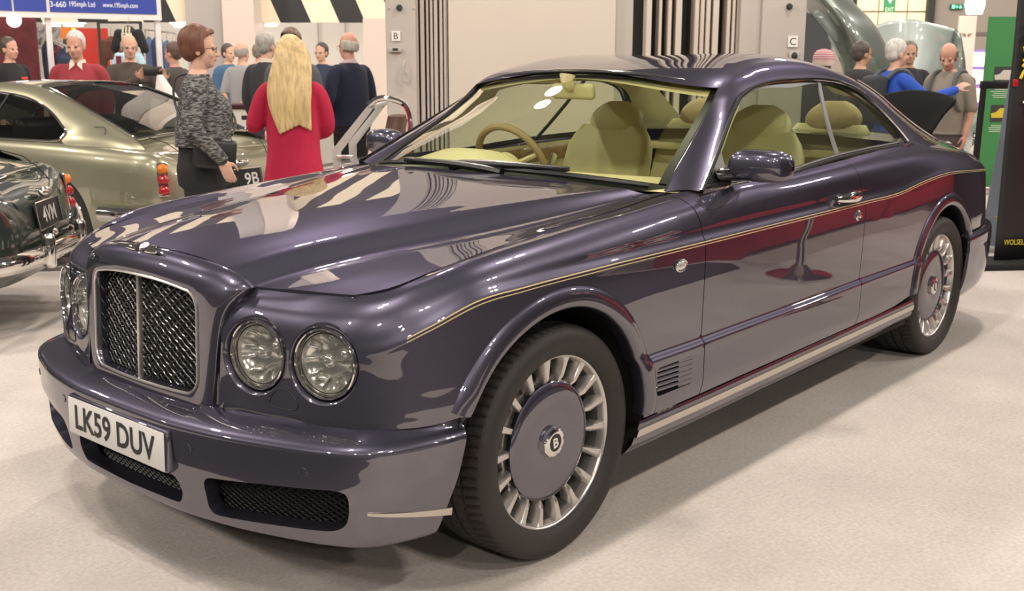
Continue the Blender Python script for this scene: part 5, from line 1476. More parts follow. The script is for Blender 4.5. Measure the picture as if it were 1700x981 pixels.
def person(name_lb, at, face, h=1.75, girth=1.0, woman=False, skin='fair', lean=0.0, head=(0,0,0), arms=None, top=None, top_len=.86, sleeves=1.0, bottom=None, hair=None, hair_col=(.2,.1,.05), shoes=(.02,.02,.02), collar=None, glasses=False, near=False, extra=None, group=None, neck_open=0.0, stance=.10, beard=None):
    """at = ground point, face = angle from 'facing away from the camera', anticlockwise"""
    s = h/1.75; g = girth; sk = SKIN[skin]; vx = .0065 if near else .010
    rt = empty('person', at, HEAD+math.radians(face), name_lb, 'person', group)
    sw = (.158 if woman else .176)*(.6+.4*g)
    P = lambda x, y, z: Vector((x*s, (y+lean*max(0, z-.92))*s, z*s))
    hy, hr, ht = [math.radians(a) for a in head]            # yaw, nod (down +), tilt
    HC = P(0, .015, 1.50); HR = Matrix.Rotation(hy, 3, 'Z') @ Matrix.Rotation(-hr, 3, 'X') @ Matrix.Rotation(ht, 3, 'Y')
    hd = lambda x, y, z: HC+HR @ (Vector((x, y, z))*s)
    # default arms hang
    A = arms or {}
    def arm(sd):
        if sd in A:
            L = [list(q) for q in A[sd][0]]; L[0] = [sd*sw, 0, 1.385]; L[1][0] *= .92
            return [P(*q) for q in L], A[sd][1], A[sd][2]
        x = sd
        return [P(x*sw, 0, 1.385), P(x*(sw+.050*g), -.02, 1.12), P(x*(sw+.055*g), .07, .87)], (0, .18, -1), (-x, .1, 0)
    # ---------- body
    b = MB()
    tor = [(0,0,.80,.13,.10),(0,.0,.90,.155*g,.115*g),(0,.005,1.02,.140*g,.10*g),(0,.01,1.15,.145*g,.105*g),(0,.0,1.30,.155,.105),(0,-.005,1.40,.150,.085),(0,-.005,1.455,.085,.065),(0,.0,1.49,.056,.056)]
    def tsec(L, add=0): return [(x*s, (y+lean*max(0, z-.92))*s, z*s, (rx+add)*s, (ry+add)*s) for x, y, z, rx, ry in L]
    loft(b, tsec(tor)); limb(b, [P(0,-.01,1.42), P(0,.0,1.49), hd(0,.0,.045)], [.058*s,.052*s,.053*s])
    R_ = HR
    b.sphere(hd(0,-.008,.155), (.076*s,.097*s,.100*s), 24, 16, R_)           # cranium
    b.sphere(hd(0,.030,.090), (.060*s,.062*s,.085*s), 20, 14, R_)            # face
    b.sphere(hd(0,.052,.038), (.036*s,.034*s,.030*s), 14, 10, R_)            # chin
    limb(b, [hd(0,.088,.130), hd(0,.104,.098), hd(0,.108,.086)], [.009*s,.012*s,.014*s], 10)   # nose
    for q in (-1, 1):
        b.sphere(hd(q*.012,.096,.084), .0095*s, 8, 6); b.sphere(hd(q*.036,.058,.088), (.024*s,.026*s,.026*s), 10, 8, R_)
        b.sphere(hd(q*.030,.078,.135), (.024*s,.012*s,.008*s), 10, 6, R_)    # brow
        b.sphere(hd(q*.077,-.006,.108), (.010*s,.020*s,.032*s), 10, 8, R_)   # ear
    b.sphere(hd(0,.083,.060), (.022*s,.012*s,.0065*s), 10, 6, R_); b.sphere(hd(0,.081,.049), (.020*s,.012*s,.0065*s), 10, 6, R_)
    for sd in (-1, 1):
        pts, d, pn = arm(sd)
        limb(b, pts, [.036*s,.031*s,.026*s] if sleeves >= 1 else [.046*s,.040*s,.028*s])
        dd = Vector(d)
        hand(b, pts[-1], dd, pn, s*(.92 if woman else 1.0), .35 if near else .45, 1 if (dd.cross(Vector(pn))).dot(Vector((-sd*0, 1, .3))) > 0 else -1)
        x = sd*stance
        limb(b, [P(sd*.085, 0, .90), P(x, .015, .50), P(x*1.05, -.02, .09)], [.082*s*g,.052*s,.036*s]); b.sphere(P(x*1.08, .06, .045), (.040*s,.115*s,.035*s), 12, 8)
    bo = fused(b, 'body', sk, rt, vx, 2)
    # eyes, lips, brows
    e = MB()
    for q in (-1, 1): e.sphere(hd(q*.030,.0845,.118), (.0115*s,.006*s,.0065*s), 10, 6, R_)
    e.build('eyes', pmat('eye_dark', (.03,.022,.02), rough=.2), bo)
    m = MB(); m.sphere(hd(0,.0915,.0545), (.019*s,.005*s,.006*s), 10, 6, R_); m.build('mouth', pmat('lip', (.36,.13,.11), rough=.5), bo)
    # ---------- top garment
    if top:
        t = MB(); z0 = top_len; f = g
        secs = []
        for x, y, z, rx, ry in [(0,0,.90,.172*f,.135*f),(0,.005,1.02,.162*f,.128*f),(0,.012,1.15,.164*f,.132*f),(0,.008,1.29,.172*(.6+.4*f),.128*(.6+.4*f)),(0,-.004,1.39,.168*(.7+.3*f),.104),(0,-.006,1.440,.118,.084),(0,0,1.475,.066,.066)]:
            secs.append((x, y, z, rx, ry))
        if z0 > .92:
            zs_ = [q[2] for q in secs]; c0 = tuple(float(np.interp(z0, zs_, [q[k] for q in secs])) for k in range(5)); secs = [(c0[0], c0[1], z0, c0[3]+.006, c0[4]+.006)]+[q for q in secs if q[2] > z0+.03]
        if z0 < .90: secs = [(0, .0, z0, (.180+.10*(.9-z0)*(1.3 if woman else .6))*f, (.142+.07*(.9-z0))*f)]+secs
        if woman: secs = [(x, y+(.018 if 1.2 < z < 1.35 else 0), z, rx, ry*(1.12 if 1.2 < z < 1.35 else 1)) for x, y, z, rx, ry in secs]
        loft(t, tsec(secs))
        for sd in (-1, 1):
            pts, d, pn = arm(sd); 
            if sleeves > 0:
                a0, a1, a2 = pts[0], pts[1], pts[-1]
                if sleeves >= 1: q = [a0-Vector((sd*.075*s,0,-.018*s)), a0, a1, a1.lerp(a2, .55), a2-(a2-a1).normalized()*.005]; rr = [.056*s,.061*s*(.7+.3*g),.057*s*(.7+.3*g),.047*s,.040*s]
                else: e_ = a0.lerp(a1, min(1, sleeves*2)); q = [a0-Vector((sd*.075*s,0,-.018*s)), a0, e_]; rr = [.056*s,.062*s*(.7+.3*g),.060*s]
                limb(t, q, rr)
        fused(t, 'top', top, rt, vx*1.25, 4)
    if collar:
        c = MB(); pts = []
        for a in np.linspace(-.9*PI/2-PI/2+.5, 2*PI-PI/2-.9*PI/2+.4, 22): pass
        L = [(.060*math.cos(a), .058*math.sin(a)+.006, 1.475+.012*(1-math.sin(a))) for a in np.linspace(PI/2+.35, PI/2+2*PI-.35, 24)]
        gr = [[P(x*1.28, y*1.28, z-.030), P(x*1.12, y*1.12, z+.006), P(x*1.0, y*1.0, z+.010), P(x*.94, y*.94, z-.02)] for x, y, z in L]; c.grid(gr)
        for sd in (-1, 1): c.add([P(sd*.012,.072,1.47), P(sd*.055,.082,1.475), P(sd*.060,.105,1.40), P(sd*.012,.092,1.445)], [(0,1,2,3)])
        c.build('collar', collar, rt, recalc=True)
    # ---------- trousers
    if bottom:
        t = MB()
        loft(t, tsec([(0,.0,.80,.165*g,.122*g),(0,0,.90,.166*g,.128*g),(0,.003,.985,.152*g,.118*g)]+([(0,.005,top_len+.04,.150*g,.116*g)] if top_len > .92 else [])))
        for sd in (-1, 1):
            x = sd*stance
            limb(t, [P(sd*.085,0,.86), P(sd*.09,.005,.70), P(x,.015,.48), P(x*1.05,-.015,.12), P(x*1.05,-.015,.06)], [.100*s*g,.092*s*g,.068*s,.058*s,.060*s])
        fused(t, 'trousers', bottom, rt, vx*1.4, 4)
    sm = pmat('shoe_%d' % int(shoes[0]*1000), shoes, rough=.45)
    for sd in (-1, 1):
        q = MB(); x = sd*stance*1.07; loft(q, [(x*s, -.055*s, .0, .040*s, .035*s)]*0+[(x*s, .045*s, .001, .047*s, .135*s),(x*s, .043*s, .028*s, .049*s, .137*s),(x*s, .025*s, .062*s, .043*s, .112*s),(x*s, -.02*s, .095*s, .040*s, .062*s)], 20, .9); q.build('shoe', sm, rt, recalc=True)
    # ---------- hair
    if hair:
        hm = hairmat(hair_col)
        k = MB()
        if hair in ('short', 'full', 'long'):
            vol = {'short': .010, 'full': .017, 'long': .016}[hair]
            k.sphere(hd(0,-.020,.165), ((.076+vol)*s,(.092+vol)*s,(.092+vol)*s), 24, 16, R_)
            k.sphere(hd(0,-.055,.122), ((.066+vol)*s,(.048+vol)*s,(.062+vol)*s), 18, 12, R_)
            if hair == 'full':
                for q in (-1, 1): k.sphere(hd(q*.066,-.005,.140), (.026*s,.050*s,.060*s), 12, 10, R_)
                limb(k, [hd(-.050,.052,.205), hd(0,.066,.220), hd(.050,.052,.205)], [.022*s,.026*s,.022*s])
            if hair == 'long':
                for i in range(-4, 5):
                    x = i*.020; limb(k, [hd(x*.8,-.07,.20), hd(x*1.15,-.108,.10), P(x*1.5,-.135,1.42), P(x*1.45,-.150,1.30), P(x*1.25+.03,-.150,1.175-.012*abs(i-1))], [.030*s,.034*s,.030*s,.026*s,.012*s], 10)
                for q in (-1, 1): limb(k, [hd(q*.060,.030,.190), hd(q*.086,.010,.12), P(q*.095,-.03,1.46), P(q*.085,-.07,1.36)], [.026*s,.026*s,.028*s,.018*s], 10)
        elif hair == 'rim':                                                # bald on top, hair round the sides and back
            for a in np.linspace(-.15*PI, 1.15*PI, 15)+PI: k.sphere(hd(.070*math.cos(a), -.012+.084*math.sin(a)*(1 if math.sin(a) < 0 else .5), .118+.014*abs(math.cos(a))), (.019*s,.024*s,.054*s), 10, 8, R_)
        if hair in ('short', 'full', 'long'):
            # keep the face clear: drop hair volumes in front of the hairline
            pass
        ho = fused(k, 'hair', hm, rt, vx, 2)
        if hair != 'rim':
            inv = HR.transposed()
            me = ho.data; bm = bmesh.new(); bm.from_mesh(me); kill = []
            for v in bm.verts:
                q = inv @ (v.co-HC)/s
                if q.y > .035+max(0, (q.z-.175))*1.1 and q.z < .205 and abs(q.x) < .082 and hair != 'x': kill.append(v)
                elif q.y > .012 and q.z < .125 and hair == 'short': kill.append(v)
            bmesh.ops.delete(bm, geom=kill, context='VERTS'); bm.to_mesh(me); bm.free()
    if glasses:
        q = MB()
        for sd in (-1, 1):
            q.tube([hd(sd*.031+.023*math.cos(a), .098, .116+.017*math.sin(a)) for a in np.linspace(0, 2*PI, 16, endpoint=False)], .0017*s, 5, closed=True)
            q.tube([hd(sd*.054,.097,.121), hd(sd*.080,.05,.122), hd(sd*.082,-.01,.116)], .0017*s, 5)
        q.tube([hd(-.009,.10,.119), hd(.009,.10,.119)], .0015*s, 5); q.build('glasses', pmat('spectacle_frame', (.05,.035,.03), rough=.3), rt)
    if extra: extra(rt, P, hd, s, arm)
    return rt
knit = pmat('mottled_knit', (.10,.10,.10), rough=.9, bump=(160,.4))
def _kn():
    nt = knit.node_tree; b = nt.nodes['Principled BSDF']; tc = nt.nodes.new('ShaderNodeTexCoord'); mp = nt.nodes.new('ShaderNodeMapping'); mp.inputs['Scale'].default_value = (34, 34, 130)
    n = nt.nodes.new('ShaderNodeTexNoise'); n.inputs['Scale'].default_value = 1.0; n.inputs['Detail'].default_value = 3; r = nt.nodes.new('ShaderNodeValToRGB')
    r.color_ramp.elements[0].position = .42; r.color_ramp.elements[0].color = (.022,.022,.024,1); r.color_ramp.elements[1].position = .68; r.color_ramp.elements[1].color = (.24,.235,.225,1)
    nt.links.new(tc.outputs['Object'], mp.inputs[0]); nt.links.new(mp.outputs[0], n.inputs['Vector']); nt.links.new(n.outputs['Fac'], r.inputs['Fac']); nt.links.new(r.outputs['Color'], b.inputs['Base Color'])
_kn()
def cloth(nm, c, **k): return pmat('cloth_'+nm, c, rough=.85, bump=(70,.25), **k)
black_c = cloth('black', (.010,.010,.011)); crimson = cloth('crimson', (.42,.008,.045)); navy = cloth('navy', (.010,.014,.035)); charcoal = cloth('charcoal', (.030,.030,.033)); burgundy = cloth('burgundy', (.27,.028,.038))
brown_q = cloth('brown_quilted', (.060,.044,.036)); blue_s = cloth('denim_blue', (.055,.12,.22)); grey_t = cloth('grey_tee', (.30,.30,.31)); sand = cloth('sand', (.42,.35,.23)); fleece = cloth('royal_blue', (.025,.09,.50)); tee_taupe = cloth('taupe', (.24,.21,.17)); khaki = cloth('khaki', (.30,.25,.16)); greyvest = cloth('dark_vest', (.07,.06,.055))
pink_shirt = cloth('pink_shirt', (.62,.50,.50)); cream_shirt = cloth('cream_shirt', (.62,.56,.47))
# --- the woman in the mottled jumper: her handbag on a strap
def bag_extra(rt, P, hd, s, arm):
    m = MB(); m.box(P(.25,.085,1.01), (.065*s,.25*s,.18*s), Matrix.Rotation(.10,3,'Z') @ Matrix.Rotation(-.10,3,'X'), .025, 3); bg = m.build('shoulder_bag', pmat('bag_leather', (.018,.017,.018), rough=.4), rt)
    m = MB(); m.tube(cr([P(.255,-.04,1.12), P(.235,-.08,1.18), P(.16,-.135,1.32), P(.0,-.12,1.46), P(-.11,.02,1.45), P(-.06,.16,1.28), P(.14,.21,1.18), P(.25,.19,1.12)], 8), .007*s, 6); m.build('bag_strap', bg.data.materials[0], bg)
    m = MB(); c = P(.275,-.03,1.14); m.tube([c+Vector((.0, .022*math.cos(a), .022*math.sin(a))) for a in np.linspace(0, 2*PI, 14, endpoint=False)], .004, 6, closed=True); m.tube([P(.312,.04,1.12), P(.312,.13,1.115)], .006, 6); m.build('bag_ring', chrome, bg)
person('woman with short auburn hair and glasses in a mottled grey jumper, facing right', spot(352, 6.35), -78, h=1.665, girth=1.26, woman=True, skin='fair', arms={1: ([(.19,-.02,1.41),(.325,-.03,1.16),(.335,.13,.98)], (-.02,.35,-1), (-1,.2,0)), -1: ([(-.19,0,1.41),(-.27,-.02,1.14),(-.24,.05,.90)], (0,.2,-1), (1,0,0))}, top=knit, top_len=1.04, bottom=black_c, hair='full', hair_col=(.13,.045,.022), glasses=True, near=True, extra=bag_extra)
person('blonde woman with long hair seen from behind in a crimson cardigan', spot(497, 7.0), 6, h=1.625, girth=1.12, woman=True, arms={-1: ([(-.185,0,1.40),(-.285,.02,1.15),(-.10,.13,1.415)], (.25,.1,1), (.6,.6,0)), 1: ([(.185,0,1.40),(.245,.06,1.14),(.10,.22,1.05)], (-1,.3,.1), (0,-1,0))}, top=crimson, top_len=.60, bottom=black_c, hair='long', hair_col=(.55,.40,.19), near=True, head=(12,4,0))
person('grey-haired man with glasses in a navy jumper and pale collar beside the grey post', spot(588, 10.5), 52, h=1.76, girth=1.16, skin='ruddy', arms={-1: ([(-.20,0,1.42),(-.28,.02,1.13),(-.16,.22,1.02)], (.6,.7,0), (0,-.3,-1))}, top=navy, top_len=.88, bottom=black_c, hair='rim', hair_col=(.42,.38,.33), collar=pink_shirt, glasses=True)
person('grey-haired man in a dark suit jacket standing left of the blonde woman', spot(453, 10.7), -28, h=1.765, girth=1.08, top=charcoal, top_len=.74, bottom=charcoal, hair='short', hair_col=(.33,.31,.29), collar=cream_shirt)
person('brown-haired man in a grey jacket, mostly hidden behind the blonde woman', spot(495, 10.0), 175, h=1.775, top=cloth('slate', (.085,.085,.095)), top_len=.76, bottom=black_c, hair='full', hair_col=(.13,.075,.05))
person('distant man with glasses in a dark blue jacket between blonde woman and navy jumper', spot(541, 15), 160, h=1.755, top=cloth('midnight', (.022,.032,.065)), top_len=.80, bottom=black_c, hair='short', hair_col=(.05,.04,.035), glasses=True)
person('dark-haired man in a denim blue shirt standing before the pale pillar', spot(388, 15.5), -125, h=1.75, girth=1.05, top=blue_s, bottom=black_c, hair='short', hair_col=(.07,.05,.04))
person('man in a grey tee shirt and khaki trousers with hands behind his back', spot(411, 13.6), -25, h=1.735, girth=1.08, top=grey_t, sleeves=.5, bottom=khaki, hair='rim', hair_col=(.30,.27,.24), arms={-1: ([(-.19,0,1.42),(-.26,-.07,1.14),(-.07,-.20,.97)], (.8,-.1,-.5), (0,1,0)), 1: ([(.19,0,1.42),(.26,-.07,1.14),(.07,-.20,.97)], (-.8,-.1,-.5), (0,1,0))})
person('man in a sand coloured jacket, half hidden behind the dark suit', spot(437, 16.6), -20, h=1.77, top=sand, top_len=.80, bottom=khaki, hair='short', hair_col=(.20,.17,.14))
person('man in a dark waistcoat and grey shirt turned left, behind the mottled jumper', spot(303, 12.5), 70, h=1.71, girth=1.1, skin='ruddy', top=greyvest, bottom=black_c, hair='short', hair_col=(.10,.06,.045), arms={-1: ([(-.19,0,1.42),(-.25,.08,1.15),(-.15,.34,1.10)], (.1,1,0), (0,0,-1))})
# --- man with the phone, and his carrier bag
PH = {}
def phone_extra(rt, P, hd, s, arm):
    PH['m'] = rt.matrix_basis.copy(); PH['p'] = P(.02,.42,1.46)
    m = MB(); 
    for z in (.95,1.03,1.11,1.19,1.27): m.tube([P(.178*math.cos(a)*1.03, .142*math.sin(a)*1.05+.01, z) for a in np.linspace(0, 2*PI, 24, endpoint=False)], .006, 6, closed=True)
    m.build('quilt_seam', pmat('quilt_seam', (.03,.022,.018), rough=.8), rt)
person('balding man in a brown quilted jacket holding up a phone to take a picture', spot(232, 11.5), 205, h=1.765, girth=1.08, skin='fair', arms={1: ([(.19,0,1.42),(.27,.12,1.16),(-.03,.33,1.30)], (-.45,.35,.7), (0,1,-.2)), -1: ([(-.19,0,1.42),(-.30,.14,1.16),(-.28,.36,1.28)], (.15,.35,.8), (0,1,-.2))}, top=brown_q, bottom=black_c, hair='rim', hair_col=(.33,.28,.23), glasses=True, extra=phone_extra, head=(0,4,0))
M = bpy.data.objects[[o.name for o in COL.objects if o.get('label', '').startswith('balding man in a brown')][0]]
Mw = Matrix.Translation(M.location) @ Matrix.Rotation(M.rotation_euler.z, 4, 'Z')
r = empty('phone', Mw @ Vector((-.17,.43,1.395)), M.rotation_euler.z, 'black phone in the raised hands of the man in the brown jacket', 'phone')
m = MB(); m.box((0,0,0), (.185,.010,.095), None, .004); m.build('phone_body', blackp, r); m = MB(); m.lathe([(0,.007),(.006,.007),(.007,.004)], (-.07,.003,.03), Matrix.Rotation(-PI/2,3,'X'), 12); m.build('phone_camera', chrome, r)
bagm = pmat('carrier_plastic', (.74,.70,.68), rough=.35, noise=(9,.12), bump=(14,.6))
b = MB(); c = spot(268, 11.2, 1.02)
g = []
for f in np.linspace(0, 1, 12):
    z = 1.36-f*.52; w = .03+.17*min(1, f*1.25); 
    g.append([c+RV*(w*math.cos(a)*(1+.12*math.sin(3*a+f*5))+.10*f)+FV*(.02+.07*min(1, f*1.2))*math.sin(a)+Vector((0,0,z-1.02)) for a in np.linspace(0, 2*PI, 20, endpoint=False)])
b.grid(g, closed_v=True); b.add(g[-1], [tuple(range(20))])
tag(b.build('carrier_bag', bagm, recalc=True), 'white plastic carrier bag hanging from the phone man\'s wrist', 'bag')
person('white-haired man in a burgundy jumper with open cream collar behind the silver-green car', spot(150, 10.35), 188, h=1.76, girth=1.12, skin='ruddy', top=burgundy, bottom=khaki, hair='short', hair_col=(.52,.50,.47), collar=cream_shirt, head=(-6,8,0))
def badge_extra(rt, P, hd, s, arm):
    m = MB(); m.box(P(-.06,.135,1.30), (.09,.012,.03), None, .003); m.build('chest_logo', pmat('logo_red', (.6,.03,.04), rough=.6), rt)
person('man with cropped dark hair in a black jacket with red chest patch, far left', spot(36, 12.5), -112, h=1.76, girth=1.14, skin='ruddy', top=black_c, bottom=black_c, hair='short', hair_col=(.06,.04,.03), extra=badge_extra)
# --- right-hand group
hatm = pmat('striped_wool', (.6,.3,.34), rough=.9)
def _hat():
    nt = hatm.node_tree; b = nt.nodes['Principled BSDF']; tc = nt.nodes.new('ShaderNodeTexCoord'); w = nt.nodes.new('ShaderNodeTexWave'); w.bands_direction = 'Z'; w.inputs['Scale'].default_value = 14; w.inputs['Distortion'].default_value = .6
    r = nt.nodes.new('ShaderNodeValToRGB'); r.color_ramp.elements[0].color = (.42,.10,.15,1); r.color_ramp.elements[1].color = (.62,.50,.47,1)
    nt.links.new(tc.outputs['Object'], w.inputs['Vector']); nt.links.new(w.outputs['Fac'], r.inputs['Fac']); nt.links.new(r.outputs['Color'], b.inputs['Base Color'])
_hat()
def hat_extra(rt, P, hd, s, arm):
    m = MB(); m.lathe([(.101,-.01),(.104,.02),(.103,.05),(.094,.085),(.068,.115),(.03,.128),(0,.131)], hd(0,-.012,.135), None, 28); o = m.build('knitted_hat', hatm, rt)
    m = MB(); m.lathe([(.108,-.035),(.110,-.01),(.105,.012),(.100,-.03)], hd(0,-.012,.135), None, 28); m.build('hat_turn_up', pmat('hat_brim', (.50,.40,.36), rough=.9), o)
person('person in a pink striped knitted hat behind the car roof below letter C', spot(1352, 11), 10, h=1.60, top=charcoal, bottom=black_c, hair='short', hair_col=(.2,.15,.1), extra=hat_extra)
person('man with glasses and receding brown hair in a dark jacket, looking right', spot(1412, 11.2), -72, h=1.70, girth=1.05, skin='tan', top=charcoal, bottom=black_c, hair='short', hair_col=(.07,.055,.045), glasses=True)
def pack_extra(rt, P, hd, s, arm):
    m = MB(); m.box(P(0,-.20,1.22), (.30*s,.15*s,.42*s), None, .06, 4); o = m.build('backpack', pmat('pack_cloth', (.035,.04,.045), rough=.8), rt)
    for sd in (-1, 1):
        m = MB(); pts = cr([P(sd*.12,-.15,1.40), P(sd*.125,-.05,1.475), P(sd*.125,.06,1.455), P(sd*.13,.135,1.33), P(sd*.16,.10,1.12), P(sd*.14,-.14,1.05)], 6)
        m.tube(pts, .020*s, 8); m.build('pack_strap', pmat('pack_strap_cloth', (.10,.11,.11), rough=.8), o)
person('white-haired man in a royal blue fleece with a backpack, stretching out one arm', spot(1466, 9.8), -78, h=1.685, girth=1.05, skin='fair', top=fleece, bottom=khaki, hair='short', hair_col=(.56,.54,.50), arms={1: ([(.19,0,1.41),(.30,.20,1.22),(.27,.46,1.30)], (-.05,.9,.5), (-.5,0,-1))}, extra=pack_extra, near=True)
person('man with glasses in a dark zip jacket facing the camera behind the blue fleece', spot(1490, 11.7), 170, h=1.715, skin='tan', top=cloth('ink', (.018,.018,.025)), bottom=black_c, hair='short', hair_col=(.14,.12,.10), glasses=True)
person('bald man in a taupe tee shirt with dark backpack straps, looking down', spot(1558, 10.4), 128, h=1.675, girth=1.12, skin='ruddy', top=tee_taupe, sleeves=.5, bottom=cloth('dark_taupe', (.10,.085,.075)), hair='rim', hair_col=(.16,.12,.10), head=(18,24,0), lean=.05, extra=pack_extra, near=True)
# ================================================================ the other cars
tyre2 = pmat('tyre_black', (.018,.017,.016), rough=.7)
amber = pmat('lamp_amber', (.75,.20,.015), rough=.15, coat=.8); redl = pmat('lamp_red', (.42,.006,.012), rough=.15, coat=.8); whitel = pmat('lamp_white', (.65,.62,.58), rough=.12, coat=.8)
dark_cabin = pmat('dark_cabin', (.02,.018,.016), rough=.7); cabglass = glassmat('smoked_glass', (.42,.44,.40))
plate_blk = pmat('plate_black_field', (.010,.010,.010), rough=.35); silver_txt = pmat('plate_silver_letter', (.68,.67,.65), rough=.35)
GPL = [(2.24,0),(2.22,.25),(2.12,.50),(1.95,.68),(1.60,.79),(1.10,.83),(.40,.84),(-.40,.84),(-1.2,.845),(-1.7,.825),(-2.02,.775),(-2.16,.69),(-2.235,.50),(-2.26,.25),(-2.265,0)]
_gc = np.array(cr([(a, b, 0) for a, b in GPL], 20))[:,:2]; _gl = np.concatenate([[0], np.cumsum(np.linalg.norm(np.diff(_gc, axis=0), axis=1))])
def gs_x(x):
    m = _gc[:,1] > .45; return float(np.interp(-x, -_gc[m,0], _gl[m]))
GSH = Sheet(GPL, [
 (0,          [.22,.30,.40,.50,.58,.64,.69,.72,.735], [.10,.04,.01,0,.02,.05,.10,.17,.26]),
 (gs_x(1.9),  [.20,.28,.40,.52,.62,.70,.76,.795,.81], [.06,.02,0,0,.01,.03,.07,.13,.20]),
 (gs_x(1.2),  [.20,.28,.40,.54,.66,.75,.81,.845,.86], [.06,.015,0,0,.01,.03,.065,.12,.19]),
 (gs_x(.4),   [.20,.28,.40,.54,.68,.77,.84,.885,.90], [.07,.02,0,0,.008,.02,.045,.085,.12]),
 (gs_x(-.6),  [.20,.28,.40,.54,.68,.77,.84,.885,.905], [.07,.02,0,0,.008,.018,.04,.08,.12]),
 (gs_x(-1.3), [.20,.28,.40,.54,.68,.78,.845,.885,.90], [.06,.02,0,0,.008,.018,.045,.09,.15]),
 (gs_x(-1.9), [.24,.30,.40,.52,.66,.76,.82,.855,.865], [.06,.025,.005,0,.006,.016,.04,.08,.13]),
 (gs_x(-2.15),[.28,.33,.42,.52,.64,.73,.79,.83,.845], [.06,.03,.010,0,.004,.012,.03,.065,.115]),
 (_gl[-1]-.5, [.28,.33,.42,.52,.62,.70,.75,.79,.81], [.06,.03,.010,0,.006,.022,.050,.10,.17]),
 (_gl[-1],    [.28,.33,.42,.52,.62,.70,.75,.79,.815], [.06,.03,.010,0,.008,.028,.060,.115,.19])], ns=300)
GDL = [(.70,.745,.905),(.55,.705,1.0),(.30,.625,1.15),(.12,.575,1.215),(-.1,.555,1.243),(-.4,.555,1.238),(-.7,.575,1.20),(-.95,.615,1.125),(-1.13,.665,1.03),(-1.22,.70,.96),(-1.20,.735,.915)]
GTP = [(.78,.62,.90),(.62,.60,.99),(.36,.55,1.155),(.20,.52,1.24),(-.05,.47,1.305),(-.40,.46,1.315),(-.7,.47,1.285),(-.98,.50,1.215),(-1.3,.535,1.11),(-1.6,.565,1.01),(-1.83,.59,.925)]
def gt_car(nm, at, fwd, pt, label, rear_plate=None, open_top=False, bonnet=True, front_plate=None, seats=dark_cabin, size=1.0):
    root = empty(nm, at, HEAD+math.atan2(fwd[1], fwd[0]), label, 'car'); root.scale = (size, size, size)
    half = []
    ob = [(s, 0) for s in np.linspace(0, gs_x(1.62), 24)]
    for cx, a0 in ((1.24, 0), (-1.235, 0)):
        a = math.asin((.22-.32)/.345); 
        pts = []
        for q in np.linspace(a, PI-a, 26):
            x = cx+.345*math.cos(q); z = .32+.345*math.sin(q); s = gs_x(x); pts.append((s, max(0., GSH.t_of_z(s, z))))
        ob += pts
        if cx > 0: ob += [(s, 0) for s in np.linspace(pts[-1][0]+.02, gs_x(-.85), 20)]
    ob += [(s, 0) for s in np.linspace(ob[-1][0]+.02, GSH.end, 20)]
    ob += [(GSH.end, t) for t in np.linspace(.4, 8, 16)]+[(s, 8.) for s in np.linspace(GSH.end-.03, 0, 110)]+[(0, t) for t in np.linspace(7.6, .4, 14)]
    cl = []
    for p in ob:
        if not cl or abs(p[0]-cl[-1][0])+abs(p[1]-cl[-1][1]) > 1e-5: cl.append(p)
    both(GSH.panel(cl, du=.045, tstep=.34, ref=(0,0,.3), jamb=.02), 'body_side', pt, root, sharp=50)
    edge = [Vector(p) for p in GSH.at([(s, 8.) for s in np.linspace(0, GSH.end, 120)])]
    def cz(x): return float(np.interp(x, [-2.1,-1.83,-1.2,.4,.78,1.6,2.05], [.825,.945,.93,.93,.935,.875,.75]))
    def top(x0, x1):
        g = []
        for p in edge:
            if x0 <= p.x <= x1: g.append([(p.x, p.y*t, p.z+(max(cz(p.x), p.z)-p.z)*(1-t*t)**1.0) for t in np.linspace(1, -1, 15)])
        return MB().grid(g)
    if bonnet: top(.70, 2.3).build('bonnet', pt, root, recalc=True)
    else: m = MB(); m.box((1.3,0,.55), (1.1,1.2,.2)); m.build('engine_bay', blackm, root)
    bt = top(-2.3, -1.14).build('boot_lid', pt, root, recalc=True)
    m = MB(); m.tube([(-1.86,.50,.94),(-2.0,.47,.905),(-2.09,.44,.845),(-2.23,.38,.70),(-2.25,.33,.52),(-2.25,0,.50),(-2.25,-.33,.52),(-2.23,-.38,.70),(-2.09,-.44,.845),(-2.0,-.47,.905),(-1.86,-.50,.94)], .0035, 5); m.build('boot_seam', blackm, root)
    # chassis, wheels
    m = MB(); m.box((0,0,.30), (3.9,1.2,.16)); m.box((-.25,0,.62), (2.0,1.3,.36)); m.build('cabin_floor', dark_cabin, root, smooth=False)
    w0 = None
    for wx in (1.24, -1.235):
        for sd in (1, -1):
            if w0 is None:
                q = MB(); q.lathe([(.205,-.07),(.215,-.085),(.26,-.092),(.305,-.08),(.322,-.05),(.325,0),(.322,.05),(.305,.08),(.26,.092),(.215,.085),(.205,.07)], (0,0,0), YAX, 40); w0 = q.build('wheel', tyre2, root)
                q = MB(); q.lathe([(.21,.07),(.20,.078),(.185,.05),(.10,.045),(.05,.075),(.03,.10),(0,.102)], (0,0,0), YAX, 40); q.build('wheel_disc', chrome, w0)
                for j in range(0): pass
                w = w0
            else: w = copy_tree(w0, root)
            w.location = (wx, sd*.70, .325); w.rotation_euler = (0,0,0 if sd > 0 else PI)
    # chrome
    m = MB(); q = [(-1.72,.862,.42),(-1.95,.83,.42),(-2.13,.765,.42),(-2.25,.62,.42),(-2.31,.40,.42),(-2.33,0,.42)]; q = cr(q+[(x, -y, z) for x, y, z in reversed(q[:-1])], 6)
    g = []
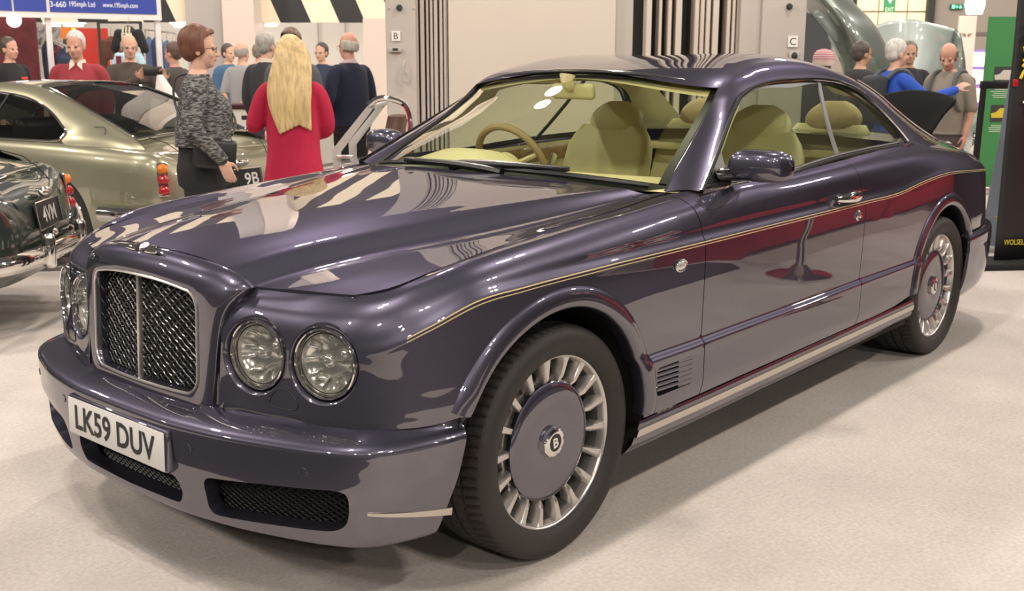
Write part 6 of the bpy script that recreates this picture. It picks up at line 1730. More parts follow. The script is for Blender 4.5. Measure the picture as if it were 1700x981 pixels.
    for i, p in enumerate(q):
        t = (q[min(i+1, len(q)-1)]-q[max(i-1, 0)]).normalized(); n = t.cross(Vector((0,0,1))); n = -n if n.x*p.x+n.y*p.y < 0 else n
        g.append([p+n*a+Vector((0,0,b)) for a, b in ((-.012,.052),(.016,.052),(.036,.03),(.042,0),(.036,-.03),(.016,-.052),(-.012,-.052))])
    m.grid(g); m.add(g[0], [tuple(range(7))]); m.add(g[-1], [tuple(range(7))]); bp_ = m.build('rear_bumper', chrome, root, recalc=True)
    for sd in (1, -1):
        m = MB(); m.box((-2.355, sd*.30, .44), (.07,.06,.20), None, .028, 3); m.build('over_rider', chrome, bp_)
        # lamp cluster
        c = Vector((-2.165, sd*.675, .665)); nn = Vector((-.78, sd*.55, .10)).normalized(); R = nn.to_track_quat('Z','Y').to_matrix(); up = (Vector((0,0,1))-nn*nn.z).normalized()
        m = MB(); m.box(c+nn*.004, (.075,.235,.016), Matrix((up.cross(nn), up, nn)).transposed(), .03, 3); cl_ = m.build('lamp_cluster', chrome, root)
        for dz, mt, nm_ in ((.075, amber, 'indicator_lamp'), (0, redl, 'tail_lamp'), (-.075, whitel if nm == 'saloon_x' else redl, 'stop_lamp')):
            m = MB(); m.lathe([(.036,0),(.037,.012),(.030,.020),(.031,.024),(.027,.038),(.015,.046),(0,.048)], c+up*dz+nn*.010, R, 20); m.build(nm_, mt, cl_)
    if rear_plate:
        t_ = Vector((-.30,0,1)).normalized()   # upright of the boot face
        c = Vector((-2.262,0,.615)); up = Vector((.14,0,1)).normalized(); n = Vector((-1,0,.14)).normalized(); R = Matrix((Vector((0,-1,0)), up, n)).transposed()
        m = MB(); m.box(c+n*.008, (.40,.145,.012), R, .004); po = m.build('number_plate', plate_blk, root)
        m = MB(); m.tube([c+n*.016+R @ Vector((x, y, 0)) for x, y in ((-.205,-.077),(.205,-.077),(.205,.077),(-.205,.077))], .0055, 6, closed=True); m.build('plate_frame', chrome, po)
        m = MB(); wl_ = min(.34, .075*len(rear_plate)); letter_mb(m, rear_plate, c+n*.015+Vector((0, -(.17-wl_/2) if len(rear_plate) < 3 else 0, 0)), (0,-1,0), up, w=wl_, h=.09, bold=.012); m.build('plate_lettering', silver_txt, po, smooth=False)
        m = MB(); m.sphere(c+up*.125+n*.02, (.03,.085,.028)); m.build('plate_lamp', chrome, root); m = MB(); m.sphere(c-up*.115+n*.02, (.02,.04,.022)); m.build('boot_handle', chrome, root)
    if front_plate:
        m = MB(); m.box((2.30,0,.36), (.02,.50,.11), None, .004); po = m.build('number_plate', plate_blk, root); m = MB(); letter_mb(m, front_plate, (2.311,0,.36), (0,1,0), (0,0,1), w=.40, h=.08, bold=.01); m.build('plate_lettering', silver_txt, po, smooth=False)
        for sd in (1,-1):
            m = MB(); m.lathe([(.085,-.05),(.09,0),(.08,.012)], (2.02,sd*.60,.66), Vector((.95,sd*.25,.1)).normalized().to_track_quat('Z','Y').to_matrix(), 24); hl2 = m.build('head_lamp', chrome, root)
            m = MB(); m.lathe([(.08,.008),(.05,.03),(0,.038)], (2.02,sd*.60,.66), Vector((.95,sd*.25,.1)).normalized().to_track_quat('Z','Y').to_matrix(), 24); m.build('lamp_glass', pmat('lit_lamp', (1,1,1), emit=(.9,.95,1), estr=6), hl2)
    for sd in (1, -1):
        for k in (0, 1):
            m = MB(); y = .30+.09*k; m.lathe([(.030,0),(.034,0),(.034,.42),(.030,.42),(.027,.36),(.026,.1)], (-2.0-.42+.05*k, y*-1, .25), Vector((1,0,0)).to_track_quat('Z','Y').to_matrix(), 18)
            if sd > 0: m.build('exhaust_pipe', satin, root)
    # greenhouse
    if not open_top:
        n = 81; dl2 = dense_line(GDL, n); tp2 = dense_line(GTP, n); iw = int(round(3/10*(n-1))); ir = int(round(6/10*(n-1)))
        st = []
        for k in range(n):
            a, b = Vector(dl2[k]), Vector(tp2[k]); w = (b-a).length; c = (a+b)/2+Vector((0,.5,.8)).normalized()*.12*w; st.append([a+Vector((0,-.012,0)), a]+[a*(1-t)**2+c*2*t*(1-t)+b*t*t for t in np.linspace(.14, 1, 7)])
        mb = MB().grid(st)
        lastp = st[-1][1:]; mb.grid([[p, p+Vector((-.10,.03,-.045)), p+Vector((-.16,.04,-.10))] for p in lastp]); both(mb, 'roof_pillar', pt, root, recalc=True)
        cc = dense_line([(.27,0,1.275),(.0,0,1.325),(-.40,0,1.335),(-.66,0,1.315)], ir-iw+1); g = []
        for j, k in enumerate(range(iw, ir+1)):
            e = Vector(tp2[k]); c = Vector(cc[j]); row = [e.lerp(c, t)+Vector((0,0,.5*(c.z-e.z)*math.sin(PI*t)*.5)) for t in np.linspace(0, 1, 9)]; g.append(row+[Vector((p.x, -p.y, p.z)) for p in reversed(row[:-1])])
        MB().grid(g).build('roof', pt, root, recalc=True)
        W2 = coons([Vector(tp2[k]) for k in range(iw+1)], (.92,0,.925), (.27,0,1.275), 17, (.01,.01)); MB().grid(W2).build('windscreen', cabglass, root, recalc=True)
        R2 = coons([Vector(tp2[k])+Vector((0,-.008,.002)) for k in range(ir, n)], (-.66,0,1.315), (-1.86,0,.955), 17, (-.02,.02)); MB().grid(R2).build('rear_window', cabglass, root, recalc=True)
        fr_ = [r[0] for r in R2]+R2[-1][1:]+[r[-1] for r in reversed(R2[:-1])]+list(reversed(R2[0][1:-1]))
        m = MB(); m.tube([p+Vector((-.003,0,.006)) for p in fr_], .010, 8, closed=True); m.build('rear_window_trim', chrome, root)
        poly = [(p[0], p[2]) for p in dl2]+[(x, .905) for x in np.linspace(-1.1, .6, 10)]
        def gm2(q): return np.array([(x, float(np.interp(z, [.90,1.0,1.15,1.245], [.74,.69,.615,.545]))-.008, z) for x, z in q])
        P_, F_ = cdt_panel(poly, [], fill_pts(poly, [], .1, .08), gm2); m = MB(); m.add(P_, F_); both(m, 'side_window', cabglass, root, recalc=True)
        m = MB(); g = [Vector(p)+Vector((0,.006,0)) for p in dl2]; m.tube(g+[Vector((x, .748, .905)) for x in np.linspace(-1.1, .6, 8)], .009, 6); both(m, 'window_trim', chrome, root)
        m = MB(); m.tube([(-.30,.745,.905),(-.42,.55,1.235)], .012, 6); both(m, 'door_pillar_trim', chrome, root)
        for y in (.36, -.36):
            m = MB(); m.box((-.45,y,.80), (.16,.42,.50), Matrix.Rotation(-.2,3,'Y'), .06, 3); m.build('seat', pmat('black_leather', (.02,.019,.018), rough=.4), root)
            m = MB(); m.box((-1.05,y,.82), (.18,.50,.22), Matrix.Rotation(-.3,3,'Y'), .06, 3); m.build('rear_seat', pmat('biscuit_leather', (.26,.20,.12), rough=.5), root)
        m = MB(); m.tube([(.32+.0*math.cos(a), -.36+.19*math.cos(a), .93+.17*math.sin(a)) for a in np.linspace(0, 2*PI, 24, endpoint=False)], .012, 6, closed=True); m.build('steering_wheel', blackp, root)
        m = MB(); g = []
        for a, b in ((-.02,.0),):
            c = Vector((-1.52,.655,.93))
        m.tube([Vector((-1.50+.085*math.copysign(abs(math.cos(a))**.5, math.cos(a)), .655-.16*.085*math.sin(a)*2, .957+.055*math.copysign(abs(math.sin(a))**.5, math.sin(a))-.10*.0)) for a in np.linspace(0, 2*PI, 28, endpoint=False)], .0025, 5, closed=True)
        m.build('fuel_flap_seam', blackm, root)
    else:
        for sd in (1, -1):
            m = MB(); m.prism([(.62,sd*.66,.86),(.68,sd*.66,.86),(.36,sd*.60,1.17),(.30,sd*.60,1.17)], (0,-sd*.03,0)); m.build('screen_post', steel_grey, root, smooth=False)
        m = MB(); m.box((.33,0,1.165), (.05,1.2,.03), None, .008); m.build('screen_rail', steel_grey, root)
        m = MB(); m.add([(.63,.63,.88),(.63,-.63,.88),(.33,-.58,1.16),(.33,.58,1.16)], [(0,1,2,3)]); m.build('windscreen', cabglass, root)
        for y in (.36, -.36):
            m = MB(); g = []
            for f in np.linspace(0, 1, 8): g.append([(-.42-.16*f+.06*math.cos(a), y+.23*math.copysign(abs(math.sin(a))**.6, math.sin(a))*(1-.25*f*f), .50+.52*f) for a in np.linspace(0, 2*PI, 18, endpoint=False)])
            m.grid(g, closed_v=True); m.add(g[-1], [tuple(range(18))]); m.build('seat', seats, root, recalc=True)
    return root
sage = make_paint('sage_silver_paint', (.33,.315,.215), (.38,.365,.255), metal=.6, rough=.34)
dgreen = make_paint('dark_green_paint', (.035,.050,.040), (.05,.07,.055), metal=.5, rough=.35)
greengrey = make_paint('grey_green_paint', (.17,.20,.175), (.20,.23,.20), metal=.5, rough=.35)
ice = make_paint('ice_blue_paint', (.42,.48,.46), (.48,.54,.52), metal=.3, rough=.4)
silverp = make_paint('bare_silver_paint', (.40,.39,.37), (.46,.45,.43), metal=.7, rough=.3)
def place(px, D, local, fwd):
    """ground point of a car's origin so that its local point stands at the given bearing"""
    f = RV*fwd[0]+FV*fwd[1]; f.normalize(); l = Vector((-f.y, f.x, 0)); p = spot(px, D, 0)-f*local[0]-l*local[1]; return Vector((p.x, p.y, 0))
F1 = (-.87, .49)
gt_car('fastback_car', place(277, 7.55, (-2.16,.69), F1), F1, sage, 'pale sage green fastback car standing behind the two women, tail towards us', rear_plate='9B')
F2 = (-.995, -.10)
gt_car('saloon_car', place(92, 6.2, (-2.26,0), F2), F2, dgreen, 'dark green car at the left edge with three round lamps and chrome bumper', rear_plate='4VM')
# open vintage two-seater, tail end: tub, raked screen frame, hide seat
r = empty('vintage_car', spot(602, 8.35, 0), HEAD, 'open silver vintage car with raked screen frame and brown hide seat beside the grey post', 'car')
q = MB(); g = []
for x, zt_, w_ in ((-.42,.60,.36),(-.36,.70,.42),(-.10,.745,.46),(.15,.76,.47),(.36,.74,.44),(.44,.66,.38)):
    g.append([(x, w_*math.copysign(abs(math.cos(a))**.5, math.cos(a)), .25+(zt_-.25)*(.5+.5*math.copysign(abs(math.sin(a))**.5, math.sin(a)))) for a in np.linspace(0, 2*PI, 28, endpoint=False)])
q.grid(g, closed_v=True); q.add(g[0], [tuple(range(28))]); q.add(g[-1], [tuple(range(28))]); q.build('body_tub', silverp, r, recalc=True)
for y in (-.40, .40):
    q = MB(); q.prism([(-.145,y,.68),(-.085,y,.68),(-.085,y,.83),(.155,y,1.14),(.185,y,1.17),(.120,y,1.165),(-.145,y,.85)], (0,.03,0)); q.build('screen_post', steel_grey, r, smooth=False)
q = MB(); q.box((.15,.015,1.16), (.045,.83,.03), None, .006); q.build('screen_rail', steel_grey, r)
q = MB(); g = []
for f in np.linspace(0, 1, 9): g.append([(.20+.10*f+.07*math.cos(a), .34*math.copysign(abs(math.sin(a))**.6, math.sin(a))*(1-.30*f*f), .60+.48*f) for a in np.linspace(0, 2*PI, 22, endpoint=False)])
q.grid(g, closed_v=True); q.add(g[-1], [tuple(range(22))]); q.build('seat', pmat('brown_hide', (.085,.040,.022), rough=.6), r, recalc=True)
q = MB(); q.tube(cr([(.13,-.40,1.17),(.20,-.40,1.215),(.30,-.40,1.215),(.40,-.39,1.16),(.44,-.38,.74)], 6), .022, 8); q.build('hood_hoop', chrome, r)
q = MB(); q.box((-.05,-.42,.80), (.12,.05,.025), None, .008); q.build('screen_bracket', satin, r)
for x in (-.27, .27):
    for y in (-.46, .46):
        q = MB(); q.lathe([(.12,-.05),(.20,-.055),(.235,-.03),(.24,0),(.235,.03),(.20,.055),(.12,.05)], (x, y, .24), YAX, 28); q.build('wheel', tyre2, r)
def patch(Ls, name, mat, parent, thick=.02, nu=24, nv=18):
    """curved sheet with thickness through rows of points"""
    A = np.array([[tuple(p) for p in r] for r in Ls]); A = interp_h(range(A.shape[0]), A, np.linspace(0, A.shape[0]-1, nu)); A = np.swapaxes(interp_h(range(A.shape[1]), np.swapaxes(A, 0, 1), np.linspace(0, A.shape[1]-1, nv)), 0, 1)
    o = MB().grid(A.tolist()).build(name, mat, parent, recalc=True)
    inv = parent.matrix_basis.inverted() if parent else Matrix.Identity(4)
    for v in o.data.vertices: v.co = inv @ v.co
    s = o.modifiers.new('thickness', 'SOLIDIFY'); s.thickness = thick; s.offset = -1 if o.data.polygons[0].normal.dot(inv.to_3x3() @ -FV) > 0 else 1
    return o
def sp(px, py, D): return spot(px, D, zpy(py, D))
F4 = (.995, .10)
ca_ = gt_car('clamshell_car', place(1490, 13.1, (2.2,0), F4), F4, greengrey, 'grey-green sports car with its big curved bonnet tipped open beside post C', bonnet=False)
patch([[sp(1300,-30,12.4), sp(1330,-45,12.0), sp(1372,-48,12.2)], [sp(1338,18,12.3), sp(1372,-2,11.8), sp(1418,4,12.2)], [sp(1366,50,12.2), sp(1402,34,11.7), sp(1450,38,12.2)], [sp(1386,84,12.1), sp(1424,74,11.7), sp(1472,78,12.2)], [sp(1398,118,12.0), sp(1438,116,11.7), sp(1484,118,12.2)], [sp(1402,170,12.0), sp(1442,175,11.7), sp(1488,178,12.2)]], 'raised_bonnet', greengrey, ca_)
F5 = (.999, .03)
cb_ = gt_car('bonnet_up_car', place(1592, 15.6, (2.2,0), F5), F5, ice, 'ice blue sports car with its pale bonnet raised high behind the group of men', bonnet=False)
patch([[sp(1420,52,15.35), sp(1500,30,14.75), sp(1588,48,14.55)], [sp(1430,90,15.15), sp(1510,75,14.65), sp(1580,88,14.65)], [sp(1440,150,14.95), sp(1512,140,14.55), sp(1570,140,14.65)], [sp(1450,220,14.75), sp(1514,215,14.55), sp(1562,205,14.65)]], 'raised_bonnet', ice, cb_)
patch([[sp(1587,47,14.55), sp(1592,55,14.45), sp(1594,66,14.50)], [sp(1579,88,14.65), sp(1592,92,14.30), sp(1600,108,14.35)], [sp(1569,140,14.65), sp(1588,150,14.25), sp(1599,156,14.30)], [sp(1561,206,14.65), sp(1578,212,14.25), sp(1590,205,14.30)]], 'bonnet_side', greengrey, cb_)
F6 = (-1, .0)
cc_ = gt_car('black_car', place(1528, 8.75, (-2.27*.72,0), F6), F6, pmat('gloss_black', (.008,.008,.009), rough=.12, coat=1), 'black car with its boot lid raised, mostly hidden behind the coupe', open_top=True, size=.72)
patch([[sp(1455,158,8.7), sp(1500,149,8.6), sp(1545,150,8.5), sp(1584,160,8.4)], [sp(1462,180,8.6), sp(1505,170,8.5), sp(1548,170,8.4), sp(1586,167,8.35)], [sp(1475,215,8.5), sp(1512,205,8.42), sp(1545,195,8.35), sp(1566,186,8.3)], [sp(1500,240,8.4), sp(1520,235,8.36), sp(1538,225,8.3), sp(1545,215,8.28)]], 'raised_boot_lid', pmat('boot_black', (.006,.006,.006), rough=.7, spec=.15), cc_, .03)
F7 = (.30, -.95)
gt_car('small_green_car', place(1606, 17.6, (2.2,.1), F7), F7, pmat('pale_green', (.16,.24,.20), rough=.3, coat=.8), 'small green car facing us with lit headlamps, seen past the boot of the coupe', front_plate='195')
# painted white counter with a dark red top and the figures 17
r = empty('display_counter', spot(430, 11.9, 0), HEAD, 'white display counter with dark red top and black figures 17 behind the women', 'counter')
m = MB(); m.box((.25,0,.50), (1.25,.40,1.0), None, .01); m.build('counter_front', white_int, r, smooth=False); m = MB(); m.box((.25,-.01,1.03), (1.30,.46,.05), None, .01); m.build('counter_top', pmat('dark_red_top', (.06,.012,.014), rough=.3), r)
m = MB(); letter_mb(m, '17', (-.07,-.201,.80), (1,0,0), (0,0,1), w=.36, h=.26, bold=.02); m.build('counter_figures', ink, r, smooth=False)
# ---- banners at the right
gb = pmat('banner_green', (.035,.20,.055), rough=.5); wtxt = pmat('banner_text', (.62,.68,.58), rough=.6)
r = empty('green_banner', spot(1650, 12.6, 0), HEAD, 'tall green roll-up banner with small car pictures beside the black banner', 'banner')
m = MB(); m.box((0,0,1.05), (.50,.012,1.92)); m.build('banner_sheet', gb, r, smooth=False); m = MB(); m.box((0,0,.045), (.56,.16,.09), None, .02); m.build('banner_foot', satin, r)
def mini_car(nm, z, c):
    m = MB(); m.box((.02,-.009,z), (.30,.004,.19)); q = m.build(nm, pmat('picture_dark', (.03,.03,.028), rough=.5), r, smooth=False)
    m = MB(); m.prism([(-.12,-.012,z-.05),(.15,-.012,z-.05),(.16,-.012,z),(.10,-.012,z+.015),(.06,-.012,z+.06),(-.03,-.012,z+.06),(-.07,-.012,z+.015),(-.13,-.012,z)], (0,-.002,0)); m.build('pictured_car', pmat('picture_'+nm, c, rough=.5), q, smooth=False)
mini_car('upper_picture', 1.36, (.5,.47,.42)); mini_car('lower_picture', .93, (.55,.42,.03))
m = MB()
for z in [1.20-.022*i for i in range(5)]+[.79-.022*i for i in range(4)]: m.box((.0+.01*math.sin(z*90),-.0075,z), (.26+.03*math.sin(z*140),.002,.006))
m.build('text_lines', wtxt, r, smooth=False)
bb = pmat('banner_black', (.012,.012,.014), rough=.45); ye = pmat('banner_yellow', (.62,.50,.02), rough=.5)
r = empty('black_banner', spot(1687, 7.9, 0), HEAD+.10, 'tall black fabric display with yellow strokes and lettering at the right edge', 'banner')
m = MB(); g = []
for x in np.linspace(-.185, .9, 40): g.append([(x, .02*math.sin(x*14)*(1-z/3.2), z) for z in np.linspace(.02, 2.9, 12)])
m.grid(g); so = m.build('banner_cloth', bb, r); q = so.modifiers.new('thickness', 'SOLIDIFY'); q.thickness = .01
zt = lambda py: zpy(py, 7.9)
m = MB()
def stroke(pts, w=.010): m.tube(cr([(x, -.045, z) for x, z in pts], 5), w, 6)
X0 = -.125
for z0, sh in ((zt(42), [(0,0),(.03,.02),(.05,-.02),(.02,-.05),(.06,-.06)]), (zt(62), [(.0,.02),(.03,-.03),(.07,.02)]), (zt(76), [(0,0),(.03,-.06),(.07,.03)]), (zt(92), [(.02,.03),(.05,0),(.01,-.03),(.06,-.04)]), (zt(108), [(.05,.03),(.01,0),(.05,-.01),(.03,-.05)]), (zt(122), [(.0,-.03),(.03,.03),(.06,-.01),(.08,.03)])):
    stroke([(X0+dx-.01*(1.8-z0)*3, z0+dz) for dx, dz in sh])
for k in range(6): z0 = zt(48+15*k); stroke([(X0+.095, z0), (X0+.115, z0-.03), (X0+.10, z0-.05)])
m.build('yellow_strokes', ye, r)
m = MB(); letter_mb(m, 'TE', (-.015,-.035,zt(178)), (1,0,0), (0,0,1), h=.105, bold=.01); m.build('white_lettering', sign_white, r, smooth=False)
m = MB(); letter_mb(m, 'WOLSELEY', (-.035,-.035,zt(399)), (1,0,0), (0,0,1), w=.20, h=.040, bold=.01); m.build('yellow_lettering', ye, r, smooth=False)
m = MB(); m.box((-.165,-.035,zt(136)), (.035,.012,.05), None, .004); m.build('red_tag', redl, r)
m = MB(); m.box((.3,.0,.025), (1.5,.35,.05), None, .015); m.build('banner_base', blackm, r)
r = empty('grey_blue_banner', spot(1643, 8.6, 0), HEAD-.30, 'grey-blue cloth banner edge just left of the black fabric display', 'banner')
m = MB(); m.prism([(-.08,-.004,.02),(.10,-.004,.02),(.10,-.004,1.40),(.03,-.004,1.40)], (0,.012,0)); m.build('banner_cloth', pmat('banner_grey_blue', (.22,.26,.31), rough=.6), r, smooth=False)
m = MB(); letter_mb(m, 'TA', (.045,-.006,.26), (1,0,0), (0,0,1), h=.04); m.build('yellow_lettering', ye, r, smooth=False)
m = MB(); m.box((.02,0,.02), (.24,.22,.04), None, .008); m.build('banner_foot', steel_grey, r)
r = empty('barrier_frame', spot(1607, 9.5, 0), HEAD, 'black post with a horizontal top rail between open bonnet and green banner', 'frame')
m = MB(); m.cyl((0,0,.0),(0.02,0,1.32),.030,.026); m.build('post', blackp, r); m = MB(); m.box((.27,0,1.30), (.56,.05,.07), None, .01); m.build('rail', blackp, r); m = MB(); m.lathe([(0,.03),(.10,.025),(.17,.01),(.18,0)], (0,0,0), None, 28); m.build('foot', blackp, r)
# lit shop window of a distant stand
r = empty('shop_display', spot(1622, 24, 0), HEAD, 'distant lit display case with warm shelves and violet frame beyond the green banner', 'display')
m = MB(); m.box((0,0,1.2), (.95,.3,1.25), None, .01); m.build('case', pmat('violet_frame', (.20,.12,.35), rough=.5, emit=(.35,.2,.6), estr=.5), r, smooth=False)
m = MB()
for x in (-.22, .22):
    for z in (1.62, 1.25, .86): m.box((x,-.155,z), (.36,.02,.30))
m.build('lit_shelf', pmat('warm_shelf', (1,.85,.6), emit=(1,.72,.42), estr=1.6, noise=(16,.5)), r, smooth=False)
r = empty('notice_board', spot(1588, 21, 0), HEAD, 'tall off-white notice board with a faint winged crest near the hall lamp', 'board')
m = MB(); m.box((0,0,1.2), (.34,.04,2.4), None, .006); m.build('board', wall_warm, r, smooth=False)
m = MB()
for sd in (1,-1):
    for k in range(3): m.tube([(sd*.02,-.024,2.06-.018*k),(sd*(.11-.02*k),-.024,2.08-.025*k)], [.010,.004], 6)
m.build('winged_crest', pmat('crest_bronze', (.22,.13,.07), rough=.5), r)
# ================================================================ clothing stall at the far left
blue_f = pmat('sign_blue', (.022,.045,.30), rough=.45); frame_w = pmat('sign_frame', (.72,.68,.66), rough=.5); lett = pmat('sign_letters', (.70,.72,.80), rough=.5)
DS = 15.0; u = DS/_F
r = empty('stall_sign', spot(78, DS, zpy(12, DS)), HEAD+.55, 'long blue stall name board with white lettering and pale frame, top left', 'sign')
k_ = 1.19
m = MB(); m.box((0,0,.06), (300*u*k_,.05,.42), None); m.build('board_frame', frame_w, r, smooth=False)
m = MB(); m.box((73*u*k_,-.03,.040), (141*u*k_,.02,.22)); m.build('name_panel', blue_f, r, smooth=False)
m = MB(); m.box((-75*u*k_,-.03,.040), (146*u*k_,.02,.22)); m.build('blank_panel', blue_f, r, smooth=False)
for tx, cx_, w_, h_ in (('3-660', 13, 20, .075), ('195mph Ltd', 44, 33, .09), ('www.195mph.com', 94, 47, .085)):
    m = MB(); letter_mb(m, tx, (cx_*u*k_,-.042,.031), (1,0,0), (0,0,1), w=w_*u*k_, h=h_, bold=.011); m.build('board_lettering', lett, r, smooth=False)
for x in (0, 146):
    m = MB(); m.box((x*u*k_, .08, -1.05), (.07,.07,2.2)); m.build('stall_post', frame_w, r, smooth=False)
# dark red stall back cloth and its poster panels
m = MB(); wbox(m, -120, 62, 17.5, 0, 2.5, .05); tag(m.build('back_cloth', pmat('maroon_cloth', (.10,.018,.022), rough=.9, noise=(3,.5)), smooth=False), 'maroon back cloth of the clothing stall behind the man in the black jacket', 'curtain')
def panel(px0, px1, py0, py1, D, nm, mat, lb, cat):
    z0, z1 = zpy(py1, D), zpy(py0, D); mb = MB(); wbox(mb, px0, px1, D, max(0, z0), z1, .04)
    if z0 > .05: wbox(mb, (px0+px1)/2-1, (px0+px1)/2+1, D+.0, 0, z0+.01, .03)
    return tag(mb.build(nm, mat, smooth=False), lb, cat)
redp = pmat('panel_red', (.50,.030,.018), rough=.5)
panel(128, 180, 48, 330, 17.0, 'red_panel', redp, 'bright red display panel behind the white-haired man', 'panel')
panel(103, 127, 47, 66, 17.4, 'orange_panel', pmat('panel_orange', (.60,.16,.02), rough=.5), 'orange header panel above the hanging jackets', 'panel')
panel(62, 104, 46, 82, 18.6, 'poster_wall', pmat('poster_grey', (.30,.29,.28), rough=.6, noise=(12,.8)), 'grey wall of posters behind the jacket rail', 'poster')
panel(122, 127, 48, 60, 17.2, 'lit_tag', pmat('lit_yellow', (.8,.9,.05), emit=(.7,.9,.05), estr=1.0), 'small lit yellow tag beside the orange panel', 'tag')
panel(105, 135, 66, 120, 19.0, 'glass_screen', pmat('screen_dark', (.05,.06,.06), rough=.2), 'dark glass screen behind the jackets', 'screen')
# garments
def jacket(px, D, py0, py1, wpx, mat, label, cat, group=None, turn=0.0, sleeves=True, tail=0.0):
    z1, z0 = zpy(py0, D), zpy(py1, D); H_ = z1-z0; w = wpx*D/_F; rt = empty('hanging_jacket' if cat == 'jacket' else ('hanging_jeans' if cat == 'jeans' else 'tee_shirt'), spot(px, D, z1), HEAD+turn, label, cat, group)
    t = MB(); loft(t, [(0,0,-H_,w*.44,.075),(0,0,-H_*.6,w*.40,.085),(0,0,-H_*.25,w*.44,.085),(0,0,-.10,w*.40,.06),(0,0,-.045,w*.16,.045),(0,0,-.02,w*.13,.04)], 18)
    if sleeves:
        for sd in (1,-1): limb(t, [(sd*w*.36,0,-.11),(sd*w*.52,.0,-.30),(sd*w*.54,.02,-.62 if cat == 'jacket' else -.32)], [.055,.055,.045], 10)
    fused(t, 'garment', mat, rt, .018, 2)
    h = MB(); h.tube(cr([(0,0,-.03),(0,0,.035),(.022,0,.06),(.0,0,.085)], 4), .004, 5); h.build('hanger', pmat('hanger_wood', (.45,.28,.12), rough=.5), rt); return rt
nv = cloth('navy_jacket', (.022,.028,.060)); nv2 = cloth('dark_navy_jacket', (.012,.015,.032)); mar = cloth('maroon_jacket', (.12,.02,.03))
rail = [(78, 15.9, nv2, 'rear'), (84, 15.7, nv, ''), (90, 15.5, nv2, ''), (96, 15.3, mar, ''), (103, 15.1, nv, '')]
for i, (px, D, mt, q) in enumerate(rail):
    jacket(px, D, 66+i*3.2, 132, 34, mt, ['dark navy jacket on the rail, hung farthest left beside the grey post', 'navy jacket on the rail, second from the left', 'dark navy jacket in the middle of the rail', 'maroon jacket on the rail between two navy ones', 'navy jacket at the right end of the rail with a pale band'][i], 'jacket', 'jackets on the stall rail', turn=-.9)
jacket(114, 14.7, 84, 140, 30, nv, 'large navy jacket with a grey chest band facing us left of the burgundy jumper', 'jacket', turn=.0)
m = MB(); a = spot(74, 16.1, zpy(64, 16.1)); b_ = spot(110, 14.9, zpy(78, 14.9)); m.tube([a, b_], .014, 8); m.tube([a, Vector((a.x, a.y, 0))], .016, 8); m.tube([b_, Vector((b_.x, b_.y, 0))], .016, 8); tag(m.build('clothes_rail', steel_grey), 'metal clothes rail carrying the navy and maroon jackets', 'rail')
for i, (px, D) in enumerate(((246,16.6),(256,16.3),(266,16.1),(276,15.9),(286,15.7))):
    jacket(px, D, 58+i*2, 138, 15, cloth('jean_%d' % (i % 3), [(.10,.14,.26),(.035,.05,.11),(.14,.19,.32)][i % 3]), ['pale blue jeans hung first on the stall rail above the phone', 'dark blue jeans hung second on the stall rail', 'light blue jeans hung in the middle of the rail', 'mid blue jeans hung fourth, right of the light pair', 'dark blue jeans hung last on the rail near the white wall'][i], 'jeans', 'jeans on the stall rail', sleeves=False)
m = MB(); a = spot(240, 16.8, zpy(50, 16.8)); b_ = spot(292, 15.5, zpy(56, 15.5)); m.tube([a, b_], .014, 8); m.tube([a, Vector((a.x, a.y, 0))], .016, 8); m.tube([b_, Vector((b_.x, b_.y, 0))], .016, 8); tag(m.build('clothes_rail', steel_grey), 'metal rail carrying the row of hanging jeans', 'rail')
# framed display with a black tee shirt (20) and a pale blue one
r = empty('garment_rack', spot(214, 14.2, 0), HEAD, 'black-framed display rack holding printed tee shirts behind the phone man', 'rack')
z1 = zpy(38, 14.2); m = MB()
for x in (-.27, .27): m.box((x, .05, z1/2), (.03,.03,z1), None)
m.box((0,.05,z1), (.57,.03,.03)); m.build('rack_frame', gap_dark, r, smooth=False)
bt_ = cloth('tee_black', (.012,.012,.013)); lb_ = cloth('tee_pale_blue', (.42,.58,.68))
t1 = jacket(212, 14.0, 41, 78, 46, bt_, 'black tee shirt printed with cream stripes and the number 20', 'tee shirt'); Hh = zpy(41, 14.0)-zpy(78, 14.0)
m = MB(); letter_mb(m, '20', (0,-.095,-.155), (1,0,0), (0,0,1), h=.06, bold=.02); 
m.build('print_number', bt_, t1, smooth=False)
m = MB(); m.box((0,-.088,-.155), (.13,.008,.09)); m.build('print_patch', cloth('print_cream', (.62,.58,.45)), t1, smooth=False)
for i, x in enumerate((-.04, 0, .04)):
    m = MB(); m.box((x,-.088,-.07), (.022,.010,.075), Matrix.Rotation(.15,3,'Y')); m.build('print_stripe', MATS['cloth_print_cream'], t1, smooth=False)
    m = MB(); m.box((x*.8,-.088,-.235), (.018,.010,.06), Matrix.Rotation(.05,3,'Y')); m.build('print_stripe', MATS['cloth_print_cream'], t1, smooth=False)
t2 = jacket(212, 13.9, 80, 125, 46, lb_, 'pale blue tee shirt with a dark red print, hung below the black one', 'tee shirt')
m = MB(); m.box((-.10,-.088,-.16), (.06,.01,.11)); m.build('print_patch', cloth('print_wine', (.16,.02,.04)), t2, smooth=False); m = MB(); m.box((.04,-.088,-.14), (.07,.01,.14)); m.build('print_patch', cloth('print_rust', (.42,.10,.05)), t2, smooth=False)
jacket(183, 14.6, 58, 100, 26, cloth('brown_hide', (.10,.035,.02)), 'dark brown leather jacket hung left of the printed tee shirts', 'jacket', turn=.5)
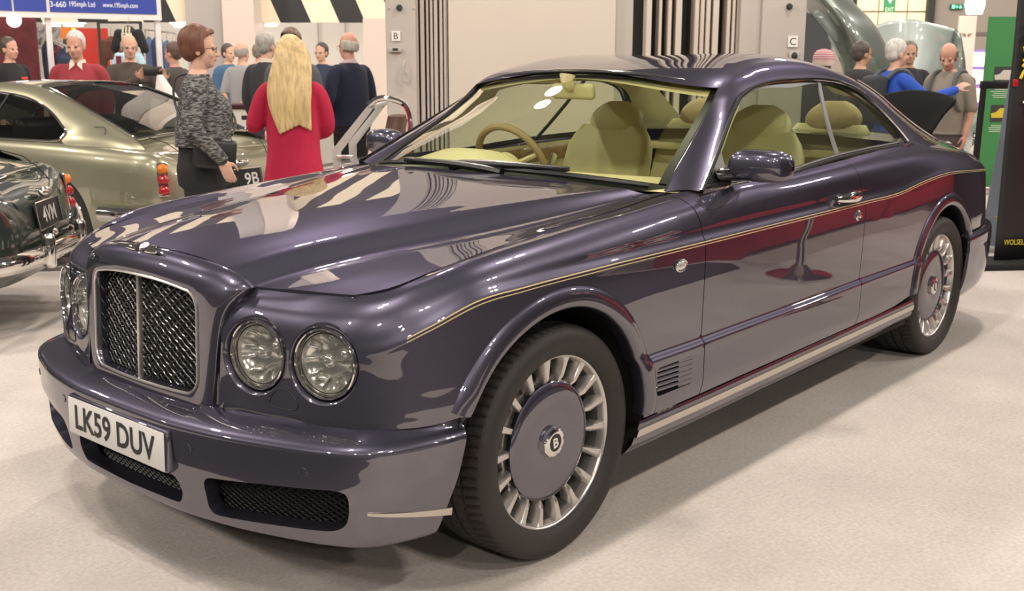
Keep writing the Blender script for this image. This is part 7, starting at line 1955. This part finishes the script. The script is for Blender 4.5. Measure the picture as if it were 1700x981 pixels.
# ================================================================ the lounge beside the coupe that its doors mirror (just outside the picture)
sofa_red = pmat('sofa_red_felt', (.40,.006,.012), rough=.85)
def sofa(x, y, w, rz, label):
    r = empty('sofa', (x, y, 0), rz, label, 'sofa', None)
    m = MB(); m.box((0,0,.22), (w,.86,.36), None, .04, 3); m.build('base', sofa_red, r)
    m = MB(); m.box((0,.38,.74), (w,.22,.92), Matrix.Rotation(-.10,3,'X'), .06, 3); m.build('back', sofa_red, r)
    n = max(1, int(w/.8))
    for k in range(n): m = MB(); m.box((-w/2+w/n*(k+.5), -.06, .45), (w/n-.02,.66,.13), None, .05, 3); m.build('seat_cushion', sofa_red, r)
    for sd in (1,-1): m = MB(); m.box((sd*(w/2+.06),0,.33), (.16,.88,.70), None, .05, 3); m.build('arm', sofa_red, r)
    return r
sofa(-5.9, 3.30, 2.6, 0, 'long red felt sofa beside the coupe, mirrored in its door'); sofa(-8.92, 3.30, 2.6, 0, 'second red felt sofa, farther back, mirrored in the rear wing')
r = empty('pedestal_table', (-4.35, 2.30, 0), 0, 'round white cafe table on a chrome trumpet foot, mirrored in the door', 'table')
m = MB(); m.lathe([(0,.74),(.36,.74),(.375,.735),(.375,.72),(.36,.715),(0,.71)], n=48); m.build('table_top', white_int, r); m = MB(); m.lathe([(.24,0),(.24,.012),(.10,.03),(.04,.09),(.028,.25),(.028,.60),(.06,.71)], n=32); m.build('pedestal', chrome, r)
bk_ = pmat('backdrop_black', (.010,.010,.012), rough=.6)
m = MB(); m.box((-6.0, 5.2, 1.7), (9.5,.08,3.4)); m.box((-10.75, 2.75, 1.7), (.08,4.9,3.4)); struct(m.build('wall_display', bk_, smooth=False))  # unseen return wing added to the wall to darken the rear quarter's reflection
r = empty('union_flag', (-6.0, 5.149, 1.75), 0, 'union flag hung on the black display wall beside the sofas', 'flag')
m = MB(); m.box((0,0,0), (2.0,.02,1.05)); m.build('flag_field', pmat('flag_blue', (.01,.02,.12), rough=.8), r, smooth=False)
fw, fr_d = pmat('flag_white', (.72,.70,.67), rough=.8), pmat('flag_red', (.45,.01,.02), rough=.8)
m = MB()
for sg in (1,-1): m.box((0,-.012,0), (2.2,.004,.20), Matrix.Rotation(sg*math.atan(1.05/2.0),3,'Y'))
m.v = [(max(-1,min(1,x)), y, max(-.525,min(.525,z))) for x, y, z in m.v]
m.build('flag_saltire', fw, r, smooth=False)
m = MB(); m.box((0,-.016,0), (2.0,.004,.34)); m.box((0,-.016,0), (.34,.004,1.05)); m.build('flag_white_cross', fw, r, smooth=False)
m = MB(); m.box((0,-.020,0), (2.0,.004,.20)); m.box((0,-.020,0), (.20,.004,1.05)); m.build('flag_red_cross', fr_d, r, smooth=False)
wd = bpy.data.worlds.new('hall'); SC.world = wd; wd.use_nodes = True
bg = wd.node_tree.nodes['Background']; bg.inputs[0].default_value = (.105,.095,.09,1); bg.inputs[1].default_value = 1.0
def lamp(x, y, z, e=400, r=.16, col=(1,.90,.80)):
    l = bpy.data.lights.new('high_bay_lamp', 'POINT'); l.energy = e; l.shadow_soft_size = r; l.color = col
    o = bpy.data.objects.new('high_bay_lamp', l); COL.objects.link(o); o.location = (x, y, z); return o
for ix in range(-3, 2):
    for iy in range(-2, 3):
        x, y = ix*7.2+2.2, iy*6.4+.6
        lamp(x, y, 7.5, 520); lamp(x+.55, y+.12, 7.5, 420)
for px, D in ((330,21),(520,22),(60,20),(200,23)):  # added point lights brighten the white hall, as the strip tubes glow weakly
    l = bpy.data.lights.new('hall_fill_light', 'POINT'); l.energy = 130; l.shadow_soft_size = .3; l.color = (1,.95,.88); o = bpy.data.objects.new('hall_fill_light', l); COL.objects.link(o); o.location = spot(px, D, 2.5)
SC.view_settings.view_transform = 'Standard'; SC.view_settings.look = 'None'; SC.view_settings.exposure = -0.06; SC.view_settings.gamma = 1
